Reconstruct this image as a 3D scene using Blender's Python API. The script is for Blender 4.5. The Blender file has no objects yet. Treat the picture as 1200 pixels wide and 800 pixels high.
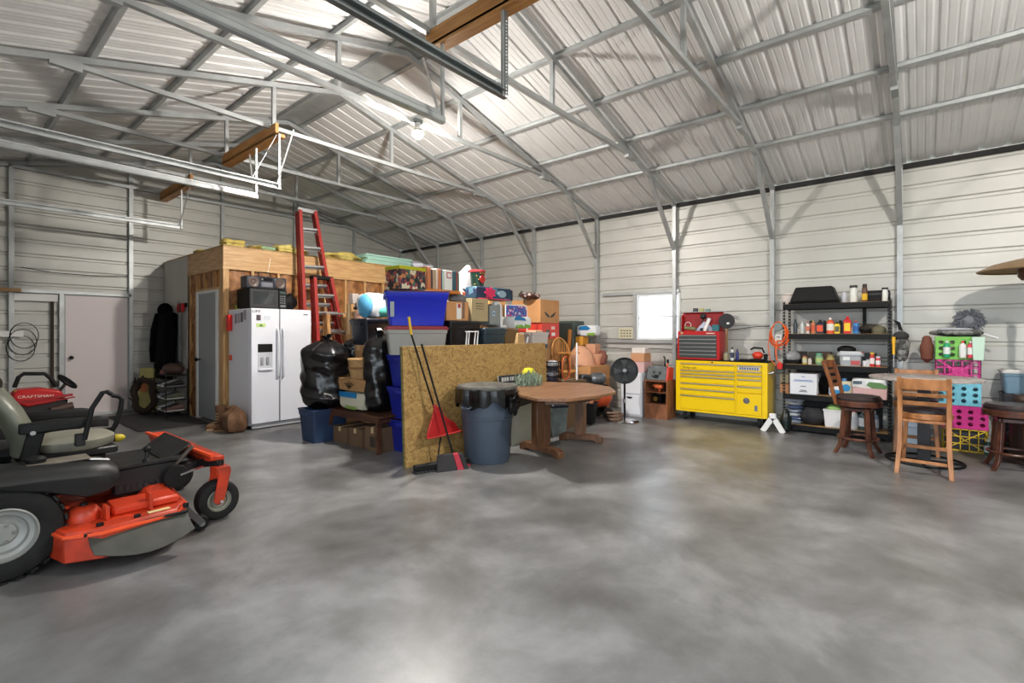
import bpy, math, random
from mathutils import Vector, Matrix
from math import sin, cos, pi, radians, sqrt, atan2
random.seed(7)
SC = bpy.context.scene
COL = SC.collection
# ---------------------------------------------------------------- camera, world, light, exposure
EYE = 1.39
FPX = 574.0
cam_d = bpy.data.cameras.new('camera'); cam = bpy.data.objects.new('camera', cam_d); COL.objects.link(cam)
cam.location = (0, 0, EYE); cam.rotation_euler = (radians(90), 0, radians(-50.1))
cam_d.sensor_width = 36; cam_d.lens = FPX / 1200 * 36; cam_d.shift_y = -10 / 1200; cam_d.clip_start = 0.05; cam_d.clip_end = 300
SC.camera = cam
SC.view_settings.view_transform = 'Standard'; SC.view_settings.look = 'None'; SC.view_settings.gamma = 1
SC.view_settings.use_curve_mapping = False
SC.view_settings.exposure = 1.42
BULB = 1500.0
W = bpy.data.worlds.new('overcast_sky'); SC.world = W; W.use_nodes = True
bg = W.node_tree.nodes['Background']; bg.inputs[0].default_value = (0.80, 0.90, 1.0, 1); bg.inputs[1].default_value = 2.0

def portal(loc, rot, sx, sy):
    l = bpy.data.lights.new('daylight_opening', 'AREA'); l.shape = 'RECTANGLE'; l.size = sx; l.size_y = sy
    l.cycles.is_portal = True
    o = bpy.data.objects.new('daylight_opening', l); COL.objects.link(o); o.location = loc; o.rotation_euler = rot
# daylight through the two open overhead doors at the camera and through the window
portal((-0.95, 0.92, 1.52), (0, radians(-90), 0), 3.0, 3.0)
portal((-0.95, -2.75, 1.52), (0, radians(-90), 0), 3.0, 3.0)
portal((8.42, 3.58, 1.68), (0, radians(90), 0), 0.8, 0.8)

def pixdir(x):
    u = (x - 600) / FPX
    return 0.6414 * u + 0.7672, -0.7672 * u + 0.6414
def gnd(x, y, z=0.0):
    a, b = pixdir(x); Z = (EYE - z) * FPX / (y - 390); return Vector((a * Z, b * Z, z))
def atx(x, y, X):
    a, b = pixdir(x); Z = X / a; return Vector((X, b * Z, EYE - (y - 390) / FPX * Z))
def aty(x, y, Y):
    a, b = pixdir(x); Z = Y / b; return Vector((a * Z, Y, EYE - (y - 390) / FPX * Z))

# ---------------------------------------------------------------- mesh helpers
class M:
    def __init__(s): s.v = []; s.f = []
    def add(s, vs, fs):
        o = len(s.v); s.v += [tuple(v) for v in vs]; s.f += [tuple(i + o for i in f) for f in fs]; return s
    def box(s, x0, x1, y0, y1, z0, z1):
        return s.add([(x0,y0,z0),(x1,y0,z0),(x1,y1,z0),(x0,y1,z0),(x0,y0,z1),(x1,y0,z1),(x1,y1,z1),(x0,y1,z1)],
                     [(0,3,2,1),(4,5,6,7),(0,1,5,4),(1,2,6,5),(2,3,7,6),(3,0,4,7)])
    def cbox(s, c, d, rot=None):
        h = [q / 2 for q in d]; vs = []
        for z in (-1, 1):
            for x, y in ((-1,-1),(1,-1),(1,1),(-1,1)):
                v = Vector((x*h[0], y*h[1], z*h[2]))
                if rot is not None: v = rot @ v
                vs.append(v + Vector(c))
        return s.add(vs, [(0,3,2,1),(4,5,6,7),(0,1,5,4),(1,2,6,5),(2,3,7,6),(3,0,4,7)])
    def frus(s, c, b, t, z0, z1):
        """box that tapers from size b at z0 to size t at z1"""
        vs = []
        for (sx, sy), z in ((b, z0), (t, z1)):
            for x, y in ((-1,-1),(1,-1),(1,1),(-1,1)): vs.append((c[0]+x*sx/2, c[1]+y*sy/2, z))
        return s.add(vs, [(0,3,2,1),(4,5,6,7),(0,1,5,4),(1,2,6,5),(2,3,7,6),(3,0,4,7)])
    def bar(s, p0, p1, w, h, up=(0,0,1)):
        p0 = Vector(p0); p1 = Vector(p1); d = (p1 - p0).normalized(); u = Vector(up)
        if abs(d.dot(u)) > .98: u = Vector((0,1,0))
        a = d.cross(u).normalized(); b = a.cross(d).normalized(); vs = []
        for p in (p0, p1):
            for x, y in ((-1,-1),(1,-1),(1,1),(-1,1)): vs.append(p + a*x*w/2 + b*y*h/2)
        return s.add(vs, [(0,3,2,1),(4,5,6,7),(0,1,5,4),(1,2,6,5),(2,3,7,6),(3,0,4,7)])
    def rings(s, rs, cap=True, closed=False):
        n = len(rs[0]); o = len(s.v)
        for r in rs: s.v += [tuple(p) for p in r]
        m = len(rs)
        for i in range(m if closed else m - 1):
            k = (i + 1) % m
            for j in range(n): s.f.append((o+i*n+j, o+i*n+(j+1)%n, o+k*n+(j+1)%n, o+k*n+j))
        if cap and not closed:
            s.f.append(tuple(o + j for j in reversed(range(n)))); s.f.append(tuple(o+(m-1)*n+j for j in range(n)))
        return s
    def tube(s, pts, r, n=8, closed=False, cap=True):
        P = [Vector(p) for p in pts]; m = len(P); rs = []; a = None
        for i in range(m):
            if closed: d = P[(i+1)%m] - P[i-1]
            else: d = P[min(i+1, m-1)] - P[max(i-1, 0)]
            d.normalize()
            if a is None:
                a = d.orthogonal().normalized()
            a = (a - d * a.dot(d)).normalized(); b = d.cross(a)
            rr = r[i] if isinstance(r, (list, tuple)) else r
            rs.append([P[i] + a*cos(2*pi*j/n)*rr + b*sin(2*pi*j/n)*rr for j in range(n)])
        return s.rings(rs, cap, closed)
    def cyl(s, p0, p1, r, n=16, r1=None): return s.tube([p0, p1], [r, r if r1 is None else r1], n)
    def lathe(s, prof, n=24, c=(0,0,0), axis='z', cap=True):
        rs = []
        for r, z in prof:
            ring = []
            for j in range(n):
                a = 2*pi*j/n; x, y = r*cos(a), r*sin(a)
                p = (x, y, z) if axis == 'z' else ((z, x, y) if axis == 'x' else (y, z, x))
                ring.append((p[0]+c[0], p[1]+c[1], p[2]+c[2]))
            rs.append(ring)
        return s.rings(rs, cap)
    def prism(s, poly, t0, t1, plane='xz'):
        def m(p, t):
            return (p[0], t, p[1]) if plane == 'xz' else ((t, p[0], p[1]) if plane == 'yz' else (p[0], p[1], t))
        return s.rings([[m(p, t0) for p in poly], [m(p, t1) for p in poly]])
    def blob(s, c, r, nu=20, nv=12, f=None):
        rs = []
        for i in range(nv + 1):
            t = pi * i / nv; ring = []
            for j in range(nu):
                a = 2*pi*j/nu; d = Vector((sin(t)*cos(a), sin(t)*sin(a), -cos(t)))
                k = f(d) if f else 1.0
                ring.append((c[0]+d.x*r[0]*k, c[1]+d.y*r[1]*k, c[2]+d.z*r[2]*k))
            rs.append(ring)
        return s.rings(rs, False)
    def xf(s, mat):
        s.v = [tuple(mat @ Vector(v)) for v in s.v]; return s
    def mesh(s, name):
        me = bpy.data.meshes.new(name); me.from_pydata(s.v, [], s.f); me.update(); return me

def obj(name, m, mat=None, parent=None, bevel=0.0, smooth=38, seg=1, fix=True):
    me = m.mesh(name) if isinstance(m, M) else m
    if isinstance(m, M) and fix:
        import bmesh
        b = bmesh.new(); b.from_mesh(me)
        bmesh.ops.recalc_face_normals(b, faces=b.faces); b.to_mesh(me); b.free()
    if mat and not me.materials: me.materials.append(mat)
    if smooth and isinstance(m, M):
        me.shade_smooth(); me.set_sharp_from_angle(angle=radians(smooth))
    o = bpy.data.objects.new(name, me); COL.objects.link(o)
    if parent: o.parent = parent
    if bevel:
        bv = o.modifiers.new('bevel', 'BEVEL'); bv.width = bevel; bv.segments = seg; bv.limit_method = 'ANGLE'; bv.angle_limit = radians(40)
    return o
def tag(o, label, cat, group=None):
    o['label'] = label; o['category'] = cat
    if group: o['group'] = group
    return o
def thing(name, label, cat, loc=(0,0,0), rz=0.0, group=None, rot=None):
    o = bpy.data.objects.new(name, None); COL.objects.link(o); o.location = loc
    o.rotation_euler = rot if rot else (0, 0, rz); o.empty_display_size = .1
    return tag(o, label, cat, group)
def single(name, m, mat, label, cat, loc=(0,0,0), rz=0.0, group=None, bevel=0.0, rot=None, smooth=38):
    o = obj(name, m, mat, None, bevel, smooth); o.location = loc; o.rotation_euler = rot if rot else (0, 0, rz)
    return tag(o, label, cat, group)
def struct(name, m, mat, bevel=0.0, smooth=38, parent=None):
    o = obj(name, m, mat, parent, bevel, smooth)
    if not parent: o['kind'] = 'structure'
    return o
def dup(o, parent=None):
    c = o.copy(); COL.objects.link(c); c.parent = parent
    for ch in o.children: dup(ch, c)
    return c
def place(o, label, loc, rz=None, sc=None):
    o['label'] = label; o.location = loc
    if rz is not None: o.rotation_euler = (0, 0, rz)
    if sc: o.scale = sc
    return o
def text(name, s, size, mat, parent, loc, rot, depth=0.001, sx=1.0, align='CENTER'):
    c = bpy.data.curves.new(name, 'FONT'); c.body = s; c.size = size; c.extrude = depth; c.align_x = align; c.align_y = 'CENTER'
    c.resolution_u = 2
    tmp = bpy.data.objects.new('tmp', c); COL.objects.link(tmp); bpy.context.view_layer.update()
    me = bpy.data.meshes.new_from_object(tmp.evaluated_get(bpy.context.evaluated_depsgraph_get()))
    bpy.data.objects.remove(tmp); bpy.data.curves.remove(c)
    me.materials.clear(); me.materials.append(mat)
    o = bpy.data.objects.new(name, me); COL.objects.link(o); o.parent = parent; o.location = loc; o.rotation_euler = rot; o.scale = (sx, 1, 1)
    return o

# ---------------------------------------------------------------- materials
def lin(c):
    return tuple(((x/255)/12.92 if x/255 <= .04045 else (((x/255)+.055)/1.055)**2.4) for x in c)
MC = {}
def mat(name, rgb, rough=.5, metal=0.0, var=0.0, vscale=6.0, bump=0.0, bscale=60.0, spec=None, rgb2=None, alpha=None, trans=0.0, emit=None, stretch=None, detail=4.0, sub=0.0, coat=0.0):
    """rgb in sRGB 0-255; var mixes towards rgb2 (or a darker tone) with noise"""
    if name in MC: return MC[name]
    m = bpy.data.materials.new(name); m.use_nodes = True; nt = m.node_tree; b = nt.nodes['Principled BSDF']
    c = lin(rgb); b.inputs['Base Color'].default_value = (*c, 1)
    b.inputs['Roughness'].default_value = rough; b.inputs['Metallic'].default_value = metal
    if spec is not None: b.inputs['Specular IOR Level'].default_value = spec
    if trans: b.inputs['Transmission Weight'].default_value = trans
    if alpha is not None: b.inputs['Alpha'].default_value = alpha
    if coat: b.inputs['Coat Weight'].default_value = coat
    if emit: b.inputs['Emission Color'].default_value = (*c, 1); b.inputs['Emission Strength'].default_value = emit
    tc = nt.nodes.new('ShaderNodeTexCoord'); src = tc.outputs['Object']
    if stretch:
        mp = nt.nodes.new('ShaderNodeMapping'); mp.inputs['Scale'].default_value = stretch; nt.links.new(src, mp.inputs[0]); src = mp.outputs[0]
    if var:
        n = nt.nodes.new('ShaderNodeTexNoise'); n.inputs['Scale'].default_value = vscale; n.inputs['Detail'].default_value = detail
        nt.links.new(src, n.inputs['Vector'])
        r = nt.nodes.new('ShaderNodeValToRGB'); r.color_ramp.elements[0].position = .38; r.color_ramp.elements[1].position = .66
        c2 = lin(rgb2) if rgb2 else tuple(x * (1 - var) for x in c)
        r.color_ramp.elements[0].color = (*c2, 1); r.color_ramp.elements[1].color = (*c, 1)
        nt.links.new(n.outputs['Fac'], r.inputs[0]); nt.links.new(r.outputs[0], b.inputs['Base Color'])
        rr = nt.nodes.new('ShaderNodeMapRange'); rr.inputs[3].default_value = min(1, rough*1.15); rr.inputs[4].default_value = rough*.85
        nt.links.new(n.outputs['Fac'], rr.inputs[0]); nt.links.new(rr.outputs[0], b.inputs['Roughness'])
    if bump:
        n2 = nt.nodes.new('ShaderNodeTexNoise'); n2.inputs['Scale'].default_value = bscale; n2.inputs['Detail'].default_value = 3
        nt.links.new(src, n2.inputs['Vector'])
        bp = nt.nodes.new('ShaderNodeBump'); bp.inputs['Strength'].default_value = bump; bp.inputs['Distance'].default_value = .01
        nt.links.new(n2.outputs['Fac'], bp.inputs['Height']); nt.links.new(bp.outputs[0], b.inputs['Normal'])
    MC[name] = m; return m
def wood(name, rgb, rgb2, rough=.5, scale=(3, 40, 40), bump=.15):
    return mat(name, rgb, rough, var=1, rgb2=rgb2, vscale=1.0, stretch=scale, bump=bump, bscale=1.5, detail=6)
def patches(name, cols, scale=14, rough=.45, stretch=None, rnd=1.0):
    """printed packaging: flat irregular patches of the given colours"""
    if name in MC: return MC[name]
    m = bpy.data.materials.new(name); m.use_nodes = True; nt = m.node_tree; b = nt.nodes['Principled BSDF']; b.inputs['Roughness'].default_value = rough
    tc = nt.nodes.new('ShaderNodeTexCoord'); src = tc.outputs['Object']
    if stretch:
        mp = nt.nodes.new('ShaderNodeMapping'); mp.inputs['Scale'].default_value = stretch; nt.links.new(src, mp.inputs[0]); src = mp.outputs[0]
    v = nt.nodes.new('ShaderNodeTexVoronoi'); v.inputs['Scale'].default_value = scale; v.inputs['Randomness'].default_value = rnd
    nt.links.new(src, v.inputs['Vector'])
    sp = nt.nodes.new('ShaderNodeSeparateColor'); nt.links.new(v.outputs['Color'], sp.inputs[0])
    r = nt.nodes.new('ShaderNodeValToRGB'); r.color_ramp.interpolation = 'CONSTANT'
    while len(r.color_ramp.elements) < len(cols): r.color_ramp.elements.new(1)
    for i, c in enumerate(cols):
        r.color_ramp.elements[i].position = i / len(cols); r.color_ramp.elements[i].color = (*lin(c), 1)
    nt.links.new(sp.outputs[0], r.inputs[0]); nt.links.new(r.outputs[0], b.inputs['Base Color'])
    MC[name] = m; return m

galv = mat('galvanised_steel', (186,190,191), .4, .4, var=.18, vscale=5, bump=.03)
galv_dark = mat('weathered_galvanised_steel', (136,144,145), .42, .75, var=.25, vscale=4)
siding = mat('painted_siding', (200,199,193), .42, .12, var=.10, vscale=1.2, bump=.02, bscale=8)
roofm = mat('bare_galvalume_sheet', (232,232,232), .42, .15, var=.08, vscale=1.6, bump=.03, bscale=8)
whitep = mat('white_paint', (232,232,230), .45)
blackp = mat('black_plastic', (11,11,12), .6, bump=.05, spec=.3)
blackm = mat('black_steel', (10,10,11), .55, .0, spec=.3)
chrome = mat('chrome', (210,210,212), .15, 1)
alum = mat('aluminium', (190,192,194), .35, .8)
glass = mat('window_glass', (250,250,250), .02, trans=1.0)
rubber = mat('tyre_rubber', (19,19,18), .85, var=.3, vscale=12)
orange = mat('orange_enamel', (208,62,28), .45, var=.3, vscale=5, rgb2=(150,46,24))
red = mat('red_enamel', (186,22,24), .38)
yellow = mat('yellow_enamel', (245,205,10), .3, coat=.3)
kraft = mat('kraft_cardboard', (176,134,88), .8, var=.12, vscale=5)
kraft2 = mat('tan_cardboard', (205,150,98), .8, var=.1, vscale=5)
tape = mat('packing_tape', (196,170,130), .3)
brass = mat('brass', (190,150,70), .3, .9)
# ---------------------------------------------------------------- the building shell
WX, LX, GY, SY = 8.30, -0.84, 10.88, -4.8     # right wall, door wall, gable wall, near end
RX = 3.73; EAVE = 3.66; SL = 0.26
def roof_z(x): return 4.84 - SL * abs(x - RX)
BAYS = [GY - 1.523 * k for k in range(11)]     # truss lines, from the far gable forward

# floor: concrete with trowel clouds
def concrete():
    m = bpy.data.materials.new('troweled_concrete'); m.use_nodes = True; nt = m.node_tree; b = nt.nodes['Principled BSDF']
    tc = nt.nodes.new('ShaderNodeTexCoord')
    n1 = nt.nodes.new('ShaderNodeTexNoise'); n1.inputs['Scale'].default_value = 1.25; n1.inputs['Detail'].default_value = 8; n1.inputs['Roughness'].default_value = .62; n1.inputs['Distortion'].default_value = .25
    n2 = nt.nodes.new('ShaderNodeTexNoise'); n2.inputs['Scale'].default_value = 3.4; n2.inputs['Detail'].default_value = 6; n2.inputs['Distortion'].default_value = .2; n2.inputs['Roughness'].default_value = .55
    n3 = nt.nodes.new('ShaderNodeTexNoise'); n3.inputs['Scale'].default_value = 45; n3.inputs['Detail'].default_value = 4
    for n in (n1, n2, n3): nt.links.new(tc.outputs['Object'], n.inputs['Vector'])
    r1 = nt.nodes.new('ShaderNodeValToRGB'); e = r1.color_ramp.elements
    e[0].position = .32; e[0].color = (*lin((86,85,84)), 1); e[1].position = .68; e[1].color = (*lin((140,140,141)), 1)
    x = e.new(.5); x.color = (*lin((111,111,111)), 1)
    r2 = nt.nodes.new('ShaderNodeValToRGB'); r2.color_ramp.elements[0].color = (.78,.78,.77,1); r2.color_ramp.elements[1].color = (1.16,1.16,1.16,1)
    r2.color_ramp.elements[0].position = .2; r2.color_ramp.elements[1].position = .8
    mx = nt.nodes.new('ShaderNodeMix'); mx.data_type = 'RGBA'; mx.blend_type = 'MULTIPLY'; mx.inputs[0].default_value = .9
    nt.links.new(n1.outputs['Fac'], r1.inputs[0]); nt.links.new(n2.outputs['Fac'], r2.inputs[0])
    nt.links.new(r1.outputs[0], mx.inputs[6]); nt.links.new(r2.outputs[0], mx.inputs[7]); nt.links.new(mx.outputs[2], b.inputs['Base Color'])
    rr = nt.nodes.new('ShaderNodeMapRange'); rr.inputs[1].default_value = .2; rr.inputs[2].default_value = .8; rr.inputs[3].default_value = .26; rr.inputs[4].default_value = .42
    nt.links.new(n2.outputs['Fac'], rr.inputs[0]); nt.links.new(rr.outputs[0], b.inputs['Roughness'])
    bp = nt.nodes.new('ShaderNodeBump'); bp.inputs['Strength'].default_value = .08; bp.inputs['Distance'].default_value = .003
    nt.links.new(n3.outputs['Fac'], bp.inputs['Height']); nt.links.new(bp.outputs[0], b.inputs['Normal'])
    return m
struct('floor', M().box(LX-.1, WX+.1, SY-.1, GY+.1, -.12, 0), concrete())
grass = mat('lawn_outside', (104,106,92), .9, var=.3, vscale=2)
struct('ground_outside', M().box(-40, 50, -40, 50, -.3, -.13), grass)

RIB = .2286
def rib_profile(a, b, minor=False):
    """(position, depth) of the ribbed sheet between a and b; ribs sit every nine inches from zero"""
    pts = [(a, 0.0)]
    k = math.floor(a / RIB) - 1
    while k * RIB < b + RIB:
        c = (k + .5) * RIB
        for q, dd in ((-.032, 0), (-.016, .019), (.016, .019), (.032, 0)): pts.append((c + q, dd))
        if minor:
            for c2 in (c + RIB*.34, c + RIB*.66):
                for q, dd in ((-.011, 0), (-.005, .004), (.005, .004), (.011, 0)): pts.append((c2 + q, dd))
        k += 1
    full = sorted(pts[1:])
    def at(t):
        for p, q in zip(full, full[1:]):
            if p[0] <= t <= q[0]: return p[1] + (q[1] - p[1]) * (t - p[0]) / max(1e-9, q[0] - p[0])
        return 0.0
    return [(a, at(a))] + [p for p in full if a < p[0] < b] + [(b, at(b))]
SHEET = RIB * 4
def siding_wall(name, mapper, lo, hi, top, holes, z0=0.0):
    """horizontal ribbed sheets, three feet high each; mapper(s, depth, z) -> point"""
    root = bpy.data.objects.new(name, None); COL.objects.link(root); root['kind'] = 'structure'
    z = z0
    while z < top - .01:
        z1 = min(z + SHEET, top); m = M()
        cuts = sorted({z, z1} | {h for H in holes for h in (H[2], H[3]) if z < h < z1})
        for a, b in zip(cuts, cuts[1:]):
            mid = (a + b) / 2
            L = lo(mid) if callable(lo) else lo
            spans = [[None, None]]
            hs = sorted([H for H in holes if H[2] < mid < H[3]])
            edges = [None]
            for H in hs: edges += [H[0], H[1]]
            edges.append(None)
            prof = rib_profile(a, b)
            for i in range(0, len(edges), 2):
                rows = []
                for zz, dd in prof:
                    s0 = edges[i] if edges[i] is not None else (lo(zz) if callable(lo) else lo)
                    s1 = edges[i+1] if edges[i+1] is not None else (hi(zz) if callable(hi) else hi)
                    if s1 <= s0: s1 = s0 + .001
                    rows.append((mapper(s0, dd, zz), mapper(s1, dd, zz)))
                o = len(m.v)
                for r in rows: m.v += [tuple(r[0]), tuple(r[1])]
                for j in range(len(rows) - 1): m.f.append((o+2*j, o+2*j+1, o+2*j+3, o+2*j+2))
        p = obj('siding_panel', m, siding, root, smooth=0, fix=False)
        z += SHEET
    return root
PO = .03   # outer face of the frame
siding_wall('wall_right', lambda s, d, z: (WX + PO + d, s, z), SY, GY + .03, 3.643, [(3.18, 3.98, 1.27, 2.09)])
gl = lambda z: max(LX, RX - (4.84 - z) / SL) if z > 3.64 else LX
gh = lambda z: min(WX + PO, RX + (4.84 - z) / SL) if z > 3.64 else WX + PO
siding_wall('wall_back', lambda s, d, z: (s, GY + PO + d, z), gl, gh, 4.83, [(1.47, 2.31, 0, 2.02)])
siding_wall('wall_front', lambda s, d, z: (s, SY - PO - d, z), gl, gh, 4.83, [])
siding_wall('wall_left', lambda s, d, z: (LX - PO - d, s, z), SY, GY, 3.64,
            [(-.58, 2.42, 0, 3.02), (-4.25, -1.25, 0, 3.02), (3.12, 6.12, 0, 3.02), (6.78, 9.78, 0, 3.02)])

# ceiling: ribbed sheets laid from eave to ridge
root = bpy.data.objects.new('ceiling', None); COL.objects.link(root); root['kind'] = 'structure'
def roof_sheet(sgn):
    m = M(); prof = rib_profile(0, SHEET, True); o = 0
    run = 4.66
    for yy, dd in prof: m.v += [(0, yy, dd), (sgn * run, yy, dd - SL * run)]
    for j in range(len(prof) - 1): m.f.append((2*j, 2*j+1, 2*j+3, 2*j+2))
    return m.mesh('roof_sheet')
rsm = {s: roof_sheet(s) for s in (-1, 1)}
for s in (-1, 1):
    rsm[s].materials.append(roofm)
    y = GY + .1 - SHEET
    while y > SY - 1.0:
        o = obj('roof_panel', rsm[s], None, root); o.location = (RX, y, 4.84); y -= SHEET
obj('ridge_cap', M().prism([(RX-.18, 4.775), (RX, 4.822), (RX+.18, 4.775), (RX, 4.815)], SY, GY, 'xz'), galv, root)

# purlins (hat channels) under the sheets
def hat(x, sgn):
    z = 4.84 - SL * abs(x - RX); t = -sgn * atan2(SL, 1)
    pts = [(-.05, 0), (-.03, 0), (-.022, -.034), (.022, -.034), (.03, 0), (.05, 0), (.05, -.004), (.034, -.004), (.025, -.039), (-.025, -.039), (-.034, -.004), (-.05, -.004)]
    return [(x + px * cos(t) + pz * sin(t) * -1, z - .002 + px * sin(t) + pz * cos(t)) for px, pz in pts]
for k, off in enumerate((.2, .95, 1.82, 2.68, 3.5)):
    for sgn in (-1, 1):
        x = RX + sgn * off
        struct(f'trim_{1 + k * 2 + (sgn > 0)}', M().prism(hat(x, sgn), SY, GY, 'xz'), galv, smooth=20)
# dark closure strip and angle where the roof meets the right wall
struct('trim_11', M().box(WX - .02, WX + .03, SY, GY, EAVE - .1, EAVE - .04), mat('foam_closure', (40,40,42), .8))
struct('trim_12', M().box(LX - .03, LX + .02, SY, GY, EAVE - .1, EAVE - .04), galv_dark)

# trusses
T = .06
def raf(x): return 4.84 - .042 - T/2 - SL * abs(x - RX)
def truss_parts(y, root, near=False):
    for s, ex in ((1, WX - T/2), (-1, LX + T/2)):
        obj('post', M().box(ex - T/2, ex + T/2, y - T/2, y + T/2, 0, raf(ex) - .02), galv, root)
        obj('rafter', M().bar((RX, y, raf(RX)), (ex + s * .03, y, raf(ex + s * .03)), T, T), galv, root)
        obj('base_plate', M().box(ex - .08, ex + .05, y - .06, y + .06, 0, .008), galv_dark, root)
        if s > 0:
            obj('knee_brace', M().bar((ex - .03, y, 2.83), (7.28, y, raf(7.28) - .03), T*.95, .05), galv, root)
    for x in (2.83, 4.63):
        obj('web', M().box(x - .022, x + .022, y - .022, y + .022, 4.0, raf(x)), galv, root)
    obj('bottom_chord', M().box(.86, 6.6, y - .025, y + .025, 3.965, 4.015), galv, root)
    for x in (.86, 6.6):
        obj('gusset', M().box(x - .12, x + .12, y - .032, y + .032, 3.93, 4.02), galv, root)
for i, y in enumerate(BAYS[1:], 1):
    where = ['', 'first', 'second', 'third', 'fourth', 'fifth', 'sixth', 'seventh', 'eighth', 'ninth', 'tenth'][i]
    t = thing('roof_truss', f'galvanised steel truss frame with posts, {where} from the far gable wall', 'truss', (0,0,0), 0, 'steel truss frames under the roof')
    truss_parts(y, t)
# gable end frame
t = thing('gable_frame', 'steel gable frame with posts against the far wall around the white door', 'frame')
y = GY - .02
for i, x in enumerate((-.81, .85, 2.35, 3.85, 5.34, 6.85, 8.27)):
    obj('post', M().box(x - .03, x + .03, y - .03, y + .03, 0, raf(x) - .01), galv, t)
for s, ex in ((1, WX), (-1, LX)):
    obj('rafter', M().bar((RX, y, raf(RX)), (ex, y, raf(ex)), T, T), galv, t)
obj('bottom_chord', M().box(.86, 6.6, y - .05, y, 3.965, 4.015), galv, t)
obj('door_header', M().box(.85, 2.35, y - .03, y + .03, 2.03, 2.08), galv, t)
obj('door_stud', M().box(1.40, 1.46, y - .03, y + .03, 0, 2.03), galv, t)
obj('blocking_board', M().box(.88, 1.38, y - .03, y, 1.9, 2.01), whitep, t)
obj('blocking_board', M().box(.3, .98, y - .05, y - .031, 1.33, 1.42), whitep, t)
obj('dark_post', M().box(1.30, 1.335, y - .02, y + .03, 0, 1.9), mat('dark_timber', (52,40,28), .8), t)
obj('lumber_shelf', M().box(.4, .95, y - .12, y - .031, 2.03, 2.08), wood('pine_dusty', (190,150,96), (165,122,70)), t)

# white door in the gable wall
doorm = mat('door_paint', (226,214,214), .4, bump=.01)
d = bpy.data.objects.new('door_1', None); COL.objects.link(d); d['kind'] = 'structure'
obj('door_leaf', M().box(1.475, 2.305, GY - .01, GY + .035, .03, 2.015), doorm, d, .003)
obj('door_knob', M().lathe([(.012, 0), (.012, -.04), (.03, -.045), (.03, -.075), (.015, -.085)], 16, (1.545, GY - .01, .98), 'y'), blackm, d)
obj('door_frame', M().box(1.44, 1.475, GY - .02, GY + .05, 0, 2.03).box(2.305, 2.33, GY - .02, GY + .05, 0, 2.03).box(1.44, 2.33, GY - .02, GY + .05, 2.015, 2.035), mat('grey_frame', (150,156,158), .5), d)
obj('threshold', M().box(1.44, 2.33, GY - .06, GY + .05, 0, .03), alum, d)

# window in the right wall
w = bpy.data.objects.new('window_1', None); COL.objects.link(w); w['kind'] = 'structure'
vinyl = mat('window_vinyl', (236,238,240), .4)
y0, y1, z0, z1 = 3.18, 3.98, 1.27, 2.09
fm = M()
for a in ((y0, y1, z0, z0 + .04), (y0, y1, z1 - .04, z1)): fm.box(WX - .005, WX + .07, *a)
for a in ((y0, y0 + .035, z0 + .04, z1 - .04), (y1 - .035, y1, z0 + .04, z1 - .04)): fm.box(WX - .005, WX + .07, *a)
obj('window_frame', fm, vinyl, w, .003)
obj('sash_rail', M().box(WX + .005, WX + .05, y0 + .035, y1 - .035, 1.665, 1.695), vinyl, w)
for a, b in ((z0 + .04, 1.665), (1.695, z1 - .04)):
    obj('pane', M().box(WX + .03, WX + .034, y0 + .035, y1 - .035, a, b), glass, w)
wf = struct('trim_13', M().box(WX - .03, WX + .03, 3.19, 4.67, z1, z1 + .05), galv)
struct('trim_14', M().box(WX - .03, WX + .03, 3.19, 4.67, z0 - .06, z0), galv)
struct('trim_15', M().box(WX - .03, WX + .03, 3.98, 4.04, z0, z1), galv)
# lengthwise cable on the right wall
cb = M().tube([(WX - .01, 4.66, 1.12), (WX - .012, 4.2, 1.10), (WX - .012, 3.75, 1.115), (WX - .012, 3.2, 1.10)], .006, 6)
tag(obj('wall_cable', cb, blackp), 'thin dark cable running along the siding below the window', 'cable')

# overhead doors in the left wall: two closed, two open (rolled up on their tracks)
dm = mat('sectional_door_steel', (205,206,206), .45, .1)
for n, (a, b) in enumerate(((6.78, 9.78), (3.12, 6.12)), 2):
    d = bpy.data.objects.new(f'door_{n}', None); COL.objects.link(d); d['kind'] = 'structure'
    for k in range(6): obj('door_section', M().box(LX - .09, LX - .04, a, b, k * .503, k * .503 + .495), dm, d, .004)
for n, (a, b) in enumerate(((-.58, 2.42), (-4.25, -1.25)), 16):
    struct(f'trim_{n}', M().box(LX - .05, LX + .02, a - .06, a, 0, 3.02).box(LX - .05, LX + .02, b, b + .06, 0, 3.02).box(LX - .05, LX + .02, a - .06, b + .06, 3.02, 3.1), galv)

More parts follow.
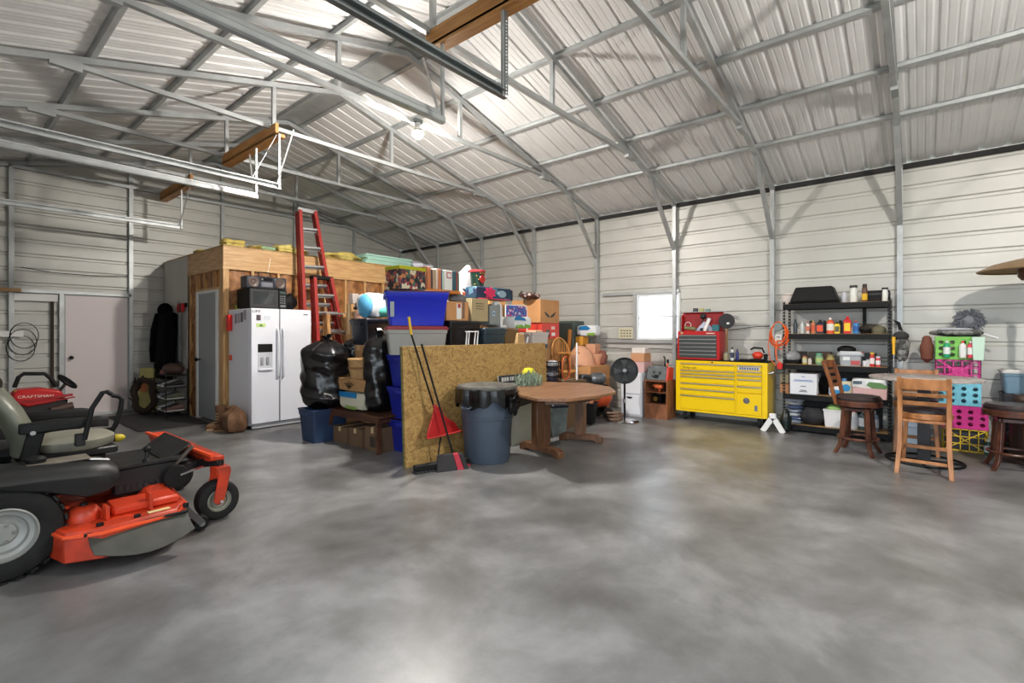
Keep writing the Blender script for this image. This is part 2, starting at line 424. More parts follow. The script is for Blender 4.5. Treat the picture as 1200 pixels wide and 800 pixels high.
# horizontal tracks of the overhead doors, hung from lumber laid across the truss chords
for y, lab, chunky in ((9.75, 'thin galvanised overhead door track nearest the far gable wall', 0), (6.78, 'galvanised door track third from the gable wall, hung from middle board', 0),
                       (6.12, 'galvanised door track beside the middle hanging board, longer of its pair', 0), (3.12, 'heavy galvanised door track ending beside the glowing bulb', 1),
                       (2.44, 'heavy dark galvanised door track ending under the perforated hanger strap', 1), (-.6, 'overhead door track on the near side of the open door', 1)):
    t = thing('door_track', lab, 'rail', (0, y, 3.2), 0, 'overhead door tracks')
    s = 1 if y in (9.75, 6.12, 2.44) else -1
    xe = 2.83
    h = .03 if chunky else .022
    obj('track', M().prism([(-.03*s, -.03), (.012*s, -.03), (.02*s, -.02), (.02*s, .02), (.012*s, .03), (-.03*s, .03), (-.03*s, .026), (.01*s, .026), (.016*s, .018), (.016*s, -.018), (.01*s, -.026), (-.03*s, -.026)], LX + .05, xe, 'yz'), galv_dark if y == 2.44 else galv, t, smooth=20)
    if chunky: obj('angle_iron', M().box(LX + .05, xe, -.002, .002, .03, .066).box(LX + .05, xe, -.002, .04, .064, .068), galv_dark if y == 2.44 else galv, t)
    else: obj('angle_iron', M().box(LX + .05, xe, .0, .003, .02, .05), galv, t)
    top = 3.97 - 3.2
    if y > -.5: obj('hanger', M().box(xe - .03, xe - .005, -.012*s, .012*s, -.02, top - .11), galv, t)
    if y in (6.78, 6.12, 3.12, 9.75):
        obj('hanger_brace', M().bar((xe - .05, 0, .02), (xe + .02, .3 * s * -1, top - .12), .02, .006), galv, t)
    if y == 6.12: obj('hanger_brace', M().bar((xe - .35, .0, .02), (xe - .04, .02, top - .12), .02, .006), galv, t)
    if y in (2.44,):   # perforated strap
        m = M()
        for k in range(26): 
            z = k * (top - .1) / 26
            m.box(xe - .018, xe + .018, -.02, -.016, z, z + .012); 
            m.box(xe - .018, xe - .008, -.02, -.016, z + .012, z + .026); m.box(xe + .008, xe + .018, -.02, -.016, z + .012, z + .026)
        o = obj('perforated_strap', m, galv_dark, t, smooth=0); o['kind'] = 'stuff'
lumber = wood('framing_lumber', (206,150,84), (176,118,58), scale=(3, 3, 30))
lumy = wood('framing_lumber_along', (206,150,84), (180,122,60), scale=(40, 3, 40))
for a, b, lab in ((6.15, 7.86, 'pine board lying across the truss chords above the middle door tracks'), (9.2, 10.84, 'pine board across the chords close to the far gable wall'), (1.5, 3.3, 'pine board across the chords above the perforated hanger strap')):
    single('hanging_board', M().box(2.78, 2.82, a, b, 3.86, 4.0).box(2.78,2.9,a,b,3.84,3.88), lumy, lab, 'board', group='boards carrying the door tracks')

# lamps on the truss chords
bulbm = mat('glowing_bulb', (255,249,240), .5, emit=BULB)
lamps = [(3.80, 4.657, 'bare glowing bulb under the truss chord above the stacked totes'), (3.73, -1.305, 'bare glowing bulb under the truss chord nearest the open overhead door'), (3.73, -4.35, 'bare glowing bulb under the truss chord at the near end')]
for x, y, lab in lamps[:2]:
    t = thing('ceiling_bulb', lab, 'light', (x, y, 3.965), 0, 'bare bulbs on the truss chords')
    obj('junction_box', M().box(-.055, .055, -.03, .03, -.045, 0), galv_dark, t, .004)
    obj('lamp_holder', M().lathe([(.02, -.045), (.035, -.05), (.035, -.075), (.025, -.09), (.02, -.09)], 16), whitep, t)
    bl = obj('bulb', M().lathe([(.0635, -.162), (.0625, -.18), (.058, -.197), (.035, -.224), (.002, -.232)], 24, cap=False), bulbm, t)
    obj('bulb_light_shield', M().lathe([(.014, -.088), (.02, -.1), (.047, -.125), (.066, -.158), (.066, -.166), (.060, -.160), (.001, -.158)], 24), whitep, bl)  # opaque collar added so the bulb throws less light up at the roof
# ---------------------------------------------------------------- framed storage room in the corner
FY, FX0, FX1 = 8.07, 2.87, 7.30
insul = mat('kraft_faced_insulation', (184,128,76), .55, var=.5, vscale=9, rgb2=(126,82,46), bump=.6, bscale=7)
osbm = None
def osb(name, a=(186,152,92), b=(140,104,56)):
    if name in MC: return MC[name]
    m = bpy.data.materials.new(name); m.use_nodes = True; nt = m.node_tree; bs = nt.nodes['Principled BSDF']; bs.inputs['Roughness'].default_value = .6
    tc = nt.nodes.new('ShaderNodeTexCoord')
    nz = nt.nodes.new('ShaderNodeTexNoise'); nz.inputs['Scale'].default_value = 9; nt.links.new(tc.outputs['Object'], nz.inputs['Vector'])
    mixv = nt.nodes.new('ShaderNodeMix'); mixv.data_type = 'RGBA'; mixv.inputs[0].default_value = .15
    nt.links.new(tc.outputs['Object'], mixv.inputs[6]); nt.links.new(nz.outputs['Color'], mixv.inputs[7])
    mp = nt.nodes.new('ShaderNodeMapping'); mp.inputs['Scale'].default_value = (34, 34, 60); nt.links.new(mixv.outputs[2], mp.inputs[0])
    v = nt.nodes.new('ShaderNodeTexVoronoi'); v.inputs['Scale'].default_value = 1.3; nt.links.new(mp.outputs[0], v.inputs['Vector'])
    sp = nt.nodes.new('ShaderNodeSeparateColor'); nt.links.new(v.outputs['Color'], sp.inputs[0])
    r = nt.nodes.new('ShaderNodeValToRGB'); e = r.color_ramp.elements; e[0].color = (*lin(b), 1); e[1].color = (*lin(a), 1); e[1].position = .8
    x = e.new(.35); x.color = (*lin(tuple((p*.55+q*.45) for p, q in zip(a, b))), 1)
    nt.links.new(sp.outputs[0], r.inputs[0]); nt.links.new(r.outputs[0], bs.inputs['Base Color']); MC[name] = m; return m
osbm = osb('oriented_strand_board')
stud = wood('stud_lumber', (214,172,118), (186,140,88), scale=(30, 30, 3))
plate = wood('plate_lumber', (216,176,124), (192,148,98), scale=(3, 30, 30))
platey = wood('plate_lumber_side', (216,176,124), (192,148,98), scale=(30, 3, 30))
room = thing('storage_room', 'unfinished timber framed storage room in the far corner behind the fridge', 'room')
obj('header', M().box(FX0, FX1, FY, FY + .04, 2.43, 2.70), plate, room)
obj('header', M().box(FX0, FX0 + .04, FY + .04, GY - .02, 2.43, 2.70), platey, room)
obj('top_plate', M().box(FX0 - .006, FX1, FY - .006, FY + .09, 2.36, 2.40).box(FX0, FX1, FY, FY + .09, 2.40, 2.43), plate, room)
obj('top_plate', M().box(FX0 - .006, FX0 + .09, FY + .09, GY - .02, 2.36, 2.43), platey, room)
obj('bottom_plate', M().box(FX0, FX1, FY, FY + .09, 0, .04), plate, room)
x = FX0
for k in range(12):
    xx = FX0 + k * .406
    if xx + .04 > FX1: break
    obj('stud', M().box(xx, xx + .038, FY, FY + .09, .04, 2.36), stud, room)
obj('stud', M().box(FX0 + .04, FX0 + .078, FY, FY + .09, .04, 2.36), stud, room)
obj('stud', M().box(FX1 - .04, FX1, FY, FY + .09, .04, 2.36), stud, room)
for yy in (FY + .09, FY + .13, 9.20, 9.52): obj('stud', M().box(FX0, FX0 + .09, yy, yy + .038, .0, 2.36), stud, room)
for yy in (8.45, 8.85): obj('cripple_stud', M().box(FX0, FX0 + .09, yy, yy + .038, 2.10, 2.36), stud, room)
obj('door_header', M().box(FX0, FX0 + .09, 8.24, 9.20, 2.06, 2.10), platey, room)
def wavy(x0, x1, z0, z1, f, n=16):
    """a slightly billowed sheet: f(u, v, depth) -> point"""
    m = M(); o = 0
    for i in range(n + 1):
        for j in range(n * 2 + 1):
            u = x0 + (x1 - x0) * i / n; v = z0 + (z1 - z0) * j / (n * 2)
            e = min(1, min(i, n - i) / 2.5)
            dd = e * (.03 + .012 * sin(u * 31 + v * 9) + .012 * sin(v * 17 + u * 5))
            m.v.append(f(u, v, dd))
    w = n * 2 + 1
    for i in range(n):
        for j in range(n * 2): m.f.append((i*w+j, (i+1)*w+j, (i+1)*w+j+1, i*w+j+1))
    return m
for k in range(10):
    a = FX0 + .038 + k * .406 + (.04 if k == 0 else 0); b = min(FX0 + (k + 1) * .406, FX1 - .04)
    if b - a < .1: break
    obj('insulation_batt', wavy(a, b, .04, 2.36, lambda u, v, d: (u, FY + .06 - d, v), 8), insul, room, fix=False)
obj('insulation_batt', wavy(8.28, 9.2, 2.10, 2.36, lambda u, v, d: (FX0 + .06 - d, u, v), 8), insul, room, fix=False)
obj('insulation_batt', wavy(9.24, 9.62, 0.0, 2.36, lambda u, v, d: (FX0 + .06 - d*1.4, u, v), 10), insul, room, fix=False)
drywall = mat('bare_drywall', (206,202,196), .8, var=.08, vscale=2)
obj('drywall_sheet', M().box(FX0 - .012, FX0, 9.62, GY - .02, .02, 2.70), drywall, room)
obj('inner_sheathing', M().box(FX0 + .09, FX0 + .1, FY + .1, GY - .05, 0, 2.43).box(FX0 + .09, FX1, FY + .09, FY + .1, 0, 2.43), osbm, room)
obj('roof_deck', M().box(FX0, FX1, FY, GY - .03, 2.70, 2.725), osbm, room)
obj('side_sheathing', M().box(FX1 - .02, FX1, FY + .1, GY - .05, 0, 2.70), osbm, room)
dr = obj('door', M().box(FX0 - .005, FX0 + .03, 8.33, 9.10, .03, 2.02), mat('grey_door_paint', (146,152,156), .4), room, .003)
obj('door_knob', M().lathe([(.012, 0), (.012, -.04), (.028, -.045), (.03, -.07), (.012, -.08)], 16, (FX0 - .005, 9.02, .96), 'x'), blackm, dr)
obj('door_casing', M().box(FX0 - .02, FX0 + .05, 9.10, 9.18, 0, 2.06).box(FX0 - .02, FX0 + .05, 8.27, 8.33, 0, 2.06).box(FX0 - .02, FX0 + .05, 8.33, 9.10, 2.02, 2.06), whitep, room, .003)
obj('drywall_trim', M().box(FX0 - .05, FX0 - .012, 9.95, 10.0, .9, 1.95), mat('grey_pipe', (150,152,150), .5), room)

# on the room's roof
fluff = mat('yellow_fibreglass', (226,206,120), .95, var=.25, vscale=14, bump=.8, bscale=20)
random.seed(3)
def fluffy(c, r, seed):
    rr = random.Random(seed); ph = [rr.uniform(0, 6) for _ in range(6)]
    return M().blob(c, r, 18, 10, lambda d: 1 + .16*sin(5*d.x+ph[0]) + .14*sin(7*d.y+ph[1]) + .12*sin(9*d.z+ph[2]) + .08*sin(13*d.x+11*d.y+ph[3]))
labs = ['yellow insulation tuft on the room corner above the grey door', 'low yellow insulation tuft on the header above the fridge', 'yellow insulation tuft on the header between boombox and red ladder',
        'yellow insulation tuft on the header right of the red ladder', 'wide yellow insulation roll beside the mint foam boards', 'yellow insulation tuft on the side header over the grey door', 'pale green insulation scrap above the boombox']
for i, (px, py, w_, h_) in enumerate(((273, 291, .30, .10), (300, 299, .2, .06), (333, 300, .3, .12), (352, 303, .22, .09), (402, 309, .65, .13), (240, 296, .3, .05), (311, 297, .25, .06))):
    p = aty(px, py, FY + .16) if i != 5 else atx(px, py, FX0 + .15)
    single('insulation_tuft', fluffy((0, 0, h_*.55), (w_ * .55, .16, h_ * .62), i), fluff if i != 6 else mat('green_scrap', (176,206,170), .9), labs[i], 'insulation', (p.x, p.y, 2.725), group='loose insulation on the storage room roof')
single('red_bracket', M().bar((-.12, 0, 0), (.12, 0, .03), .05, .03).bar((.02,0,.01),(.1,0,.06),.03,.03), red, 'small red plastic tool lying on the room header', 'tool', aty(303, 293, FY + .08) * Vector((1,1,1)).x if False else tuple(aty(303, 292.5, FY + .1)), bevel=.004)
mint = mat('mint_foam_board', (178,222,206), .7, var=.08, vscale=3)
for k in range(5):
    m = M().box(0, 1.1 - .03 * (k % 2), 0, 2.3, 0, .034)
    single('foam_board', m, mint, ['mint foam insulation board, bottom of the stack on the room roof', 'mint foam board, second from the bottom of its stack', 'mint foam board in the middle of its stack', 'mint foam board, second from the top of its stack', 'mint foam insulation board, topmost of the stack on the room roof'][k], 'foam board',
           (5.36 + .02 * (k % 3), FY + .04 + .012 * (k % 2), 2.726 + k * .0375), group='mint foam boards stacked on the room roof', bevel=.002)
sheetm = mat('white_poly_sheeting', (222,222,234), .35, bump=.3, bscale=12)
single('plastic_sheeting', M().blob((0, 0, .09), (.48, .42, .11), 30, 14, lambda d: 1 + .10*sin(7*d.x + 2) + .08*sin(11*d.y + 5*d.x) + .06*sin(17*d.x + 9*d.z)), sheetm, 'crumpled bundle of white plastic sheeting right of the mint foam boards', 'sheeting', (6.80, FY + .50, 2.735))

# ---------------------------------------------------------------- fridge and what stands on it
frm = mat('fridge_white', (226,228,236), .3)
fseal = mat('seal_grey', (120,122,126), .6)
fr = thing('fridge', 'white side-by-side fridge freezer with water dispenser and black trim', 'fridge', (2.96, 7.30, 0), radians(2))
obj('body', M().box(0, .91, .07, .74, .06, 1.74), frm, fr, .006)
obj('kick_grille', M().box(.03, .88, .04, .08, .015, .075), mat('kick_grey', (190,192,196), .5), fr, .003)
for x0, x1, hx in ((.003, .405, .37), (.413, .907, .45)):
    d = obj('door', M().box(x0, x1, 0, .065, .085, 1.745), frm, fr, .012, seg=3)
    obj('handle', M().tube([(hx, 0, .72), (hx, -.045, .76), (hx, -.055, 1.0), (hx, -.055, 1.2), (hx, -.045, 1.42), (hx, 0, 1.46)], .013, 10), frm, d)
    if x0 < .1:
        obj('dispenser_panel', M().box(.09, .30, -.006, .002, 1.11, 1.23), blackp, d, .003)
        obj('dispenser_bay', M().box(.09, .30, -.002, .004, .87, 1.105), mat('bay_shadow_grey', (196,198,204), .4), d)
        obj('dispenser_lever', M().box(.13, .165, -.02, 0, .93, 1.04).box(.21, .245, -.02, 0, .93, 1.04), mat('lever_grey', (150,152,158), .4), d, .003)
        obj('dispenser_tray', M().box(.095, .295, -.03, 0, .85, .875), frm, d, .004)
        text('lettering', 'LIFE', .05, blackp, d, (.07, -.002, 1.70), (pi/2, 0, 0), sx=1.4)
        obj('magnet', M().box(.07, .13, -.005, 0, 1.57, 1.65), mat('photo_magnet', (110,96,104), .4, var=.6, vscale=40), d)
        obj('magnet', M().box(.18, .27, -.004, 0, 1.585, 1.64), mat('paper_note', (206,212,220), .6), d)
        obj('magnet', M().box(.07, .2, -.004, 0, 1.475, 1.53), mat('green_sticker', (196,214,140), .5), d)
        obj('magnet_leaf', M().prism([(.10, 1.485), (.17, 1.485), (.135, 1.522)], -.006, -.003, 'xz'), mat('leaf_green', (84,140,60), .5), d)
    else:
        obj('badge', M().box(.78, .85, -.004, 0, 1.665, 1.68), mat('dark_grey_badge', (96,98,104), .3), d)
obj('door_gap', M().box(.405, .413, .02, .07, .085, 1.74), fseal, fr)
for yy, zz, w_, c in ((.16, 1.60, .07, (176,168,176)), (.26, 1.57, .07, (110,110,120)), (.36, 1.56, .06, (180,176,184)), (.45, 1.55, .07, (160,160,170))):
    obj('side_magnet', M().box(-.005, 0, yy, yy + w_, zz - .02, zz + .12), mat(f'note_{c[0]}', c, .5, var=.3, vscale=30), fr)
obj('red_holder', M().box(-.06, 0, .60, .70, 1.42, 1.66), mat('bright_red_plastic', (216,30,24), .4), fr, .01)
obj('red_clip', M().box(-.02, 0, .62, .68, .98, 1.06), mat('orange_red_plastic', (216,60,24), .4), fr, .004)
obj('badge_stripe', M().box(.40, .418, -.002, .0, .09, 1.74), fseal, fr)

mw = thing('microwave', 'black microwave oven standing on the white fridge', 'microwave', (3.02, 7.50, 1.748), radians(2))
obj('case', M().box(0, .56, .02, .42, .012, .30), blackm, mw, .006)
dd = obj('door', M().box(.005, .42, 0, .02, .02, .295), mat('microwave_trim', (60,60,62), .3), mw, .004)
obj('door_glass', M().box(.05, .37, -.003, 0, .07, .25), mat('dark_glass', (52,56,58), .08), dd, .003)
cp = obj('control_panel', M().box(.425, .556, 0, .02, .02, .295), blackp, mw, .004)
obj('display', M().box(.445, .535, -.002, 0, .24, .275), mat('display_green', (70,88,84), .2), cp)
for r in range(4):
    for c in range(3): obj('button', M().box(.448 + c*.03, .468 + c*.03, -.003, 0, .09 + r*.034, .11 + r*.034), mat('button_grey', (110,112,116), .4), cp)
obj('open_button', M().box(.45, .53, -.003, 0, .035, .07), mat('button_grey', (110,112,116), .4), cp)
for a in (.04, .5):
    for b in (.05, .38): obj('foot', M().cyl((a, b, 0), (a, b, .014), .015, 8), blackp, mw)
bb = thing('boombox', 'dark grey portable stereo with twin speakers and handle atop the microwave', 'stereo', (3.0, 7.55, 2.05), radians(2))
dk = mat('stereo_grey', (52,54,62), .35)
obj('body', M().box(.18, .40, 0, .18, 0, .19), dk, bb, .012)
for cx_ in (.09, .49):
    s_ = obj('speaker', M().box(cx_ - .1, cx_ + .1, -.01, .2, 0, .185), dk, bb, .02, seg=2)
    obj('cone', M().lathe([(.075, 0), (.075, -.012), (.062, -.014), (.03, .0), (.02, -.008), (.002, -.012)], 24, (cx_, -.01, .09), 'y'), mat('cone_brown', (92,76,70), .4), s_)
obj('cassette_deck', M().box(.205, .375, -.008, 0, .03, .10), mat('deck_silver', (120,122,130), .3), bb, .003)
obj('tuner', M().box(.205, .375, -.008, 0, .12, .17), mat('deck_black', (20,20,24), .2), bb, .003)
obj('knob', M().cyl((.215, -.02, .14), (.215, 0, .14), .016, 14), chrome, bb)
obj('handle', M().tube([(.2, .08, .18), (.2, .08, .245), (.21, .08, .255), (.37, .08, .255), (.38, .08, .245), (.38, .08, .18)], .007, 8), blackp, bb)
obj('antenna', M().cyl((.36, .16, .18), (.42, .15, .50), .003, 6), chrome, bb)
single('black_pouch', M().blob((0, 0, .13), (.13, .1, .135), 16, 10, lambda d: 1 + .1*sin(6*d.x+1)), blackp, 'black soft pouch slumped beside the microwave on the fridge', 'bag', (3.70, 7.72, 1.745))
single('seed_packet', M().box(0, .05, 0, .012, 0, .07), mat('lime_paper', (190,200,90), .6), 'small lime green packet standing on the rear fridge corner', 'packet', (3.0, 7.96, 1.742))

# ---------------------------------------------------------------- ladders beside the fridge
lred = mat('ladder_red_fibreglass', (160,44,40), .45)
def lad(name, lab, tl, tr, bl, br, zt, n, railm, rw, capm, cap, top_open=False, first=.3, back=.35, stepm=alum, cd=.05):
    t = thing(name, lab, 'ladder', tuple((Vector(bl) + Vector(br)) / 2), 0, 'ladders leaning on the storage room')
    o = (Vector(bl) + Vector(br)) / 2
    TL, TR, BL, BR = [Vector(q) - o for q in (tl, tr, bl, br)]
    for a, b in ((BL, TL), (BR, TR)):
        r = obj('rail', M().bar(a, b, rw, .03, (1,0,0)), railm, t)
        dirv = (b - a).normalized(); side = 1 if a is BL else -1
        obj('rail_flange', M().bar(a + Vector((side*.015, -rw/2+.004, 0)), b + Vector((side*.015, -rw/2+.004, 0)), .008, .045, (1,0,0)), railm, r)
    for k in range(n):
        f = first + (1 - first) * k / n if n > 1 else first
        f = (k + 1) / (n + 1)
        p, q = BL.lerp(TL, f), BR.lerp(TR, f)
        st = obj('step', M().bar(p, q, rw * .9, .03).bar(p + Vector((0, rw*.4, -.02)), q + Vector((0, rw*.4, -.02)), .006, .05), stepm, t)
        if back: 
            for aa, s in ((p, 1), (q, -1)): obj('step_brace', M().bar(aa + Vector((0, 0, -.09)), aa + Vector((s*.07, 0, -.01)), .02, .004), stepm, st)
    obj('top_cap', M().cbox((TL + TR) / 2 + Vector((0, .03, 0)), ((TR - TL).length + .05, .12, cd)), capm, t, .006)
    if back:
        for a, b in ((BL, TL), (BR, TR)):
            obj('rear_rail', M().bar(a + Vector((.0, .14, 0)), b + Vector((0, .09, -.02)), .035, .022, (1,0,0)), railm, t)
    for a in (BL, BR): obj('foot', M().cbox(a + Vector((0, 0, .015)), (.05, rw + .02, .03)), blackp, t)
    return t
yb, yt = 7.50, 7.90
def lp(px, py, zt, Y): v = aty(px, py, Y); return v
a = aty(350, 246, yt); b = aty(369, 248, yt)
zt = a.z
def down(p_top, px, py, Y):
    q = aty(px, py, Y); k = p_top.z / (p_top.z - q.z); r = p_top + (q - p_top) * k; return Vector((r.x, r.y, 0))
fzt = (yt, yb)
bl = down(a, 356.5, 395, 7.65); br = down(b, 395, 395, 7.65)
lad('step_ladder', 'tall red fibreglass ladder towering over the storage room header', a, b, bl, br, zt, 10, lred, .09, alum, 1, cd=.07)
a = aty(367.5, 325, 7.62); b = aty(388, 326, 7.62); bl = down(a, 371, 395, 7.45); br = down(b, 403, 395, 7.45)
lad('step_ladder', 'red fibreglass stepladder with a black cap, in front of the tallest one', a, b, bl, br, zt, 7, lred, .075, blackp, 1, cd=.06)
woodlad = wood('old_ladder_wood', (196,150,96), (150,104,60), scale=(30, 30, 4))
a = aty(383, 367, 7.30); b = aty(403, 368, 7.30); bl = down(a, 384, 398, 7.22); br = down(b, 408, 398, 7.22)
lad('step_ladder', 'short yellow-brown stepladder with aluminium steps, frontmost beside the trash bag', a, b, bl, br, zt, 5, woodlad, .06, alum, 1, cd=.03)

# ---------------------------------------------------------------- along the room's left face
cloth = mat('black_cloth', (9,9,11), .95, spec=.1, var=.3, vscale=8)
jk = thing('jacket', 'black winter jacket hanging on the drywall beside the shoe rack', 'jacket', (2.80, 10.25, 1.84)); jk.scale = (1.15, 1.15, 1.15)
def jb(a, i):
    pass
rs = []
for z, w_, dpt in ((0, .05, .03), (-.05, .16, .07), (-.13, .24, .11), (-.3, .30, .13), (-.55, .33, .15), (-.8, .35, .16), (-1.05, .37, .17), (-1.08, .35, .15)):
    rs.append([(-.02 - dpt*.5 - dpt*.5*cos(2*pi*j/28) * (1 + .12*sin(5*j+z*9)), w_*sin(2*pi*j/28) * (1 + .04*sin(9*j)), z) for j in range(28)])
obj('body', M().rings(rs), cloth, jk)
for s in (-1, 1):
    obj('sleeve', M().tube([(-.07, s*.22, -.12), (-.1, s*.33, -.35), (-.12, s*.36, -.65), (-.12, s*.35, -.85)], [.09, .085, .075, .065], 12), cloth, jk)
obj('hood', M().blob((-.08, 0, -.05), (.1, .13, .12), 16, 10), cloth, jk)
obj('snap', M().cyl((-.20, .02, -.85), (-.205, .02, -.85), .012, 10), chrome, jk)
obj('hook', M().tube([(.05, 0, .02), (-.03, 0, .02), (-.05, 0, .05)], .006, 6), chrome, jk)
hk = thing('coat_rack', 'red and black wall hooks with gloves on the drywall above the shoe rack', 'hooks', (2.84, 9.75, 1.85))
obj('rail_board', M().box(-.03, .0, -.2, .12, -.02, .05), blackm, hk)
for k, c in enumerate(((200,30,34), (60,56,60), (180,28,30))): obj('glove', M().blob((-.05, -.14 + k*.1, -.03), (.03, .045, .08), 10, 8), mat(f'glove_{k}', c, .7), hk)
obj('hanging_cord', M().tube([(-.03, -.05, 0), (-.05, -.06, -.5), (-.03, -.05, -.75)], .012, 6), mat('grey_strap', (120,118,116), .7), hk)
sr = thing('shoe_rack', 'black wire shoe rack against the room between jacket and grey door', 'rack', (2.62, 9.62, 0))
for z in (.10, .30, .50, .70):
    m = M()
    for k in range(9): m.cyl((-.14 + k*.035, -.30, z), (-.14 + k*.035, .30, z), .004, 5)
    m.box(-.15, .15, -.31, -.30, z - .01, z + .01).box(-.15, .15, .30, .31, z - .01, z + .01)
    obj('shelf', m, blackm, sr)
for a_ in (-.15, .15):
    for b_ in (-.305, .305): obj('post', M().cyl((a_, b_, 0), (a_, b_, .80), .008, 6), blackm, sr)
def shoe(lab, loc, rz, c, c2):
    t = thing('shoe', lab, 'shoe', loc, rz, 'shoes on the black rack')
    rs = []
    for x_, w_, h_ in ((-.13, .03, .05), (-.115, .038, .085), (-.06, .038, .09), (0, .04, .075), (.06, .046, .055), (.11, .042, .045), (.14, .02, .03)):
        rs.append([(x_, w_*cos(2*pi*j/12), .018 + h_*.5 + h_*.5*sin(2*pi*j/12)) for j in range(12)])
    obj('upper', M().rings(rs), mat(f'shoe_{c[0]}_{c[1]}', c, .6), t)
    m = M().prism([(-.14,-.035),(-.05,-.034),(.08,-.045),(.14,-.02),(.14,.02),(.08,.045),(-.05,.034),(-.14,.035)], 0, .022, 'xy')
    obj('sole', m, mat(f'sole_{c2[0]}', c2, .6), t)
    for k in range(3): obj('lace', M().cyl((.0 + k*.02, -.02, .085 - k*.008), (.0 + k*.02, .02, .085 - k*.008), .003, 5), mat(f'sole_{c2[0]}', c2, .6), t)
k = 0
lev = ['bottom', 'second', 'third', 'top']
pos = ['nearest the grey door', 'in the middle', 'nearest the jacket']
cs = [((120,92,84),(206,200,196)), ((40,40,44),(200,200,204)), ((190,192,196),(230,230,230)), ((96,100,84),(190,188,180)), ((60,62,70),(214,214,216)), ((150,150,156),(225,225,225)), ((34,34,38),(120,120,124)), ((176,170,160),(235,235,235)), ((54,60,74),(210,214,216)), ((110,80,72),(190,180,170)), ((30,30,34),(90,90,94)), ((130,120,110),(220,220,220))]
for li, z in enumerate((.105, .305, .505)):
    for pi_, yy in enumerate((-.18, 0.0, .18)):
        c = cs[k]; k += 1
        shoe(f'shoe on the {lev[li]} shelf of the rack, {pos[pi_]}', (2.62, 9.62 + yy, z), pi + .1 * ((k * 7) % 3 - 1), *c)
single('knit_hat', M().lathe([(.002, .11), (.05, .10), (.085, .05), (.09, .0)], 16), mat('dusty_pink', (150,92,92), .8), 'dusty pink knit cap on the top of the shoe rack', 'cap', (2.60, 9.78, .705))
single('brown_bag', M().blob((0, 0, .09), (.14, .24, .095), 18, 10, lambda d: 1 + .08*sin(7*d.y)), mat('brown_leather', (72,50,40), .6), 'slumped dark brown bag on top of the shoe rack', 'bag', (2.62, 9.48, .705))
pb = thing('feed_sack', 'yellow printed paper sack standing under the black jacket', 'sack', (2.50, 10.45, 0), radians(20))
obj('body', M().frus((0,0), (.16, .34), (.05, .36), 0, .78), mat('sack_yellow', (190,180,110), .7, var=.2, vscale=6), pb, .02)
obj('print_disc', M().cyl((-.075, 0, .45), (-.066, 0, .45), .1, 20), mat('print_orange', (190,110,50), .6), pb)
dg = thing('twig_wreath', 'dark twig wreath leaning between yellow sack and shoe rack', 'wreath', (2.36, 10.08, .33), radians(20))
m = M(); rr = random.Random(5)
for k in range(60):
    a_ = 2*pi*k/60; q = Vector((rr.uniform(-.03,.03), cos(a_)*.24, sin(a_)*.27)); q2 = q + Vector((rr.uniform(-.06,.06), -sin(a_)*.12 + rr.uniform(-.05,.05), cos(a_)*.12 + rr.uniform(-.05,.05)))
    m.cyl(q, q2, .012, 5)
m = M().tube([(.02*sin(5*a_), cos(2*pi*a_/24)*.24, sin(2*pi*a_/24)*.27) for a_ in range(24)], .05, 8, closed=True).add(m.v, m.f)
tw = obj('twigs', m, mat('dark_twigs', (48,36,28), .9), dg); tw['kind'] = 'stuff'
single('door_mat', M().box(-.45, .45, -.95, .95, 0, .012), mat('charcoal_mat', (46,44,44), .95, bump=.4, bscale=200), 'dark charcoal floor mat in front of the grey door and shoe rack', 'mat', (2.36, 9.35, 0), bevel=.004)
# brown boots beside the fridge
bootm = mat('brown_suede', (112,78,52), .75, var=.4, vscale=8)
def boot(lab, loc, rz):
    t = thing('boot', lab, 'boot', loc, rz, 'boots between the grey door and the fridge')
    rs = []
    for k in range(9):
        f = k / 8; z = .30 * (1 - f) + .06 * f if f < .5 else .06
    shaft = M().rings([[(cx_ + rx*cos(2*pi*j/16), ry*sin(2*pi*j/16), z) for j in range(16)] for z, cx_, rx, ry in ((.02, .0, .055, .042), (.08, .0, .06, .045), (.15, -.01, .055, .05), (.25, -.02, .065, .062), (.33, -.02, .07, .066), (.335, -.02, .06, .056), (.2, -.02, .05, .046))])
    obj('shaft', shaft, bootm, t)
    obj('toe', M().blob((.09, 0, .05), (.11, .048, .05), 16, 10), bootm, t)
    obj('sole', M().prism([(-.07,-.04),(.1,-.052),(.2,-.02),(.2,.02),(.1,.052),(-.07,.04)], 0, .025, 'xy'), mat('gum_sole', (150,118,84), .7), t)
    for k in range(4): obj('lace', M().cyl((.055 - k*.004, -.03, .10 + k*.04), (.055 - k*.004, .03, .10 + k*.04), .005, 5), mat('lace_cream', (180,160,130), .7), t)
boot('brown work boot standing upright nearest the fridge', (2.78, 7.60, 0), pi*.95)
boot('brown work boot standing nearest the grey door', (2.74, 7.86, 0), pi*1.1)
single('brown_sack', M().blob((0, 0, .17), (.15, .17, .18), 20, 12, lambda d: 1 + .12*sin(6*d.x + 2*d.z) + .1*sin(9*d.y)), bootm, 'crumpled brown leather bag slumped against the fridge side', 'bag', (2.78, 7.38, 0))
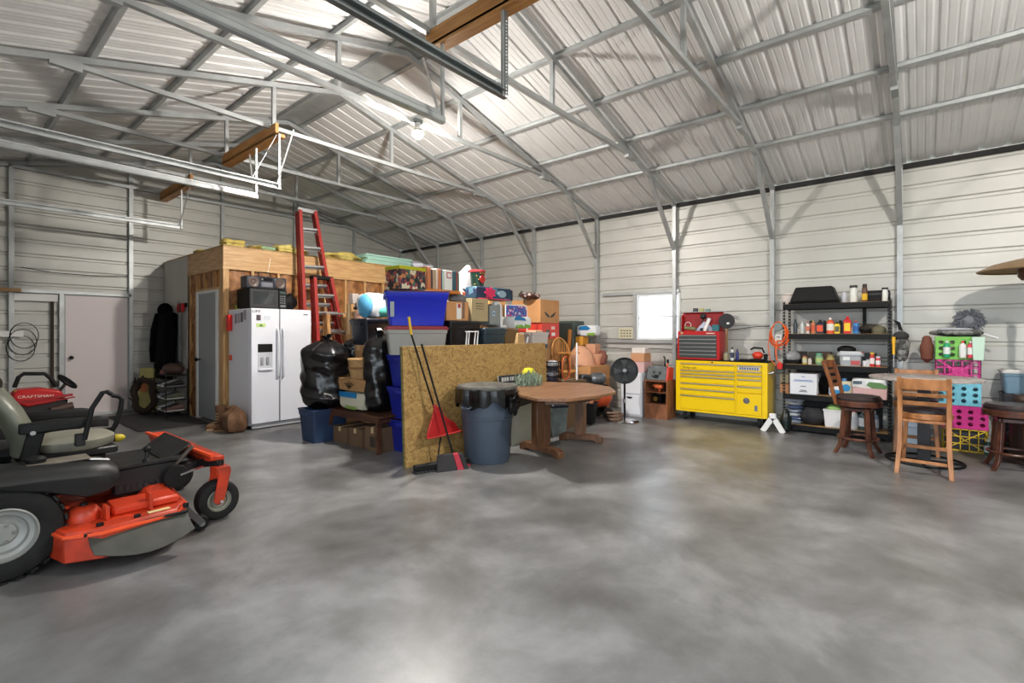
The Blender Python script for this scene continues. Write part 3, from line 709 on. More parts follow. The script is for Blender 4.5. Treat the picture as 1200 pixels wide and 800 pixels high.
# ---------------------------------------------------------------- storage pile: builders
def fr(x0, x1, yt, yb, Y):
    a = aty(x0, (yt+yb)/2, Y); b = aty(x1, (yt+yb)/2, Y); xm = (x0+x1)/2
    return a.x, b.x, aty(xm, yb, Y).z, aty(xm, yt, Y).z
def frx(x0, x1, yt, yb, X):
    a = atx(x0, (yt+yb)/2, X); b = atx(x1, (yt+yb)/2, X); xm = (x0+x1)/2
    return a.y, b.y, atx(xm, yb, X).z, atx(xm, yt, X).z
def tub(w, d, h, tp, th=.004):
    """open tapered tub with a rolled rim and stepped ribs, origin at centre bottom"""
    m = M(); rs = []
    def ring(sx, sy, z, r=.03):
        pts = []
        for cx_, cy_, a0 in ((1,1,0),(-1,1,pi/2),(-1,-1,pi),(1,-1,3*pi/2)):
            for k in range(4):
                a = a0 + k*pi/6; pts.append((cx_*(sx/2-r) + r*cos(a), cy_*(sy/2-r) + r*sin(a), z))
        return pts
    wb, db = w*(1-tp), d*(1-tp)
    L = lambda f: (wb + (w-wb)*f, db + (d-db)*f)
    rs = [ring(*L(0), 0), ring(*L(.1), h*.1), ring(*L(.8), h*.8), ring(L(.86)[0]+.012, L(.86)[1]+.012, h*.82), ring(w+.012, d+.012, h*.96), ring(w+.025, d+.025, h*.965), ring(w+.025, d+.025, h), ring(w-.01, d-.01, h), ring(wb-.01, db-.01, .01)]
    return m.rings(rs), ring
def tote(lab, X0, X1, Y, depth, z0, z1, tm, lm=None, group=None, rz=0, tp=.12, lidh=.03, latch=None, cat='tote', open_=False):
    w = X1 - X0; d = depth; h = z1 - z0 - (lidh if lm else 0)
    t = thing('storage_tote', lab, cat, ((X0+X1)/2, Y + d/2, z0), rz, group)
    m, ring = tub(w - .03, d - .03, h, tp)
    b = obj('tub', m, tm, t, smooth=45)
    for s in (-1, 1): obj('handle_lip', M().box(s*(w/2-.015) - .02, s*(w/2-.015) + .02, -.08, .08, h*.8, h*.93), tm, b, .005)
    if lm:
        l = M().rings([ring(w-.004, d-.004, h - .012), ring(w, d, h), ring(w, d, h + lidh*.5), ring(w-.03, d-.03, h + lidh*.5), ring(w-.045, d-.045, h + lidh*.95), ring(w-.12, d-.12, h + lidh*.95), ring(w-.13, d-.13, h+lidh*.7)])
        obj('lid', l, lm, t, smooth=45)
        if latch:
            for s in (-1, 1): obj('latch', M().box(s*(w/2) - .012, s*(w/2) + .012, -.05, .05, h - .05, h + lidh*.6), latch, t, .004)
    return t
def carton(lab, X0, X1, Y, depth, z0, z1, cm, rz=0, group=None, tp=True, cat='box', name='carton', flaps=False, face='-y'):
    w, d, h = X1 - X0, depth, z1 - z0
    t = thing(name, lab, cat, ((X0+X1)/2, Y + d/2, z0), rz, group)
    if flaps:
        m = M().box(-w/2, w/2, -d/2, -d/2+.005, 0, h).box(-w/2, w/2, d/2-.005, d/2, 0, h).box(-w/2, -w/2+.005, -d/2+.005, d/2-.005, 0, h).box(w/2-.005, w/2, -d/2+.005, d/2-.005, 0, h).box(-w/2, w/2, -d/2, d/2, 0, .005)
        b = obj('body', m, cm, t)
        for s in (-1, 1):
            obj('flap', M().bar((s*w/2, 0, h), (s*(w/2+.07), 0, h + .02), d*.95, .004), cm, t)
            obj('flap', M().bar((0, s*d/2, h), (0, s*(d/2+.03), h + .05), w*.95, .004), cm, t)
    else:
        b = obj('body', M().box(-w/2, w/2, -d/2, d/2, 0, h), cm, t, .004)
        for s in (-1, 1): obj('flap', M().box(-w/2+.002, w/2-.002, (.002 if s > 0 else -d/2+.002), (d/2-.002 if s > 0 else -.002), h, h + .003), cm, t)
        if tp: obj('tape', M().box(-w/2-.001, w/2+.001, -.025, .025, h + .003, h + .0045).box(-w/2-.0015, -w/2, -.025, .025, h*.75, h+.003).box(w/2, w/2+.0015, -.025, .025, h*.75, h+.003), tape, t)
    return t
def front_label(t, d, x0, x1, z0, z1, m, y=None, name='printed_label'):
    return obj(name, M().box(x0, x1, -d/2 - .003, -d/2, z0, z1), m, t)
navy = mat('navy_tote', (26,32,46), .4); blk = mat('black_tote', (20,21,26), .4); teal = mat('slate_teal_tote', (44,62,72), .4)
blu = mat('royal_blue_tote', (24,40,190), .35); grytote = mat('grey_tote', (150,150,146), .45); redlid = mat('maroon_lid', (140,38,50), .4)
deepblue = mat('deep_blue_tote', (30,40,150), .4); steelb = mat('steel_blue_tote', (44,64,96), .45)
darkp = mat('near_black_print', (30,30,34), .5); whitepl = mat('white_plastic', (230,230,232), .35)
label_w = mat('white_label', (226,228,226), .5)

# ---- OSB sheets leaning on the stack
def osb_sheet(i, lab, edge):
    m = M().box(0, 2.50, 0, .011, 0, 1.25)
    t = thing('osb_sheet', lab, 'board', (3.16 + .012*(i % 2), 4.06 + i*.018, .0), 0, 'strand board sheets leaning on the totes', rot=(radians(-2.5), 0, 0))
    obj('sheet', m, osbm, t, .001); obj('painted_edge', M().box(-.0015, .0, 0, .011, 0, 1.25), edge, t)
    return t
greenedge = mat('green_edge_paint', (52,84,56), .7)
for i, l in enumerate(('front oriented strand board sheet facing the broom and trash can', 'strand board sheet second from the front, green painted edge', 'strand board sheet third from the front, green painted edge', 'rearmost strand board sheet of the leaning stack, against the totes')):
    osb_sheet(i, l, greenedge if i else wood('raw_edge', (190,160,104), (150,120,70)))
st = mat('stamp_ink', (96,76,44), .8)
# ---- supporting stacks
for k, l in enumerate(('bottom blue tote of the stack behind the strand board sheets', 'middle blue tote of the stack behind the strand board sheets', 'top blue tote of the stack behind the strand board, under the grey one')):
    tote(l, 3.50, 4.10, 4.34, .56, k*.38, k*.38 + .375, deepblue, None, 'blue totes stacked behind the strand board', tp=.16)
hid = ('lower grey tote hidden in the middle stack', 'upper grey tote hidden in the middle stack', 'lower grey tote hidden under the slate one', 'upper grey tote hidden under the slate one', 'lower grey tote hidden beneath the nappy pack', 'upper grey tote hidden beneath the nappy pack')
for c in range(3):
    for k in range(2):
        tote(hid[c*2+k], 4.12 + c*.62, 4.12 + c*.62 + .60, 4.34, .62, k*.57, k*.57 + .565, grytote, grytote, 'grey totes carrying the pile')
for c, (xa, xb, ya, h) in enumerate(((4.12, 4.86, 5.02, 1.14), (4.92, 5.66, 5.02, 1.14), (5.72, 6.48, 5.02, 1.14), (6.56, 7.30, 5.42, 1.14), (3.86, 4.08, 5.0, .9))):
    carton(('large kraft carton behind the middle grey totes', 'large kraft carton behind the slate tote', 'large kraft carton behind the nappy pack', 'large kraft carton under the red and white printed box', 'narrow kraft carton behind the top blue tote')[c], xa, xb, ya, .7, 0, h, kraft)

carton('plain kraft carton under the pale clear bin', 6.0, 6.46, 4.60, .36, 0, 1.14, kraft)
# ---- top of the pile, left to right
X0, X1, z0, z1 = fr(458, 524, 382, 410, 4.42)
gt = tote('grey tote with maroon lid under the big royal blue tote', -.36, .36, 0, .46, 1.14, 1.47, grytote, redlid, tp=.1, rz=radians(-33)); gt.location.x, gt.location.y = 3.74, 4.62
X0, X1, z0, z1 = fr(459, 526, 341, 382, 4.42)
X0, X1 = 0, .74
bt = tote('big royal blue tote with maroon rim, high on the pile', X0, X1, 0, .48, 1.475, z1 - .01, blu, None, tp=.14, rz=radians(-33)); bt.location.x, bt.location.y = 3.74, 4.62
obj('lid_rim', M().box(-(X1-X0)/2, (X1-X0)/2, -.24, .24, z1-.01-1.475, z1-1.465), mat('brown_lid', (96,56,60), .4), bt, .006)
obj('paper_tag', M().box(-.31, -.265, -.236, -.228, .10, .27), mat('grey_tag', (150,160,160), .4), bt)
btop = z1 + .012
toyp = patches('toy_print', [(34,30,34),(150,60,70),(206,196,170),(60,90,80),(40,40,60),(190,120,70),(90,40,50)], 26)
X0, X1, _, zt = fr(466, 497, 316, 342, 4.45)
tb = carton('toy box with an olive green top and dark busy print', X0, X1, 4.42, .26, btop, btop + (zt - _), toyp, tp=False)
obj('top_band', M().box(-(X1-X0)/2-.002, (X1-X0)/2+.002, -.132, .132, (zt-_)*.87, (zt-_)+.006), mat('olive_print', (176,176,20), .4), tb)
X0, X1, _, zt = fr(499, 540, 315, 343, 4.5)
h = zt - _; w = X1 - X0
mb = carton('open carton packed with upright magazines and a white folder', X0, X1, 4.5, .3, btop, btop + h*.12, mat('orange_tray', (190,120,50), .7), flaps=False, tp=False)
xx = -w/2 + .004
mags = [((150,90,50),.04),((190,120,80),.05),((70,60,60),.03),((170,150,120),.05),((200,190,180),.03),((190,120,60),.05),((60,80,110),.02),((180,200,190),.035),((222,226,222),.13),((50,90,100),.07),((170,60,60),.02),((70,110,90),.03)]
sc_ = (w - .01) / sum(q[1] for q in mags); rr = random.Random(2)
names = ['tan folder at the left end', 'copper-toned magazine second along', 'thin charcoal binder', 'beige magazine', 'pale thin magazine', 'amber magazine', 'thin blue-grey notebook', 'pale green notebook', 'wide white folder with a red stamp', 'teal picture book', 'thin red booklet', 'sage green book at the right end']
for (c, ww), nm in zip(mags, names):
    ww *= sc_; hh = h*.88*rr.uniform(.9, 1.0)
    b = thing('magazine', nm + ' upright in the open carton on the blue tote', 'magazine', (mb.location.x + xx + ww/2, 4.65, btop + h*.12 + .004), 0, 'magazines in the carton on the blue tote')
    obj('cover', M().box(-ww/2, ww/2-.001, -.13, .13, 0, hh), mat(f'mag_{c[0]}_{c[1]}', c, .5), b, .002)
    obj('pages', M().box(-ww/2+.003, ww/2-.004, -.127, .127, hh - .002, hh + .001), whitepl, b)
    if ww > .1: obj('stamp', M().box(-.03, .05, -.134, -.13, hh*.6, hh*.9), mat('red_stamp', (176,60,56), .5), b); obj('stamp_paper', M().box(-.02, .04, -.136, -.133, hh*.65, hh*.85), label_w, b)
    xx += ww
# white woven bag with black marks, and bags
wbagm = patches('white_bag_marks', [(226,226,230)]*9 + [(40,44,60)], 16, rnd=1)
def sack(c, r, ph, zt=.5, amp=.1):
    return M().blob(c, r, 26, 18, lambda d: 1 + amp*sin(5*d.x + 3*d.z + ph) * cos(4*d.y + ph) + amp*.6*sin(9*d.z + 5*d.x + ph*2) + amp*.4*sin(14*d.y + 6*d.z))
p = aty(545, 338, 4.75)
wb = thing('woven_sack', 'tall white woven sack with black marks and an orange stripe', 'sack', (p.x + .02, 4.95, 1.56))
q = Vector((0,0,0))
rs = []
for z, rx, ry, off in ((.0, .15, .10, 0), (.1, .17, .12, 0), (.22, .17, .12, 0), (.38, .15, .10, .0), (.5, .13, .08, .02), (.62, .10, .05, .05), (.72, .055, .03, .085), (.80, .02, .015, .10)):
    rs.append([(off + rx*cos(2*pi*j/28)*(1+.07*sin(5*j+z*20)), ry*sin(2*pi*j/28), z) for j in range(28)])
obj('body', M().rings(rs), wbagm, wb)
obj('orange_stripe', M().rings([[(rx*cos(2*pi*j/28)*1.04, ry*sin(2*pi*j/28)*1.06, z) for j in range(28)] for z, rx, ry in ((.33, .155, .11), (.40, .15, .105))]), mat('stripe_orange', (226,110,50), .5), wb)
wb.location.z = 1.55; wb.scale = (1.8, 1.2, 1.0); wb.location.x += .06
p = aty(537, 356, 4.6)
single('grey_plastic_bag', sack((0,0,.07), (.13,.1,.07), 1), mat('grey_film', (120,126,134), .25, trans=.3), 'crumpled grey plastic bag on the labelled kraft carton', 'bag', (p.x, 4.62, p.z))
nap = patches('nappy_print', [(228,228,232),(228,228,232),(120,60,70),(60,60,70),(200,206,216)], 18)
p = aty(545, 352, 4.62)
single('printed_pack', sack((0,0,.075), (.085,.08,.08), 2, amp=.06), nap, 'small white printed pack wedged below the white woven sack', 'pack', (p.x + .01, 4.78, p.z - .02))
# black tote, slate tote, cartons over them
X0, X1, z0, z1 = fr(523, 562, 376, 405, 4.45)
tote('black tote below the labelled kraft carton, right of the grey tote', X0 + .02, X1, 4.40, .5, 1.142, z1, blk, blk)
zb = z1 + .003
X0, X1, z0, z1 = fr(565, 592, 384, 405, 4.45)
tote('slate blue tote beside the black tote, behind the strand board', X0, X1, 4.40, .5, 1.142, z1, teal, teal, latch=whitepl)
zs = z1 + .003
wf_ = thing('wire_stand', 'white metal frame standing in front of the black tote', 'frame', (aty(552, 390, 4.36).x, 4.36, 1.145))
for dx in (-.10, -.06, .05, .10): obj('bar', M().cyl((dx, 0, 0), (dx + .02, -.01, .27), .008, 8), whitepl, wf_)
obj('cross_bar', M().cyl((-.10, 0, .26), (.12, -.01, .262), .006, 8), whitepl, wf_)
X0, X1, a_, b_ = fr(525, 551, 355, 377, 4.42)
c = carton('kraft carton with a white label patch, on the black tote', X0, X1, 4.45, .3, zb, zb + b_ - a_, kraft2)
front_label(c, .3, -.02, .06, .02, b_ - a_ - .02, label_w); front_label(c, .304, -.0, .045, .16, .21, mat('red_stamp', (176,60,56), .5)); front_label(c, .3, .08, .12, .03, b_-a_, mat('dark_tape', (120,96,84), .4))
X0, X1, a_, b_ = fr(552, 572, 350, 383, 4.5)
c = carton('tall tan carton with lines of dark printing beside the grey upended tote', X0 + .01, X1, 4.5, .28, zb, zb + .30, mat('faded_tan_card', (176,158,120), .8))
for k in range(3): front_label(c, .28, -.08, .07, .16 + k*.035, .168 + k*.035, darkp, name='printed_line')
X0, X1, a_, b_ = fr(573, 585, 352, 385, 4.5)
g = thing('storage_tote', 'grey tote standing on its end with a blue sticker', 'tote', ((X0+X1)/2 + .02, 4.62, zs))
m, _r = tub(.30, .22, .19, .1); m.xf(Matrix.Rotation(pi/2, 4, 'Y')); m.xf(Matrix.Translation((-.09, 0, .17)))
obj('tub', m, mat('plain_grey_tote', (140,144,142), .45), g); obj('sticker', M().box(-.05, .0, -.118, -.112, .16, .23), mat('pale_blue_sticker', (170,200,216), .4), g); obj('sticker_mark', M().box(-.035, -.012, -.12, -.117, .18, .21), mat('blue_mark', (40,90,150), .4), g)
wt = thing('plastic_shell', 'white plastic toy shell arched around the upended grey tote', 'toy', (aty(588, 385, 4.5).x, 4.56, zs))
obj('shell', M().tube([(-.11, 0, .33), (-.03, 0, .345), (.02, 0, .31), (.035, 0, .2), (.04, 0, .0)], [.03,.035,.035,.03,.03], 12), whitepl, wt); obj('ledge', M().box(.01, .14, -.04, .04, 0, .04), whitepl, wt, .008)
# tin, wrapped toy, etc
zr = zb + .305
X0, X1, a_, b_ = fr(554, 594, 336, 352, 4.5)
tw_ = thing('boxed_toy', 'long blue boxed toy with a pink burst and dark end', 'toy', (aty(574, 345, 4.6).x, 4.62, zr + .0), radians(-4))
w = (X1 - X0)
obj('body', M().frus((0,0), (w, .24), (w*.97, .22), 0, .165), patches('blue_toy_print', [(26,60,84),(20,80,110),(40,44,80),(90,130,150),(24,50,70)], 12), tw_, .01)
obj('dark_end', M().box(w/2 - .01, w/2 + .03, -.11, .11, .0, .15), darkp, tw_, .01)
obj('pink_burst', M().prism([(-.09 + (.10 if k % 2 else .065)*1.15*cos(k*pi/7), .085 + (.085 if k % 2 else .06)*sin(k*pi/7)) for k in range(14)], -.13, -.118, 'xz'), mat('hot_pink', (222,50,96), .4), tw_)
obj('pale_oval', M().prism([(.14 + .08*cos(k*pi/8), .08 + .05*sin(k*pi/8)) for k in range(16)], -.125, -.118, 'xz'), mat('pale_print', (150,176,190), .4), tw_)
obj('pink_edge', M().box(-w*.45, w*.45, -.122, -.118, 0, .012), mat('hot_pink', (222,50,96), .4), tw_)
ct = thing('party_tin', 'tall festive green tin bucket with red rim on the boxed toy', 'tin', (aty(562, 325, 4.62).x, 4.66, zr + .168))
obj('body', M().lathe([(.085, 0), (.105, .20)], 28), mat('tin_green', (36,70,56), .35, var=.6, vscale=30), ct)
obj('rim', M().lathe([(.106, .195), (.113, .20), (.113, .225), (.100, .23)], 28), mat('tin_red', (190,60,66), .35), ct)
obj('red_disc', M().lathe([(.055, -.101), (.052, -.108), (.001, -.108)], 20, (-.01, 0, .1), 'y'), mat('tin_red2', (196,40,36), .35), ct)
for k in range(10):
    a_ = -pi/2 + (k - 4.5)*.26; zz = .03 + (k * 7 % 10)*.016
    if abs(k - 4.5) < 2 : zz = .18
    obj('gold_dot', M().blob((cos(a_)*.102, sin(a_)*.102, zz), (.008,.008,.008), 8, 6), mat('gold_dot', (230,170,80), .3), ct)
# right of the tin
zs2 = 1.145
X0, X1, a_, b_ = fr(592, 607, 386, 404, 4.45)
carton('dark brown carton low beside the slate tote', X0, X1 + .02, 4.45, .4, zs2, b_, mat('dark_brown_card', (110,84,48), .8))
npk = thing('nappy_pack', 'blue, white and green nappy pack lying above the dark brown carton', 'pack', (aty(608, 378, 4.6).x, 4.66, b_ + .006))
w = .46
obj('body', M().blob((0,0,.1), (w/2, .16, .1), 24, 14, lambda d: 1 / max(abs(d.x), abs(d.y)*1.02, abs(d.z)*1.02)**.8 * .93), mat('pack_white', (226,230,232), .35), npk)
obj('blue_panel', M().prism([(-.2,.13),(-.2,.17),(-.14,.2),(.02,.16),(.05,.125),(-.05,.13)], -.163, -.15, 'xz'), mat('pack_blue', (28,120,180), .35), npk)
obj('green_panel', M().prism([(-.17,.02),(-.17,.06),(-.05,.07),(-.02,.04),(.02,.04),(.03,.075),(.15,.06),(.16,.02)], -.163, -.15, 'xz'), mat('pack_green', (120,170,60), .35), npk)
pp = thing('padded_panel', 'purple and blue patterned panel in a rounded white tube, behind the nappy pack', 'panel', (aty(609, 366, 4.85).x, 4.93, 1.62))
obj('fabric', M().box(-.24, .22, -.01, .01, 0, .20).prism([(.22, 0), (.26, .03), (.27, .12), (.25, .18), (.22, .20)], -.01, .01, 'xz'), patches('panel_print', [(60,60,150),(120,60,130),(200,190,210),(40,90,170),(190,60,80),(60,110,170)], 34), pp)
obj('tube', M().tube([(-.25, 0, -.47), (-.25, 0, .2), (.2, 0, .215), (.27, 0, .18), (.29, 0, .1), (.29, 0, -.47)], .01, 8), whitepl, pp)
X0, X1, a_, b_ = fr(594, 609, 345, 356, 4.75)
carton('support carton hidden behind the patterned panel', X0 - .15, X1 + .25, 5.08, .4, 1.145, a_ , kraft)
c = carton('small peach carton with a round brown mark, right of the boxed toy', X0, X1 + .08, 5.1, .28, a_ + .004, a_ + .15, mat('peach_card', (222,170,110), .8), tp=False)
obj('round_mark', M().lathe([(.03, -.141), (.03, -.143), (.018, -.143), (.018, -.141)], 18, (-.05, 0, .09), 'y'), mat('brown_mark', (140,84,50), .6), c)
# big logo carton, leopard pillow
p = aty(635, 362, 4.85)
X1 = aty(657, 362, 4.85).x; zt = aty(640, 351, 4.85).z; zb2 = aty(640, 378, 4.85).z
carton('kraft carton below the red printed box', p.x - .02, X1 + .02, 4.88, .5, 0, aty(640, 397, 4.85).z - .005, kraft)
rb = carton('red and white printed box under the big winged carton', p.x + .03, X1, 4.88, .5, aty(640, 397, 4.85).z, zb2 - .006, mat('red_print', (222,70,56), .5), tp=False)
w = X1 - p.x - .03
for sx, sz, cc in ((-.08, .10, (90,100,90)), (.08, .05, (230,226,224)), (-.07, .03, (60,60,64)), (.07, .16, (240,200,190))): obj('print_patch', M().box(sx - .05, sx + .05, -.254, -.25, sz, sz + .055), mat(f'print_{cc[0]}', cc, .5), rb)
bc = carton('big kraft carton with a dark winged emblem, highest at the right of the pile', p.x, X1, 4.88, .62, zb2, zt, kraft2)
for s in (-1, 1): obj('wing_emblem', M().prism([(s*.02, .12), (s*.05, .135), (s*.15, .19), (s*.155, .175), (s*.11, .12), (s*.05, .095), (s*.015, .09)], -.315, -.31, 'xz'), darkp, bc)
leo = patches('leopard_print', [(60,34,34),(60,34,34),(210,190,180),(96,56,50),(70,40,40)], 30)
single('leopard_pillow', M().blob((0,0,.06), (.21,.16,.065), 22, 12, lambda d: 1 + .1*sin(6*d.x)), leo, 'brown and white leopard print cushion on the winged carton', 'cushion', (p.x + .02, 5.12, zt + .006), .2)
sp = thing('dried_sprig', 'dark green dried sprig poking up beside the leopard cushion', 'plant', (aty(607, 348, 4.85).x - .02, 5.2, 1.99))
obj('stem', M().tube([(0,0,0), (.05,0,.06), (.11,0,.12)], .005, 6), mat('sprig_green', (70,70,40), .8), sp)
for k in range(4): obj('leaf', M().blob((.03 + k*.025, 0, .05 + k*.02), (.025, .008, .012), 8, 6), mat('sprig_green', (70,70,40), .8), sp)
sp.location = (aty(607, 348, 5.2).x, 5.2, 1.145 + 0); sp.location.z = carton_top = a_ + .155
# low clutter over the right end of the strand board
X0, X1, a_, b_ = fr(601, 618, 387, 404, 4.4)
kb = single('kraft_bag', M().frus((0,0), (.2,.1), (.16,.03), 0, .24), mat('kraft_paper', (184,150,104), .8, bump=.3, bscale=30), 'folded kraft paper bag leaning in front of the nappy pack', 'bag', ((X0+X1)/2, 4.42, 1.145), rot=(0, radians(6), 0), bevel=.01)
sl = thing('strap_roll', 'loops of white strapping hanging beside the kraft paper bag', 'strap', (aty(618, 393, 4.4).x, 4.46, 1.145))
obj('loop', M().tube([(-.08, 0, .2), (-.06, 0, .1), (0, 0, .05), (.06, 0, .1), (.09, 0, .19)], .014, 8), whitepl, sl); obj('loop', M().tube([(-.03, .02, .2), (-.03, .02, .08), (0.02, .02, .0)], .016, 8), whitepl, sl)
cl = tote('pale clear bin of papers with a dark tray, left of the red printed box', aty(620, 390, 4.7).x, aty(640, 390, 4.7).x, 4.62, .3, 1.145, 1.40, mat('cloudy_plastic', (206,196,190), .3), None, tp=.08)
obj('contents', M().box(-.1, .1, -.1, .1, .2, .29), mat('peach_paper', (220,180,150), .7), cl, .01); obj('tray', M().box(-.12, .14, -.165, -.135, .0, .07), mat('navy_tray', (50,66,92), .4), cl, .008)

# ---- left side of the pile
tan = mat('tan_wicker', (190,150,100), .8, var=.2, vscale=20, bump=.5, bscale=60)
bagm = mat('black_bin_liner', (14,14,16), .22, bump=.5, bscale=9)
def trashbag(lab, c, rx, ry, h, ph, knot=True):
    t = thing('trash_bag', lab, 'trash bag', c, ph, 'full black trash bags')
    rr = random.Random(int(ph*100)); pr = [rr.uniform(0, 6) for _ in range(8)]
    rs = []; n = 48; H = 30
    for i in range(H + 1):
        f = i / H; z = h * f
        r = (sin(min(1, f*5 + .25) * pi/2)**.6) * (1 - .10*sin(f*pi)) * (1 if f < .78 else max(.06, cos((f - .78)/.22*pi/2)**.75))
        ring = []
        for j in range(n):
            a = 2*pi*j/n
            k = 1 + .05*sin(3*a + pr[0] + f*4) + .035*sin(7*a + pr[1] + f*11) + .025*sin(5*f*6 + 2*a + pr[2]) + .022*abs(sin(11*a + pr[3] + 9*f)) + (.05*sin(9*a+pr[4]) if f > .75 else 0) + .02*sin(f*40 + 3*sin(2*a+pr[5]))
            ring.append((rx*r*k*cos(a), ry*r*k*sin(a), z + .01*sin(5*a + pr[6])))
        rs.append(ring)
    obj('body', M().rings(rs), bagm, t, smooth=60)
    if knot:
        m = M()
        for k in range(6):
            a = k*pi/3 + ph; m.bar((0,0,h-.02), (.07*cos(a), .07*sin(a), h + .05 + .02*(k % 2)), .05, .006)
        m.blob((0,0,h), (.03,.03,.03), 8, 6)
        obj('knot', m, bagm, t)
    return t
bx, by = 3.32, 6.0
tote('dark steel blue tote on the floor under the sagging trash bag', 3.08, 3.60, 5.80, .42, 0, .42, steelb, None, tp=.14)
pA = aty(388, 440, 5.95)
trashbag('wide black trash bag sagging over the steel blue tote by the fridge', (pA.x - .02, 6.02, .425), .33, .33, .88, .7)
pC = aty(418, 402, 6.3)
bag = thing
# bench
bw = wood('dark_bench_wood', (96,58,36), (66,38,24), scale=(30, 3, 30))
bn = thing('bench', 'dark brown wooden bench holding the tall trash bag and cartons', 'bench', (3.55, 5.32, 0))
for k in range(3): obj('seat_slat', M().box(-.22 + k*.15, -.08 + k*.15, -.56, .56, .40, .425), bw, bn, .003)
for s in (-1, 1):
    for a in (-.2, .2): obj('leg', M().bar((a, s*.5, .40), (a*1.15, s*.56, 0), .05, .04), bw, bn)
    obj('rail', M().bar((-.2, s*.51, .36), (.2, s*.51, .36), .03, .05), bw, bn)
obj('apron', M().box(-.22, -.2, -.54, .54, .34, .4), bw, bn)
zb_ = .428
trashbag('tall narrow black trash bag standing on the near end of the bench', (3.60, 5.14, zb_), .21, .22, .95, 2.1)
# diaper pack, print box, hamper on the bench
ya, yb2, a_, b_ = frx(394, 425, 457, 485, 3.36)
pk = thing('nappy_pack', 'cream and blue nappy pack on the bench under the printed carton', 'pack', (3.52, (ya+yb2)/2 , zb_))
L = abs(yb2 - ya)
obj('body', M().blob((0,0,.12), (.15, L/2, .12), 24, 14, lambda d: 1 / max(abs(d.x), abs(d.y), abs(d.z)*1.02)**.8 * .93), mat('pack_cream', (206,202,180), .4), pk)
obj('blue_panel', M().box(-.152, -.14, -.13, L/2-.06, .16, .225), mat('pack_blue', (28,120,180), .35), pk); obj('green_panel', M().box(-.152, -.14, -.13, .1, .02, .055), mat('pack_green2', (130,160,80), .35), pk)
kc = carton('kraft carton with a dark plant print stacked on the nappy pack', 3.38, 3.68, (ya+yb2)/2 - L/2, L, zb_ + .245, zb_ + .245 + .14, kraft, tp=False)
for k in range(5): obj('plant_print', M().bar((-.154, .02, .02), (-.154, .02 + .05*(k-2), .11 - .01*abs(k-2)), .02, .004), mat('dark_print', (70,50,30), .7), kc)
hm = thing('hamper', 'round tan woven hamper on the printed carton between trash bags', 'hamper', (3.56, (ya+yb2)/2 - .0, zb_ + .392))
obj('body', M().lathe([(.15, 0), (.16, .05), (.175, .12), (.178, .13), (.172, .14), (.185, .23), (.19, .24), (.18, .25), (.16, .25), (.14, .02)], 32), tan, hm)
obj('band', M().lathe([(.177, .12), (.185, .125), (.185, .14), (.177, .145)], 32, cap=False), wood('wicker_band', (150,106,60), (120,80,40)), hm)
trashbag('small black trash bag wedged behind the tan hamper', (aty(418, 402, 5.9).x, 5.95, .95), .2, .17, .36, 4.2, False)
carton('kraft carton standing behind the hamper under the small trash bag', 3.80, 4.3, 5.75, .5, 0, .945, kraft)
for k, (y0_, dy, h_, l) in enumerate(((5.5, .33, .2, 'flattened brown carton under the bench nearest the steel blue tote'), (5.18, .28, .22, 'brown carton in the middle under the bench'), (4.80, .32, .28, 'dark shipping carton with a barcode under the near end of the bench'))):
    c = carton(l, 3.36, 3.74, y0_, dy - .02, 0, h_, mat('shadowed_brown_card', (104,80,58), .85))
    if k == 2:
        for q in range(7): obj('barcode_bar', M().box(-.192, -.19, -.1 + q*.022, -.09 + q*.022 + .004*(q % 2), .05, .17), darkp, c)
# navy tote + bundle
X0, X1, a_, b_ = fr(429, 461, 373, 395, 5.5)
carton('tall carton supporting the navy tote behind the trash bags', X0 + .1, X1 + .1, 5.62, .4, 0, a_ - .1, kraft) if False else None
tote('navy tote behind the tall trash bag, under the clear bag of linens', X0, X1, 5.5, .42, b_ - .35, b_, navy, navy)
carton('big kraft carton carrying the navy tote', X0 + .02, X1 - .02, 5.52, .38, .95, b_ - .355, kraft) if b_ - .355 > 1.0 else None
pB = aty(442, 357, 5.6)
lb = thing('linen_bag', 'clear bag of white, blue and teal linens on the navy tote', 'bag', (pB.x, 5.70, b_ + .004))
obj('film', M().blob((0,0,.13), (.21,.17,.14), 26, 16, lambda d: 1 / max(abs(d.x), abs(d.y), abs(d.z)*1.0)**.6 * .9 + .03*sin(9*d.x+5*d.z)), mat('pale_film', (216,222,226), .3), lb)
obj('blue_linen', M().blob((-.15,-.05,.12), (.075,.13,.12), 14, 10), mat('sky_blue_cloth', (90,170,214), .6), lb)
obj('teal_linen', M().blob((.09,-.09,.07), (.12,.09,.06), 14, 10), mat('teal_cloth', (90,190,176), .6), lb)
p = aty(456, 379, 5.2)
carton('small pink printed carton beside the navy tote', p.x - .06, p.x + .05, 5.1, .2, b_ - .35, b_ - .12, mat('pink_card', (190,150,140), .7), tp=False) if False else None
# tall items between the ladders and the linens
X0, X1, a_, b_ = fr(409, 427, 352, 400, 6.6)
carton('tall plain kraft carton between the stepladders and the linen bag', X0 + .10, X1 + .10, 6.7, .14, 0, b_ - .05, kraft)
p = aty(415, 352, 6.55)
single('rolled_rug', M().lathe([(.07, 0), (.07, 1.72), (.05, 1.72), (.05, 1.68)], 20), patches('faded_rug', [(150,110,90),(170,140,120),(120,80,70),(140,120,110)], 30), 'tall rolled patterned rug standing left of the kraft carton', 'rug', (p.x + .06, 6.52, 0))
lb.scale = (1, 1, 1.35)
fl = thing('dried_flowers', 'dark dried flower heads above the rolled rug', 'plant', (p.x + .04, 6.52, 1.72))
for k in range(7):
    a = k*.9; obj('flower_head', M().blob((.05*cos(a), .04*sin(a), .04 + .03*(k % 3)), (.035,.03,.03), 8, 6), mat('dried_flower', (70,60,56), .9), fl)
fl.location = (p.x + .06, 6.52, 1.722)
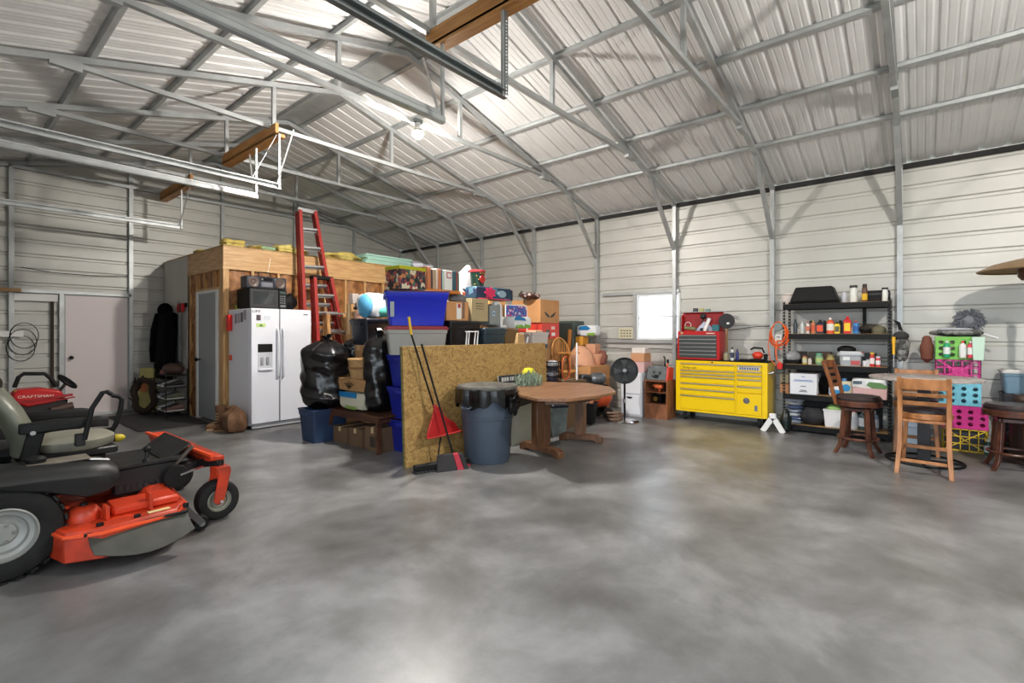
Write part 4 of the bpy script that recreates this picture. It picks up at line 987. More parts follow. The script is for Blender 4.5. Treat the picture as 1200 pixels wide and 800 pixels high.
X0, X1, a_, b_ = fr(419, 428, 360, 373, 5.9)
single('grey_box', M().box(0, X1-X0, 0, .12, 0, .16), mat('translucent_grey', (170,160,154), .4), 'small grey lidded box on the tall kraft carton', 'box', (fr(409,427,352,400,6.6)[0] + .14, 6.72, fr(409,427,352,400,6.6)[3] - .045), bevel=.01)

# ---- broom, dustpan, trash can
def P3(px, py, Y): return aty(px, py, Y)
b0 = gnd(495, 555); 
bm_ = thing('push_broom', 'black handled broom with a wide dark head resting on the floor', 'broom')
top = P3(494, 403, 4.02); bot = P3(534, 543, 3.72)
obj('handle', M().cyl(top, bot, .011, 10), blackp, bm_)
hd0, hd1 = gnd(485, 555), gnd(549, 545)
hd0.z = hd1.z = .05
obj('head', M().bar(hd0, hd1, .07, .06), blackp, bm_, .01)
d_ = (hd1 - hd0)
for k in range(14):
    q = hd0.lerp(hd1, .04 + k*.071)
    obj('bristle_tuft', M().frus((0,0), (.05,.075), (.035,.05), 0, .028).xf(Matrix.Translation((q.x, q.y, 0))), mat('bristle_dark', (44,42,44), .9) if k < 11 else mat('bristle_red', (170,44,60), .8), bm_)
hh_ = [gnd(512, 554), gnd(550, 549), aty(542, 531, gnd(550, 549).y + .06), aty(513, 534, gnd(512, 554).y + .06)]
off = Vector((.03, .05, 0))
def quad(a, b): 
    lo_ = [hh_[0].lerp(hh_[1], a), hh_[0].lerp(hh_[1], b), hh_[3].lerp(hh_[2], b), hh_[3].lerp(hh_[2], a)]
    return M().rings([lo_, [q + off for q in lo_]])
obj('brush_block', quad(0, .62), mat('bristle_dark', (44,42,44), .9), bm_, .004); obj('red_brush_end', quad(.63, .84), mat('bristle_red', (170,44,60), .8), bm_, .004); obj('brush_end', quad(.85, 1), mat('bristle_dark', (44,42,44), .9), bm_, .004)
dpn = thing('dustpan', 'red long-handled dustpan leaning against the strand board', 'dustpan')
ht = P3(479, 371, 4.04); hb = P3(516, 480, 3.98)
top2 = P3(480, 385, 4.04)
obj('handle', M().cyl(P3(482, 392, 4.03), P3(509, 478, 3.96), .010, 10), blackp, dpn)
obj('grip', M().cyl(ht, P3(482, 392, 4.03), .014, 10), mat('grip_yellow', (222,180,40), .4), dpn)
pan = [P3(x_, y_, Y_) for x_, y_, Y_ in ((508, 476, 3.96), (515, 476, 3.96), (519, 487, 3.95), (531, 494, 3.93), (538, 504, 3.92), (499, 513, 3.92), (502, 500, 3.93), (506, 488, 3.95))]
nrm = Vector((.15, -1, -.1)).normalized() * .02
m = M().rings([[p for p in pan], [p + nrm for p in pan]])
obj('pan', m, mat('dustpan_red', (176,32,32), .4), dpn, .003)
obj('pan_lip', M().bar(pan[5] + nrm*1.5, pan[4] + nrm*1.5, .05, .012), mat('dustpan_red2', (180,50,46), .4), dpn, .003)
obj('socket', M().cyl(P3(509, 474, 3.955), P3(511, 483, 3.945), .02, 10), mat('dustpan_red', (206,34,34), .35), dpn)
obj('lower_pole', M().cyl(P3(517, 505, 3.93), P3(513, 538, 3.86) , .009, 8), blackp, dpn)
tc = thing('trash_can', 'big round slate grey trash can with black liner and grimy lid', 'trash can', (3.92, 3.66, 0))
tc.location = (aty(571, 500, 3.66).x, 3.66, 0)
cm = mat('can_slate', (66,78,92), .5, var=.1, vscale=5)
obj('body', M().lathe([(.235, 0), (.245, .02), (.285, .60), (.285, .62), (.295, .62), (.31, .76), (.31, .78), (.29, .78), (.27, .6), (.23, .03)], 40), cm, tc)
obj('rib_ring', M().lathe([(.276, .47), (.288, .475), (.288, .49), (.278, .495)], 40, cap=False), cm, tc)
for a in (0, pi): obj('side_handle', M().tube([(cos(a)*.30, sin(a)*.30 - .06, .62), (cos(a)*.345, sin(a)*.345 - .05, .60), (cos(a)*.345, sin(a)*.345 + .05, .60), (cos(a)*.30, sin(a)*.30 + .06, .62)], .012, 8), cm, tc)
rs = []
for z, r in ((.79, .312), (.80, .325), (.74, .33), (.68, .332), (.62, .325)):
    rs.append([((r + .014*sin(9*2*pi*j/72) + .008*sin(23*2*pi*j/72))*cos(2*pi*j/72), (r + .014*sin(9*2*pi*j/72) + .008*sin(23*2*pi*j/72))*sin(2*pi*j/72), z + (.03*sin(5*2*pi*j/72) + .02*sin(11*2*pi*j/72) if z < .7 else 0)) for j in range(72)])
obj('liner', M().rings(rs, False), bagm, tc, fix=False)
obj('liner_drape', M().blob((.05, -.34, .62), (.09, .03, .10), 14, 10, lambda d: 1 + .2*sin(7*d.x)), bagm, tc)
obj('lid', M().lathe([(.33, .785), (.335, .80), (.325, .82), (.26, .83), (.1, .838), (.001, .84)], 40), mat('lid_grime', (92,92,86), .6, var=.4, vscale=10, rgb2=(60,58,54)), tc)

# ---- signboards behind the can
sg = thing('signboard', 'cream signboard with a slanted black band reading 2024, behind the table', 'sign', (4.86, 3.86, 0), rot=(radians(-5), 0, 0))
cream = mat('cream_panel', (196,196,180), .6, var=.15, vscale=3)
obj('panel', M().box(-.24, .40, 0, .015, 0, .66), cream, sg, .002)
obj('band', M().prism([(-.24, .44), (.40, .50), (.40, .64), (-.24, .66)], -.006, 0, 'xz'), mat('sign_black', (44,42,48), .5), sg)
text('lettering', '2024', .11, mat('sign_white', (206,206,206), .5), sg, (.24, -.007, .565), (pi/2, radians(-4), 0), sx=.85)
sg2 = thing('signboard', 'taller cream signboard with a dark header strip behind the trash can lid', 'sign', (4.69, 3.955, 0), rot=(radians(-4), 0, 0))
obj('panel', M().box(-.15, .42, 0, .015, 0, .86), cream, sg2, .002)
obj('header_strip', M().box(-.15, .42, -.004, 0, .76, .86), mat('sign_navy', (50,48,60), .5), sg2)
xx = -.1
for k, ww in enumerate((.05, .04, .045, .03, .05, .03, .04, .04, .03)):
    obj('letter_mark', M().box(xx, xx + ww - .008, -.007, -.004, .785, .835), mat('sign_white', (206,206,206), .5), sg2); xx += ww + (.02 if k in (2, 5) else .004)
# table
tw2 = wood('oak_table', (146,106,76), (118,82,56), rough=.35, scale=(3, 22, 30), bump=.05)
tw3 = wood('oak_table_leg', (116,78,52), (88,58,38), rough=.4, scale=(30, 30, 4))
tb_ = thing('pedestal_table', 'brown wooden table with clipped corners on two slab pedestals', 'table', (0,0,0))
cor = [gnd(x_, y_, .75) for x_, y_ in ((603, 455), (609, 462), (630, 466.5), (665, 467), (700, 463), (722, 458.5), (716, 453), (690, 448.5), (640, 447), (612, 450))]
cc = sum(cor, Vector()) / len(cor); tb_.location = (cc.x, cc.y, 0)
poly = [(p.x - cc.x, p.y - cc.y) for p in cor]
obj('tabletop', M().prism(poly, .715, .75, 'xy'), tw2, tb_, .008, seg=2)
obj('apron', M().prism([(x_*.72, y_*.72) for x_, y_ in poly], .66, .714, 'xy'), tw3, tb_)
def pedestal(f0, f1, lab):
    f0 = Vector((f0.x, f0.y, 0)) - Vector((cc.x, cc.y, 0)); f1 = Vector((f1.x, f1.y, 0)) - Vector((cc.x, cc.y, 0))
    mid = (f0 + f1) / 2; dr = (f1 - f0).normalized(); L = (f1 - f0).length
    pd = obj('pedestal', M().bar(mid + Vector((0,0,.10)), mid + Vector((0,0,.66)), .10, .22, dr.cross(Vector((0,0,1)))), tw3, tb_, .006)
    ft = M(); up = Vector((0,0,1)); s = dr.cross(up)
    prof = [(-L/2, 0), (-L/2, .07), (-L/2 + .06, .10), (L/2 - .06, .10), (L/2, .07), (L/2, 0), (L/2 - .08, 0), (L/2 - .1, .03), (-L/2 + .1, .03), (-L/2 + .08, 0)]
    ft.rings([[mid + dr*a + up*b + s*t for a, b in prof] for t in (-.045, .045)])
    obj('foot', ft, tw3, tb_, .005)
    obj('top_cleat', M().bar(mid - dr*L*.42 + up*.64, mid + dr*L*.42 + up*.64, .06, .05), tw3, tb_)
pedestal(Vector((4.50, 3.05, 0)), Vector((4.62, 3.70, 0)), 'l')
pedestal(gnd(706, 519), Vector((5.30, 3.62, 0)), 'r')
# things on the table
dg_ = thing('tinsel_heap', 'heap of pale green wispy tinsel on the table end', 'decoration', tuple(gnd(622, 452, .752)))
m = M(); rr = random.Random(11)
for k in range(260):
    a = rr.uniform(0, 2*pi); r = rr.uniform(0, .2); x_, y_ = r*cos(a)*1.1, r*sin(a)*.7
    h = rr.uniform(.05, .17) * (1 - r*2.2)+.03
    m.bar((x_, y_, 0), (x_ + rr.uniform(-.05,.05), y_ + rr.uniform(-.04,.04), h), .008, .002)
tn = obj('strands', m, mat('pale_sage', (140,160,140), .6, var=.3, vscale=30), dg_, smooth=0); tn['kind'] = 'stuff'
dg_.location = tuple(gnd(620, 451, .752))
yc = thing('yellow_cap', 'yellow cloth cap with a black clip on top of the tinsel', 'cap', tuple(gnd(622, 450, .752) + Vector((.02, .05, .12))))
obj('crown', M().lathe([(.085, 0), (.08, .04), (.055, .075), (.001, .085)], 18), mat('lemon_cloth', (204,196,30), .7), yc); obj('clip', M().cbox((-.07, -.03, .0), (.06, .04, .04)), blackp, yc, .005)
# ---------------------------------------------------------------- along the right wall
# small framed plate on the siding
ws = thing('wall_plate', 'small cream metal plate with faded lettering hung left of the window', 'sign', (WX - .012, 4.19, 1.385))
obj('plate', M().box(-.006, 0, -.145, .145, -.10, .10), mat('plate_cream', (206,202,176), .5), ws, .003)
for k in range(3):
    for q in range(4): obj('faded_letter', M().box(-.008, -.006, -.11 + q*.058, -.07 + q*.058, .035 - k*.05, .06 - k*.05), mat('faded_brown', (130,112,80), .6), ws)
ol = thing('outlet', 'white wall outlet box left of the black shelving', 'outlet', (WX - .012, 1.66, 1.30))
obj('plate', M().box(-.03, 0, -.05, .05, -.07, .07), whitep, ol, .004)
for s in (-1, 1): obj('socket', M().box(-.033, -.03, -.02, .02, s*.03 - .012, s*.03 + .012), mat('socket_grey', (150,150,150), .5), ol)
c1 = atx(868, 385, WX - .02); c2 = atx(905, 383, WX - .02)
single('wall_cable', M().tube([(WX - .03, c1.y + .25, c1.z - .03), (WX - .02, c1.y, c1.z), (WX - .02, (c1.y + c2.y)/2, c1.z + .03), (WX - .02, c2.y, c2.z + .01)], .006, 6), blackp, 'dark cable on the siding right of the open red tool chest', 'cable')

# floor fan
f = thing('pedestal_fan', 'black pedestal fan on a round chrome base beside the white drawers', 'fan', (7.02, 3.57, 0), radians(0))
obj('base', M().lathe([(.22, 0), (.225, .012), (.20, .03), (.08, .045), (.03, .06)], 32), chrome, f)
obj('pole', M().cyl((0,0,.05), (0,0,.66), .016, 12), blackm, f); obj('pole_collar', M().cyl((0,0,.30), (0,0,.36), .022, 12), chrome, f)
hd = M().lathe([(.03, .02), (.06, .04), (.07, .12), (.03, .16)], 20, axis='z'); 
R = Matrix.Translation((0, 0, .80)) @ Matrix.Rotation(radians(-100), 4, 'Z') @ Matrix.Rotation(radians(78), 4, 'X')
R = Matrix.Translation((0, 0, .80)) @ Vector((-.85,-.45,.12)).to_track_quat('Z','Y').to_matrix().to_4x4()
obj('motor', M().lathe([(.03, -.16), (.075, -.13), (.08, -.05), (.04, -.03)], 20).xf(R), blackp, f)
m = M()
for r in (.05, .08, .11, .14, .17, .195):
    m.tube([(r*cos(2*pi*k/36), r*sin(2*pi*k/36), .045*(1 - (r/.2)**2) + .0) for k in range(36)], .0035, 5, closed=True)
for k in range(24):
    a = 2*pi*k/24; m.tube([(.02*cos(a), .02*sin(a), .045), (.12*cos(a), .12*sin(a), .03), (.2*cos(a), .2*sin(a), 0)], .0025, 4)
g = obj('guard', m.xf(R), mat('fan_wire', (60,62,64), .4, .5), f)
obj('guard_ring', M().lathe([(.2, -.02), (.208, -.02), (.208, .01), (.2, .01)], 40, cap=False).xf(R), blackm, f)
obj('back_guard', M().lathe([(.203, -.01), (.19, -.04), (.12, -.06), (.07, -.065), (.07, -.062), (.12, -.057), (.187, -.037), (.2, -.01)], 32, cap=False).xf(R), mat('fan_back', (44,44,46), .5), f)
for k in range(4):
    b = M().rings([[(cos(k*pi/2 + t)*r, sin(k*pi/2 + t)*r, zz) for t, zz, r in ((0, .0, .04), (-.25, -.02, .17), (.35, .015, .17), (.4, .01, .05))], [(cos(k*pi/2 + t)*r, sin(k*pi/2 + t)*r, zz + .003) for t, zz, r in ((0, .0, .04), (-.25, -.02, .17), (.35, .015, .17), (.4, .01, .05))]])
    obj('blade', b.xf(R), mat('blade_grey', (70,72,74), .4), f)
obj('badge', M().lathe([(.03, .045), (.028, .055), (.001, .056)], 16).xf(R), mat('badge_silver', (130,132,134), .3), f)

# white two-drawer cabinet
wy0, wy1 = atx(727, 470, 7.56).y, atx(751, 470, 7.56).y
wc = thing('drawer_cabinet', 'white two-drawer cabinet behind the black pedestal fan', 'cabinet', (7.56, (wy0 + wy1)/2, 0))
hw = abs(wy0 - wy1)/2; cabm = mat('cabinet_white', (226,228,234), .45)
obj('carcass', M().box(.02, .56, -hw, hw, 0, .73), cabm, wc, .004)
for a, b in ((.03, .36), (.375, .70)):
    d = obj('drawer', M().box(0, .02, -hw + .012, hw - .012, a, b), cabm, wc, .004)
    obj('handle_recess', M().prism([(.055*cos(k*pi/8), -.035*sin(k*pi/8)) for k in range(9)], -.004, .001, 'yz').xf(Matrix.Translation((0, .02, b - .035))), darkp, d)
pinkc = mat('dusty_pink_card', (216,176,176), .7)
pk_ = mat('pale_carton', (226,214,206), .7); orng = mat('soft_orange_card', (206,150,110), .7)
zc = .733; hy = (wy0 + wy1)/2
carton('dusty pink carton at the bottom of the stack on the white drawers', 7.66, 7.98, hy - hw*1.05, hw*1.5, zc, zc + .17, pinkc, tp=False)
carton('soft orange carton in the middle of the stack on the white drawers', 7.68, 7.95, hy - hw*1.0, hw*1.3, zc + .176, zc + .31, orng, tp=False)
carton('pale carton with tilted lid on top of the stack by the window', 7.70, 7.95, hy - hw*.9, hw*1.2, zc + .316, zc + .40, pk_, tp=False, rz=.15)
single('toy_truck', M().box(-.1, .1, -.05, .05, .02, .08).box(-.05, .06, -.045, .045, .08, .13).cyl((-.06,-.055,.025),(-.06,.055,.025),.025,12).cyl((.06,-.055,.025),(.06,.055,.025),.025,12), mat('toy_multicolour', (190,150,150), .5, var=.6, vscale=20), 'small toy truck beside the carton stack on the white drawers', 'toy', (7.60, hy + hw*.55, zc), pi/2, bevel=.006)

# wooden cubby with radio
by0, by1 = atx(755, 470, 7.58).y, atx(782, 470, 7.58).y; bh = abs(by0 - by1)/2; bc_ = (by0 + by1)/2
cb = thing('wooden_cubby', 'brown open-fronted wooden cubby between the white drawers and yellow chest', 'cubby', (7.58, bc_, 0))
cw = wood('cubby_wood', (150,98,66), (118,72,46), scale=(20, 20, 5))
obj('side', M().box(0, .35, bh - .02, bh, 0, .62), cw, cb, .003); obj('side', M().box(0, .35, -bh, -bh + .02, 0, .62), cw, cb, .003)
obj('top', M().box(0, .35, -bh + .02, bh - .02, .60, .62), cw, cb); obj('shelf', M().box(0, .34, -bh + .02, bh - .02, .22, .24), cw, cb)
obj('lower_front', M().box(0, .015, -bh + .02, bh - .02, 0, .22), cw, cb); obj('back', M().box(.34, .35, -bh, bh, 0, .60), cw, cb)
obj('shelf', M().box(0, .34, -bh + .02, bh - .02, .42, .432), cw, cb)
rd = thing('battery_charger', 'slanted grey battery charger with dials and red side on the cubby', 'charger', (7.60, bc_, .622), 0)
obj('case', M().prism([(0, 0), (.22, 0), (.26, .2), (.10, .22), (.05, .2)], -bh*.8, bh*.85, 'xz'), mat('charger_grey', (92,98,100), .5, var=.3, vscale=12), rd, .006)
obj('red_side', M().prism([(0, 0), (.22, 0), (.26, .2), (.10, .22), (.05, .2)], -bh*.98, -bh*.8, 'xz'), mat('charger_red', (206,60,50), .4), rd, .004)
fdir = Vector((-.97, 0, .24))
for a, b, r in ((-.05, .12, .024), (.05, .13, .018), (.06, .06, .02)):
    o_ = Vector((.05*b/.2, a, b)); obj('dial', M().cyl(o_, o_ + fdir*.014, r, 16), darkp, rd)
obj('meter', M().box(-.004, .02, -.03, .03, .04, .09), mat('meter_dark', (40,50,50), .2), rd)
single('orange_drill', M().box(-.05, .05, -.07, .05, .05, .12).box(-.025, .025, -.03, .0, .0, .06).cyl((0,.05,.09),(0,.10,.09),.02,12), mat('soft_orange_tool', (226,110,60), .5), 'orange power tool on the upper shelf of the cubby', 'tool', (7.70, bc_, .434), bevel=.008)
rl = thing('cable_reel', 'black cable reel with a gold hub in the cubby', 'reel', (7.72, bc_ + .01, .245))
obj('drum', M().lathe([(.075, -.07), (.075, -.055), (.055, -.05), (.055, .05), (.075, .055), (.075, .07)], 20, (0, 0, .076), 'y'), blackp, rl)
obj('hub', M().lathe([(.035, .07), (.03, .082), (.001, .082)], 14, (0, 0, .076), 'y'), brass, rl)
obj('hub', M().lathe([(.04, -.09), (.035, -.10), (.001, -.10)], 14, (-.03, .0, .076), 'x'), brass, rl)
# pole and orange cord between cubby and chest
ty0 = 3.10
pp_ = thing('extension_cord', 'orange extension cord draped down beside the yellow tool chest', 'cord', (7.72, ty0 + .06, 0))
obj('cord', M().tube([(0, 0, .9), (-.02, .02, .7), (-.01, -.01, .5), (-.03, .01, .3), (-.02, 0, .12), (-.05, -.03, .012), (.0, .04, .012)], .012, 8), mat('cord_orange', (240,100,30), .5), pp_)
obj('plug', M().cyl((0,0,.9), (0,0,.96), .018, 10), blackp, pp_)
single('pry_bar', M().tube([(0,0,.0),(0,0,.95),(-.02,0,.99),(-.05,0,1.0)], .012, 8), blackm, 'black crowbar standing between the cubby and yellow chest', 'crowbar', (7.80, ty0 + .14, 0))

# yellow roll cab
TY0, TY1, TZ0, TZ1, TX = 1.70, 3.04, .15, .955, 7.76
tc_ = thing('tool_chest', 'wide bright yellow rolling tool chest with many drawers', 'tool chest', (TX, 0, 0))
obj('carcass', M().box(.012, .50, TY0, TY1, TZ0, TZ1), yellow, tc_, .006, seg=2)
obj('top_mat', M().box(-.005, .51, TY0 - .005, TY1 + .005, TZ1, TZ1 + .015), blackp, tc_, .004)
obj('face_frame', M().box(0, .012, TY0, TY0 + .07, TZ0, TZ1).box(0, .012, TY1 - .07, TY1, TZ0, TZ1).box(0, .012, TY0 + .07, TY1 - .07, TZ1 - .03, TZ1).box(0, .012, TY0 + .07, TY1 - .07, TZ0, TZ0 + .03).box(0, .012, TY0 + .42, TY0 + .44, TZ0 + .03, TZ1 - .03), yellow, tc_)
H_ = TZ1 - TZ0
def drawers(y0, y1, fr_):
    for a, b in zip(fr_, fr_[1:]):
        zt, zb = TZ1 - a*H_, TZ1 - b*H_
        d = obj('drawer', M().box(-.008, .012, y0 + .004, y1 - .004, zb + .004, zt - .003), yellow, tc_, .002)
        obj('pull_trim', M().box(-.024, -.008, y0 + .008, y1 - .008, zt - .024, zt - .008), alum, d, .002)
drawers(TY0 + .44, TY1 - .07, (.045, .175, .24, .30, .43, .545, .67, .955))
drawers(TY0 + .07, TY0 + .42, (.045, .155, .225, .30, .43, .56))
d = obj('door', M().box(-.008, .012, TY0 + .074, TY0 + .416, TZ0 + .035, TZ1 - .57*H_), yellow, tc_, .002)
obj('sticker', M().lathe([(.045, -.009), (.001, -.0095)], 20, (0, TY0 + .28, TZ0 + .24), 'x'), mat('sticker_grey', (120,116,130), .4, var=.5, vscale=30), d)
obj('sticker', M().box(-.0095, -.008, TY0 + .13, TY0 + .17, TZ0 + .10, TZ0 + .18), mat('sticker_blue', (110,116,140), .4), d)
obj('long_sticker', M().box(-.0095, -.008, TY0 + .10, TY0 + .40, TZ1 - .14*H_, TZ1 - .085*H_), mat('sticker_pale', (216,214,206), .4), tc_)
for k in range(8): obj('letter_mark', M().box(-.011, -.0095, TY0 + .115 + k*.034, TY0 + .14 + k*.034, TZ1 - .135*H_, TZ1 - .092*H_), mat('sticker_letters', (90,104,140), .4), tc_)
text('lettering', 'Snap-on', .058, darkp, tc_, (-.0095, TY1 - .22, TZ1 - .135*H_), (pi/2, 0, -pi/2), sx=1.15)
obj('lock', M().cyl((-.012, (TY0+TY1)/2 + .1, TZ1 - .016), (0, (TY0+TY1)/2 + .1, TZ1 - .016), .012, 12), chrome, tc_)
for yy in (TY0 + .12, TY1 - .12):
    for xx in (.09, .42):
        cs_ = obj('caster', M().box(xx - .03, xx + .03, yy - .035, yy + .035, TZ0 - .02, TZ0).box(xx - .02, xx + .02, yy - .035, yy - .03, .05, TZ0 - .02).box(xx - .02, xx + .02, yy + .03, yy + .035, .05, TZ0 - .02), galv_dark, tc_)
        obj('wheel', M().lathe([(.02, -.028), (.064, -.025), (.07, -.014), (.07, .014), (.064, .025), (.02, .028)], 20, (xx, yy, .07), 'y'), rubber, cs_)
obj('side_handle', M().tube([(.1, TY0 - .0, .8), (.1, TY0 - .05, .82), (.4, TY0 - .05, .82), (.4, TY0, .8)], .012, 8), chrome, tc_)

# red top chest
zt = TZ1 + .016
cy1, cy0 = atx(794, 405, 7.84).y, atx(843, 405, 7.84).y
rc = thing('top_chest', 'red top chest with dark drawers and raised lid on the yellow chest', 'tool chest', (7.84, 0, zt))
hh = atx(818, 388, 7.84).z - zt
obj('carcass', M().box(.01, .33, cy0, cy1, 0, hh), red, rc, .005)
obj('frame', M().box(-.002, .01, cy0, cy0 + .04, 0, hh).box(-.002, .01, cy1 - .025, cy1, 0, hh).box(-.002, .01, cy0 + .04, cy1 - .025, 0, .025).box(-.002, .01, cy0 + .04, cy1 - .025, hh - .055, hh), red, rc)
n = 6; dh = (hh - .085) / n
for k in range(n):
    zz = .027 + k*dh
    d = obj('drawer', M().box(-.006, .008, cy0 + .043, cy1 - .028, zz, zz + dh - .004), mat('chest_drawer_grey', (62,70,70), .4), rc, .001)
    obj('pull_trim', M().box(-.014, -.006, cy0 + .045, cy1 - .03, zz + dh - .016, zz + dh - .006), alum, d)
obj('nameplate', M().box(-.004, -.002, cy0 + .07, cy0 + .20, hh - .04, hh - .025), mat('plate_pale', (226,222,210), .4), rc)
obj('oval_badge', M().lathe([(.02, -.002), (.018, -.006), (.001, -.006)], 16, (0, cy1 - .07, hh - .028), 'x'), mat('badge_gold', (200,190,140), .4), rc)
obj('side_handle', M().tube([(.1, cy1, .18), (.1, cy1 + .03, .16), (.22, cy1 + .03, .16), (.22, cy1, .18)], .01, 8), red, rc)
ly1, ly0 = atx(801, 375, 8.14).y, atx(848, 375, 8.14).y; lt = atx(822, 366, 8.14).z - zt
obj('lid', M().box(.29, .31, ly0, ly1, hh, lt).box(.2, .31, ly0, ly0 + .012, hh, lt - .04).box(.2, .31, ly1 - .012, ly1, hh, lt - .04).box(.27, .31, ly0, ly1, lt - .02, lt), red, rc, .004)
obj('lid_liner', M().box(.284, .29, ly0 + .02, ly1 - .02, hh + .02, lt - .03), mat('liner_red', (150,30,36), .6), rc)
obj('lid_stay', M().bar((.1, cy0 + .2, hh), (.28, cy0 + .3, lt - .06), .012, .004), chrome, rc)
# contents in the open lid tray
zi = zt + hh
def junk(name, m, mt, lab, cat, loc, rz=0, bevel=.003): return single(name, m, mt, lab, cat, loc, rz, bevel=bevel)
cym = (cy0 + cy1)/2
junk('work_light', M().cyl((0,0,.01),(0,-.0,.05),.05,16).tube([(0,0,.05),(0,.02,.14),(0,.0,.2)],.012,8).blob((0,0,.24),(.05,.045,.05),14,10), darkp, 'black headed clamp lamp rising above the red chest lid', 'lamp', (8.0, cym - .03, zi + .0))
junk('plastic_sheet', M().prism([(-.17,0),(.16,0),(.02,.15),(-.02,.15)], -.01, .01, 'yz'), mat('pale_blue_plastic', (190,198,220), .4), 'pale blue plastic triangle propped in the open red chest', 'plastic', (7.99, cym - .06, zi + .002))
junk('white_bracket', M().bar((0,-.04,.0),(0,-.12,.2),.02,.05), whitep, 'white metal bracket leaning in the open red chest', 'bracket', (7.93, cym - .03, zi + .004))
junk('tool_roll', M().cyl((0,.0,.03),(0,.18,.05),.03,12), mat('olive_tool', (120,120,80), .6), 'olive rolled cloth lying in the open red chest', 'cloth', (7.92, cym + .06, zi + .006))
junk('teal_caddy', M().box(-.03,.03,-.05,.05,0,.10).box(-.02,.02,-.06,-.05,.02,.08), mat('teal_caddy', (40,110,120), .5), 'small teal caddy at the right end of the open red chest', 'caddy', (7.96, cy0 + .09, zi + .002))
junk('wire_coil', M().tube([(0, .05*cos(k*.7), .10 + .05*sin(k*.7)) for k in range(19)], .006, 6), whitep, 'loop of white wire standing in the open red chest', 'wire', (7.95, cy1 - .13, zi + .0))
st_ = thing('shelf_strip', 'clear plastic strip tray resting on the raised lid of the red chest', 'tray', (8.12, (ly0+ly1)/2, zt + lt + .002))
obj('tray', M().box(-.05, .05, (ly0-ly1)/2 - .06, (ly1-ly0)/2 - .02, 0, .012), mat('cloudy_grey', (170,176,178), .3), st_); 
for k, c in enumerate(((110,150,140),(180,180,110),(70,72,74))): obj('clutter', M().box(-.03, .03, -.12 + k*.1, -.05 + k*.1, .012, .05 + .01*k), mat(f'clutter_{k}', c, .6), st_, .008)
dk_ = thing('sanding_disc', 'black round hat-like disc hanging at the right of the raised red lid', 'disc', (8.05, ly0 - .07, zt + lt - .15))
obj('disc', M().lathe([(.115, -.02), (.12, 0), (.11, .02), (.001, .025)], 28, axis='x'), darkp, dk_); obj('label', M().box(-.026, -.02, -.05, -.01, -.05, -.02), label_w, dk_)
obj('arm', M().bar((0,0,-.1),(0,.0,-(lt-.15)+.0),.02,.03), mat('brass_dull', (150,110,70), .5), dk_)
# things on the yellow chest to the right of the red one
def bottle(lab, x, y, z, r, h, bc, cc, lc=None, kind='bottle', sq=False, group=None, neck=.35, cat='bottle'):
    t = thing(kind, lab, cat, (x, y, z), 0, group)
    B = mat(f'bottle_{bc[0]}_{bc[1]}_{bc[2]}', bc, .35); Cc = mat(f'cap_{cc[0]}_{cc[1]}_{cc[2]}', cc, .4)
    if sq:
        w = r
        obj('body', M().rings([[(a*w*k*.7, b*w*k, zz) for a, b in ((-1,-1),(1,-1),(1,1),(-1,1))] for zz, k in ((0, .95), (.01, 1), (h*.72, 1), (h*.82, .75), (h*.86, neck))]), B, t, .004)
    else:
        obj('body', M().lathe([(r*.94, 0), (r, .008), (r, h*.7), (r*.85, h*.78), (r*neck, h*.85), (r*neck, h*.9)], 18), B, t)
    obj('cap', M().lathe([(r*neck*1.15, h*.86), (r*neck*1.2, h*.87), (r*neck*1.15, h), (.001, h)], 14), Cc, t)
    if lc:
        L = mat(f'lab_{lc[0]}_{lc[1]}_{lc[2]}', lc, .5)
        if sq: obj('label', M().box(-r*.72, -r*.70, -r*.8, r*.8, h*.15, h*.62), L, t)
        else: obj('label', M().lathe([(r*1.01, h*.2), (r*1.015, h*.21), (r*1.015, h*.6), (r*1.01, h*.61)], 18, cap=False), L, t)
    return t
def can(lab, x, y, z, r, h, bc, cc, band=None, group=None, kind='spray_can', cat='spray can'):
    t = thing(kind, lab, cat, (x, y, z), 0, group)
    obj('body', M().lathe([(r*.9, 0), (r, .006), (r, h*.74), (r*.75, h*.80)], 18), mat(f'bottle_{bc[0]}_{bc[1]}_{bc[2]}', bc, .35), t)
    obj('cap', M().lathe([(r*.78, h*.79), (r*.8, h*.80), (r*.78, h*.99), (r*.6, h)], 18), mat(f'cap_{cc[0]}_{cc[1]}_{cc[2]}', cc, .4), t)
    if band: obj('label', M().lathe([(r*1.01, h*.1), (r*1.015, h*.11), (r*1.015, h*.45), (r*1.01, h*.46)], 18, cap=False), mat(f'lab_{band[0]}_{band[1]}_{band[2]}', band, .5), t)
    return t
Yp = lambda px, X=7.9: atx(px, 400, X).y
bottle('white bottle with a black top on the yellow chest', 7.92, Yp(858, 7.92), zt, .025, .20, (220,222,220), (20,20,22), (60,70,90))
bottle('dark blue bottle on the yellow chest beside the white one', 7.95, Yp(864, 7.95), zt, .022, .17, (40,48,110), (30,30,34))
bottle('clear glass jar with amber contents next to the red top chest', 7.90, Yp(851, 7.9), zt, .04, .13, (150,140,110), (110,112,110), neck=.8, kind='jar', cat='jar')
ob = thing('hand_blower', 'red and black hand power tool at the right end of the yellow chest', 'tool', (7.92, Yp(888, 7.92), zt))
obj('body', M().blob((0,0,.085), (.07,.075,.06), 16, 10), mat('tool_red', (214,60,36), .35), ob); obj('base', M().box(-.08, .08, -.09, .10, 0, .035), blackp, ob, .01)
obj('top_handle', M().tube([(0,-.09,.12),(0,-.06,.19),(0,.05,.20),(0,.10,.17)], .014, 8), blackp, ob); obj('wing', M().box(-.02, .02, -.13, -.08, .0, .11), blackp, ob, .006)
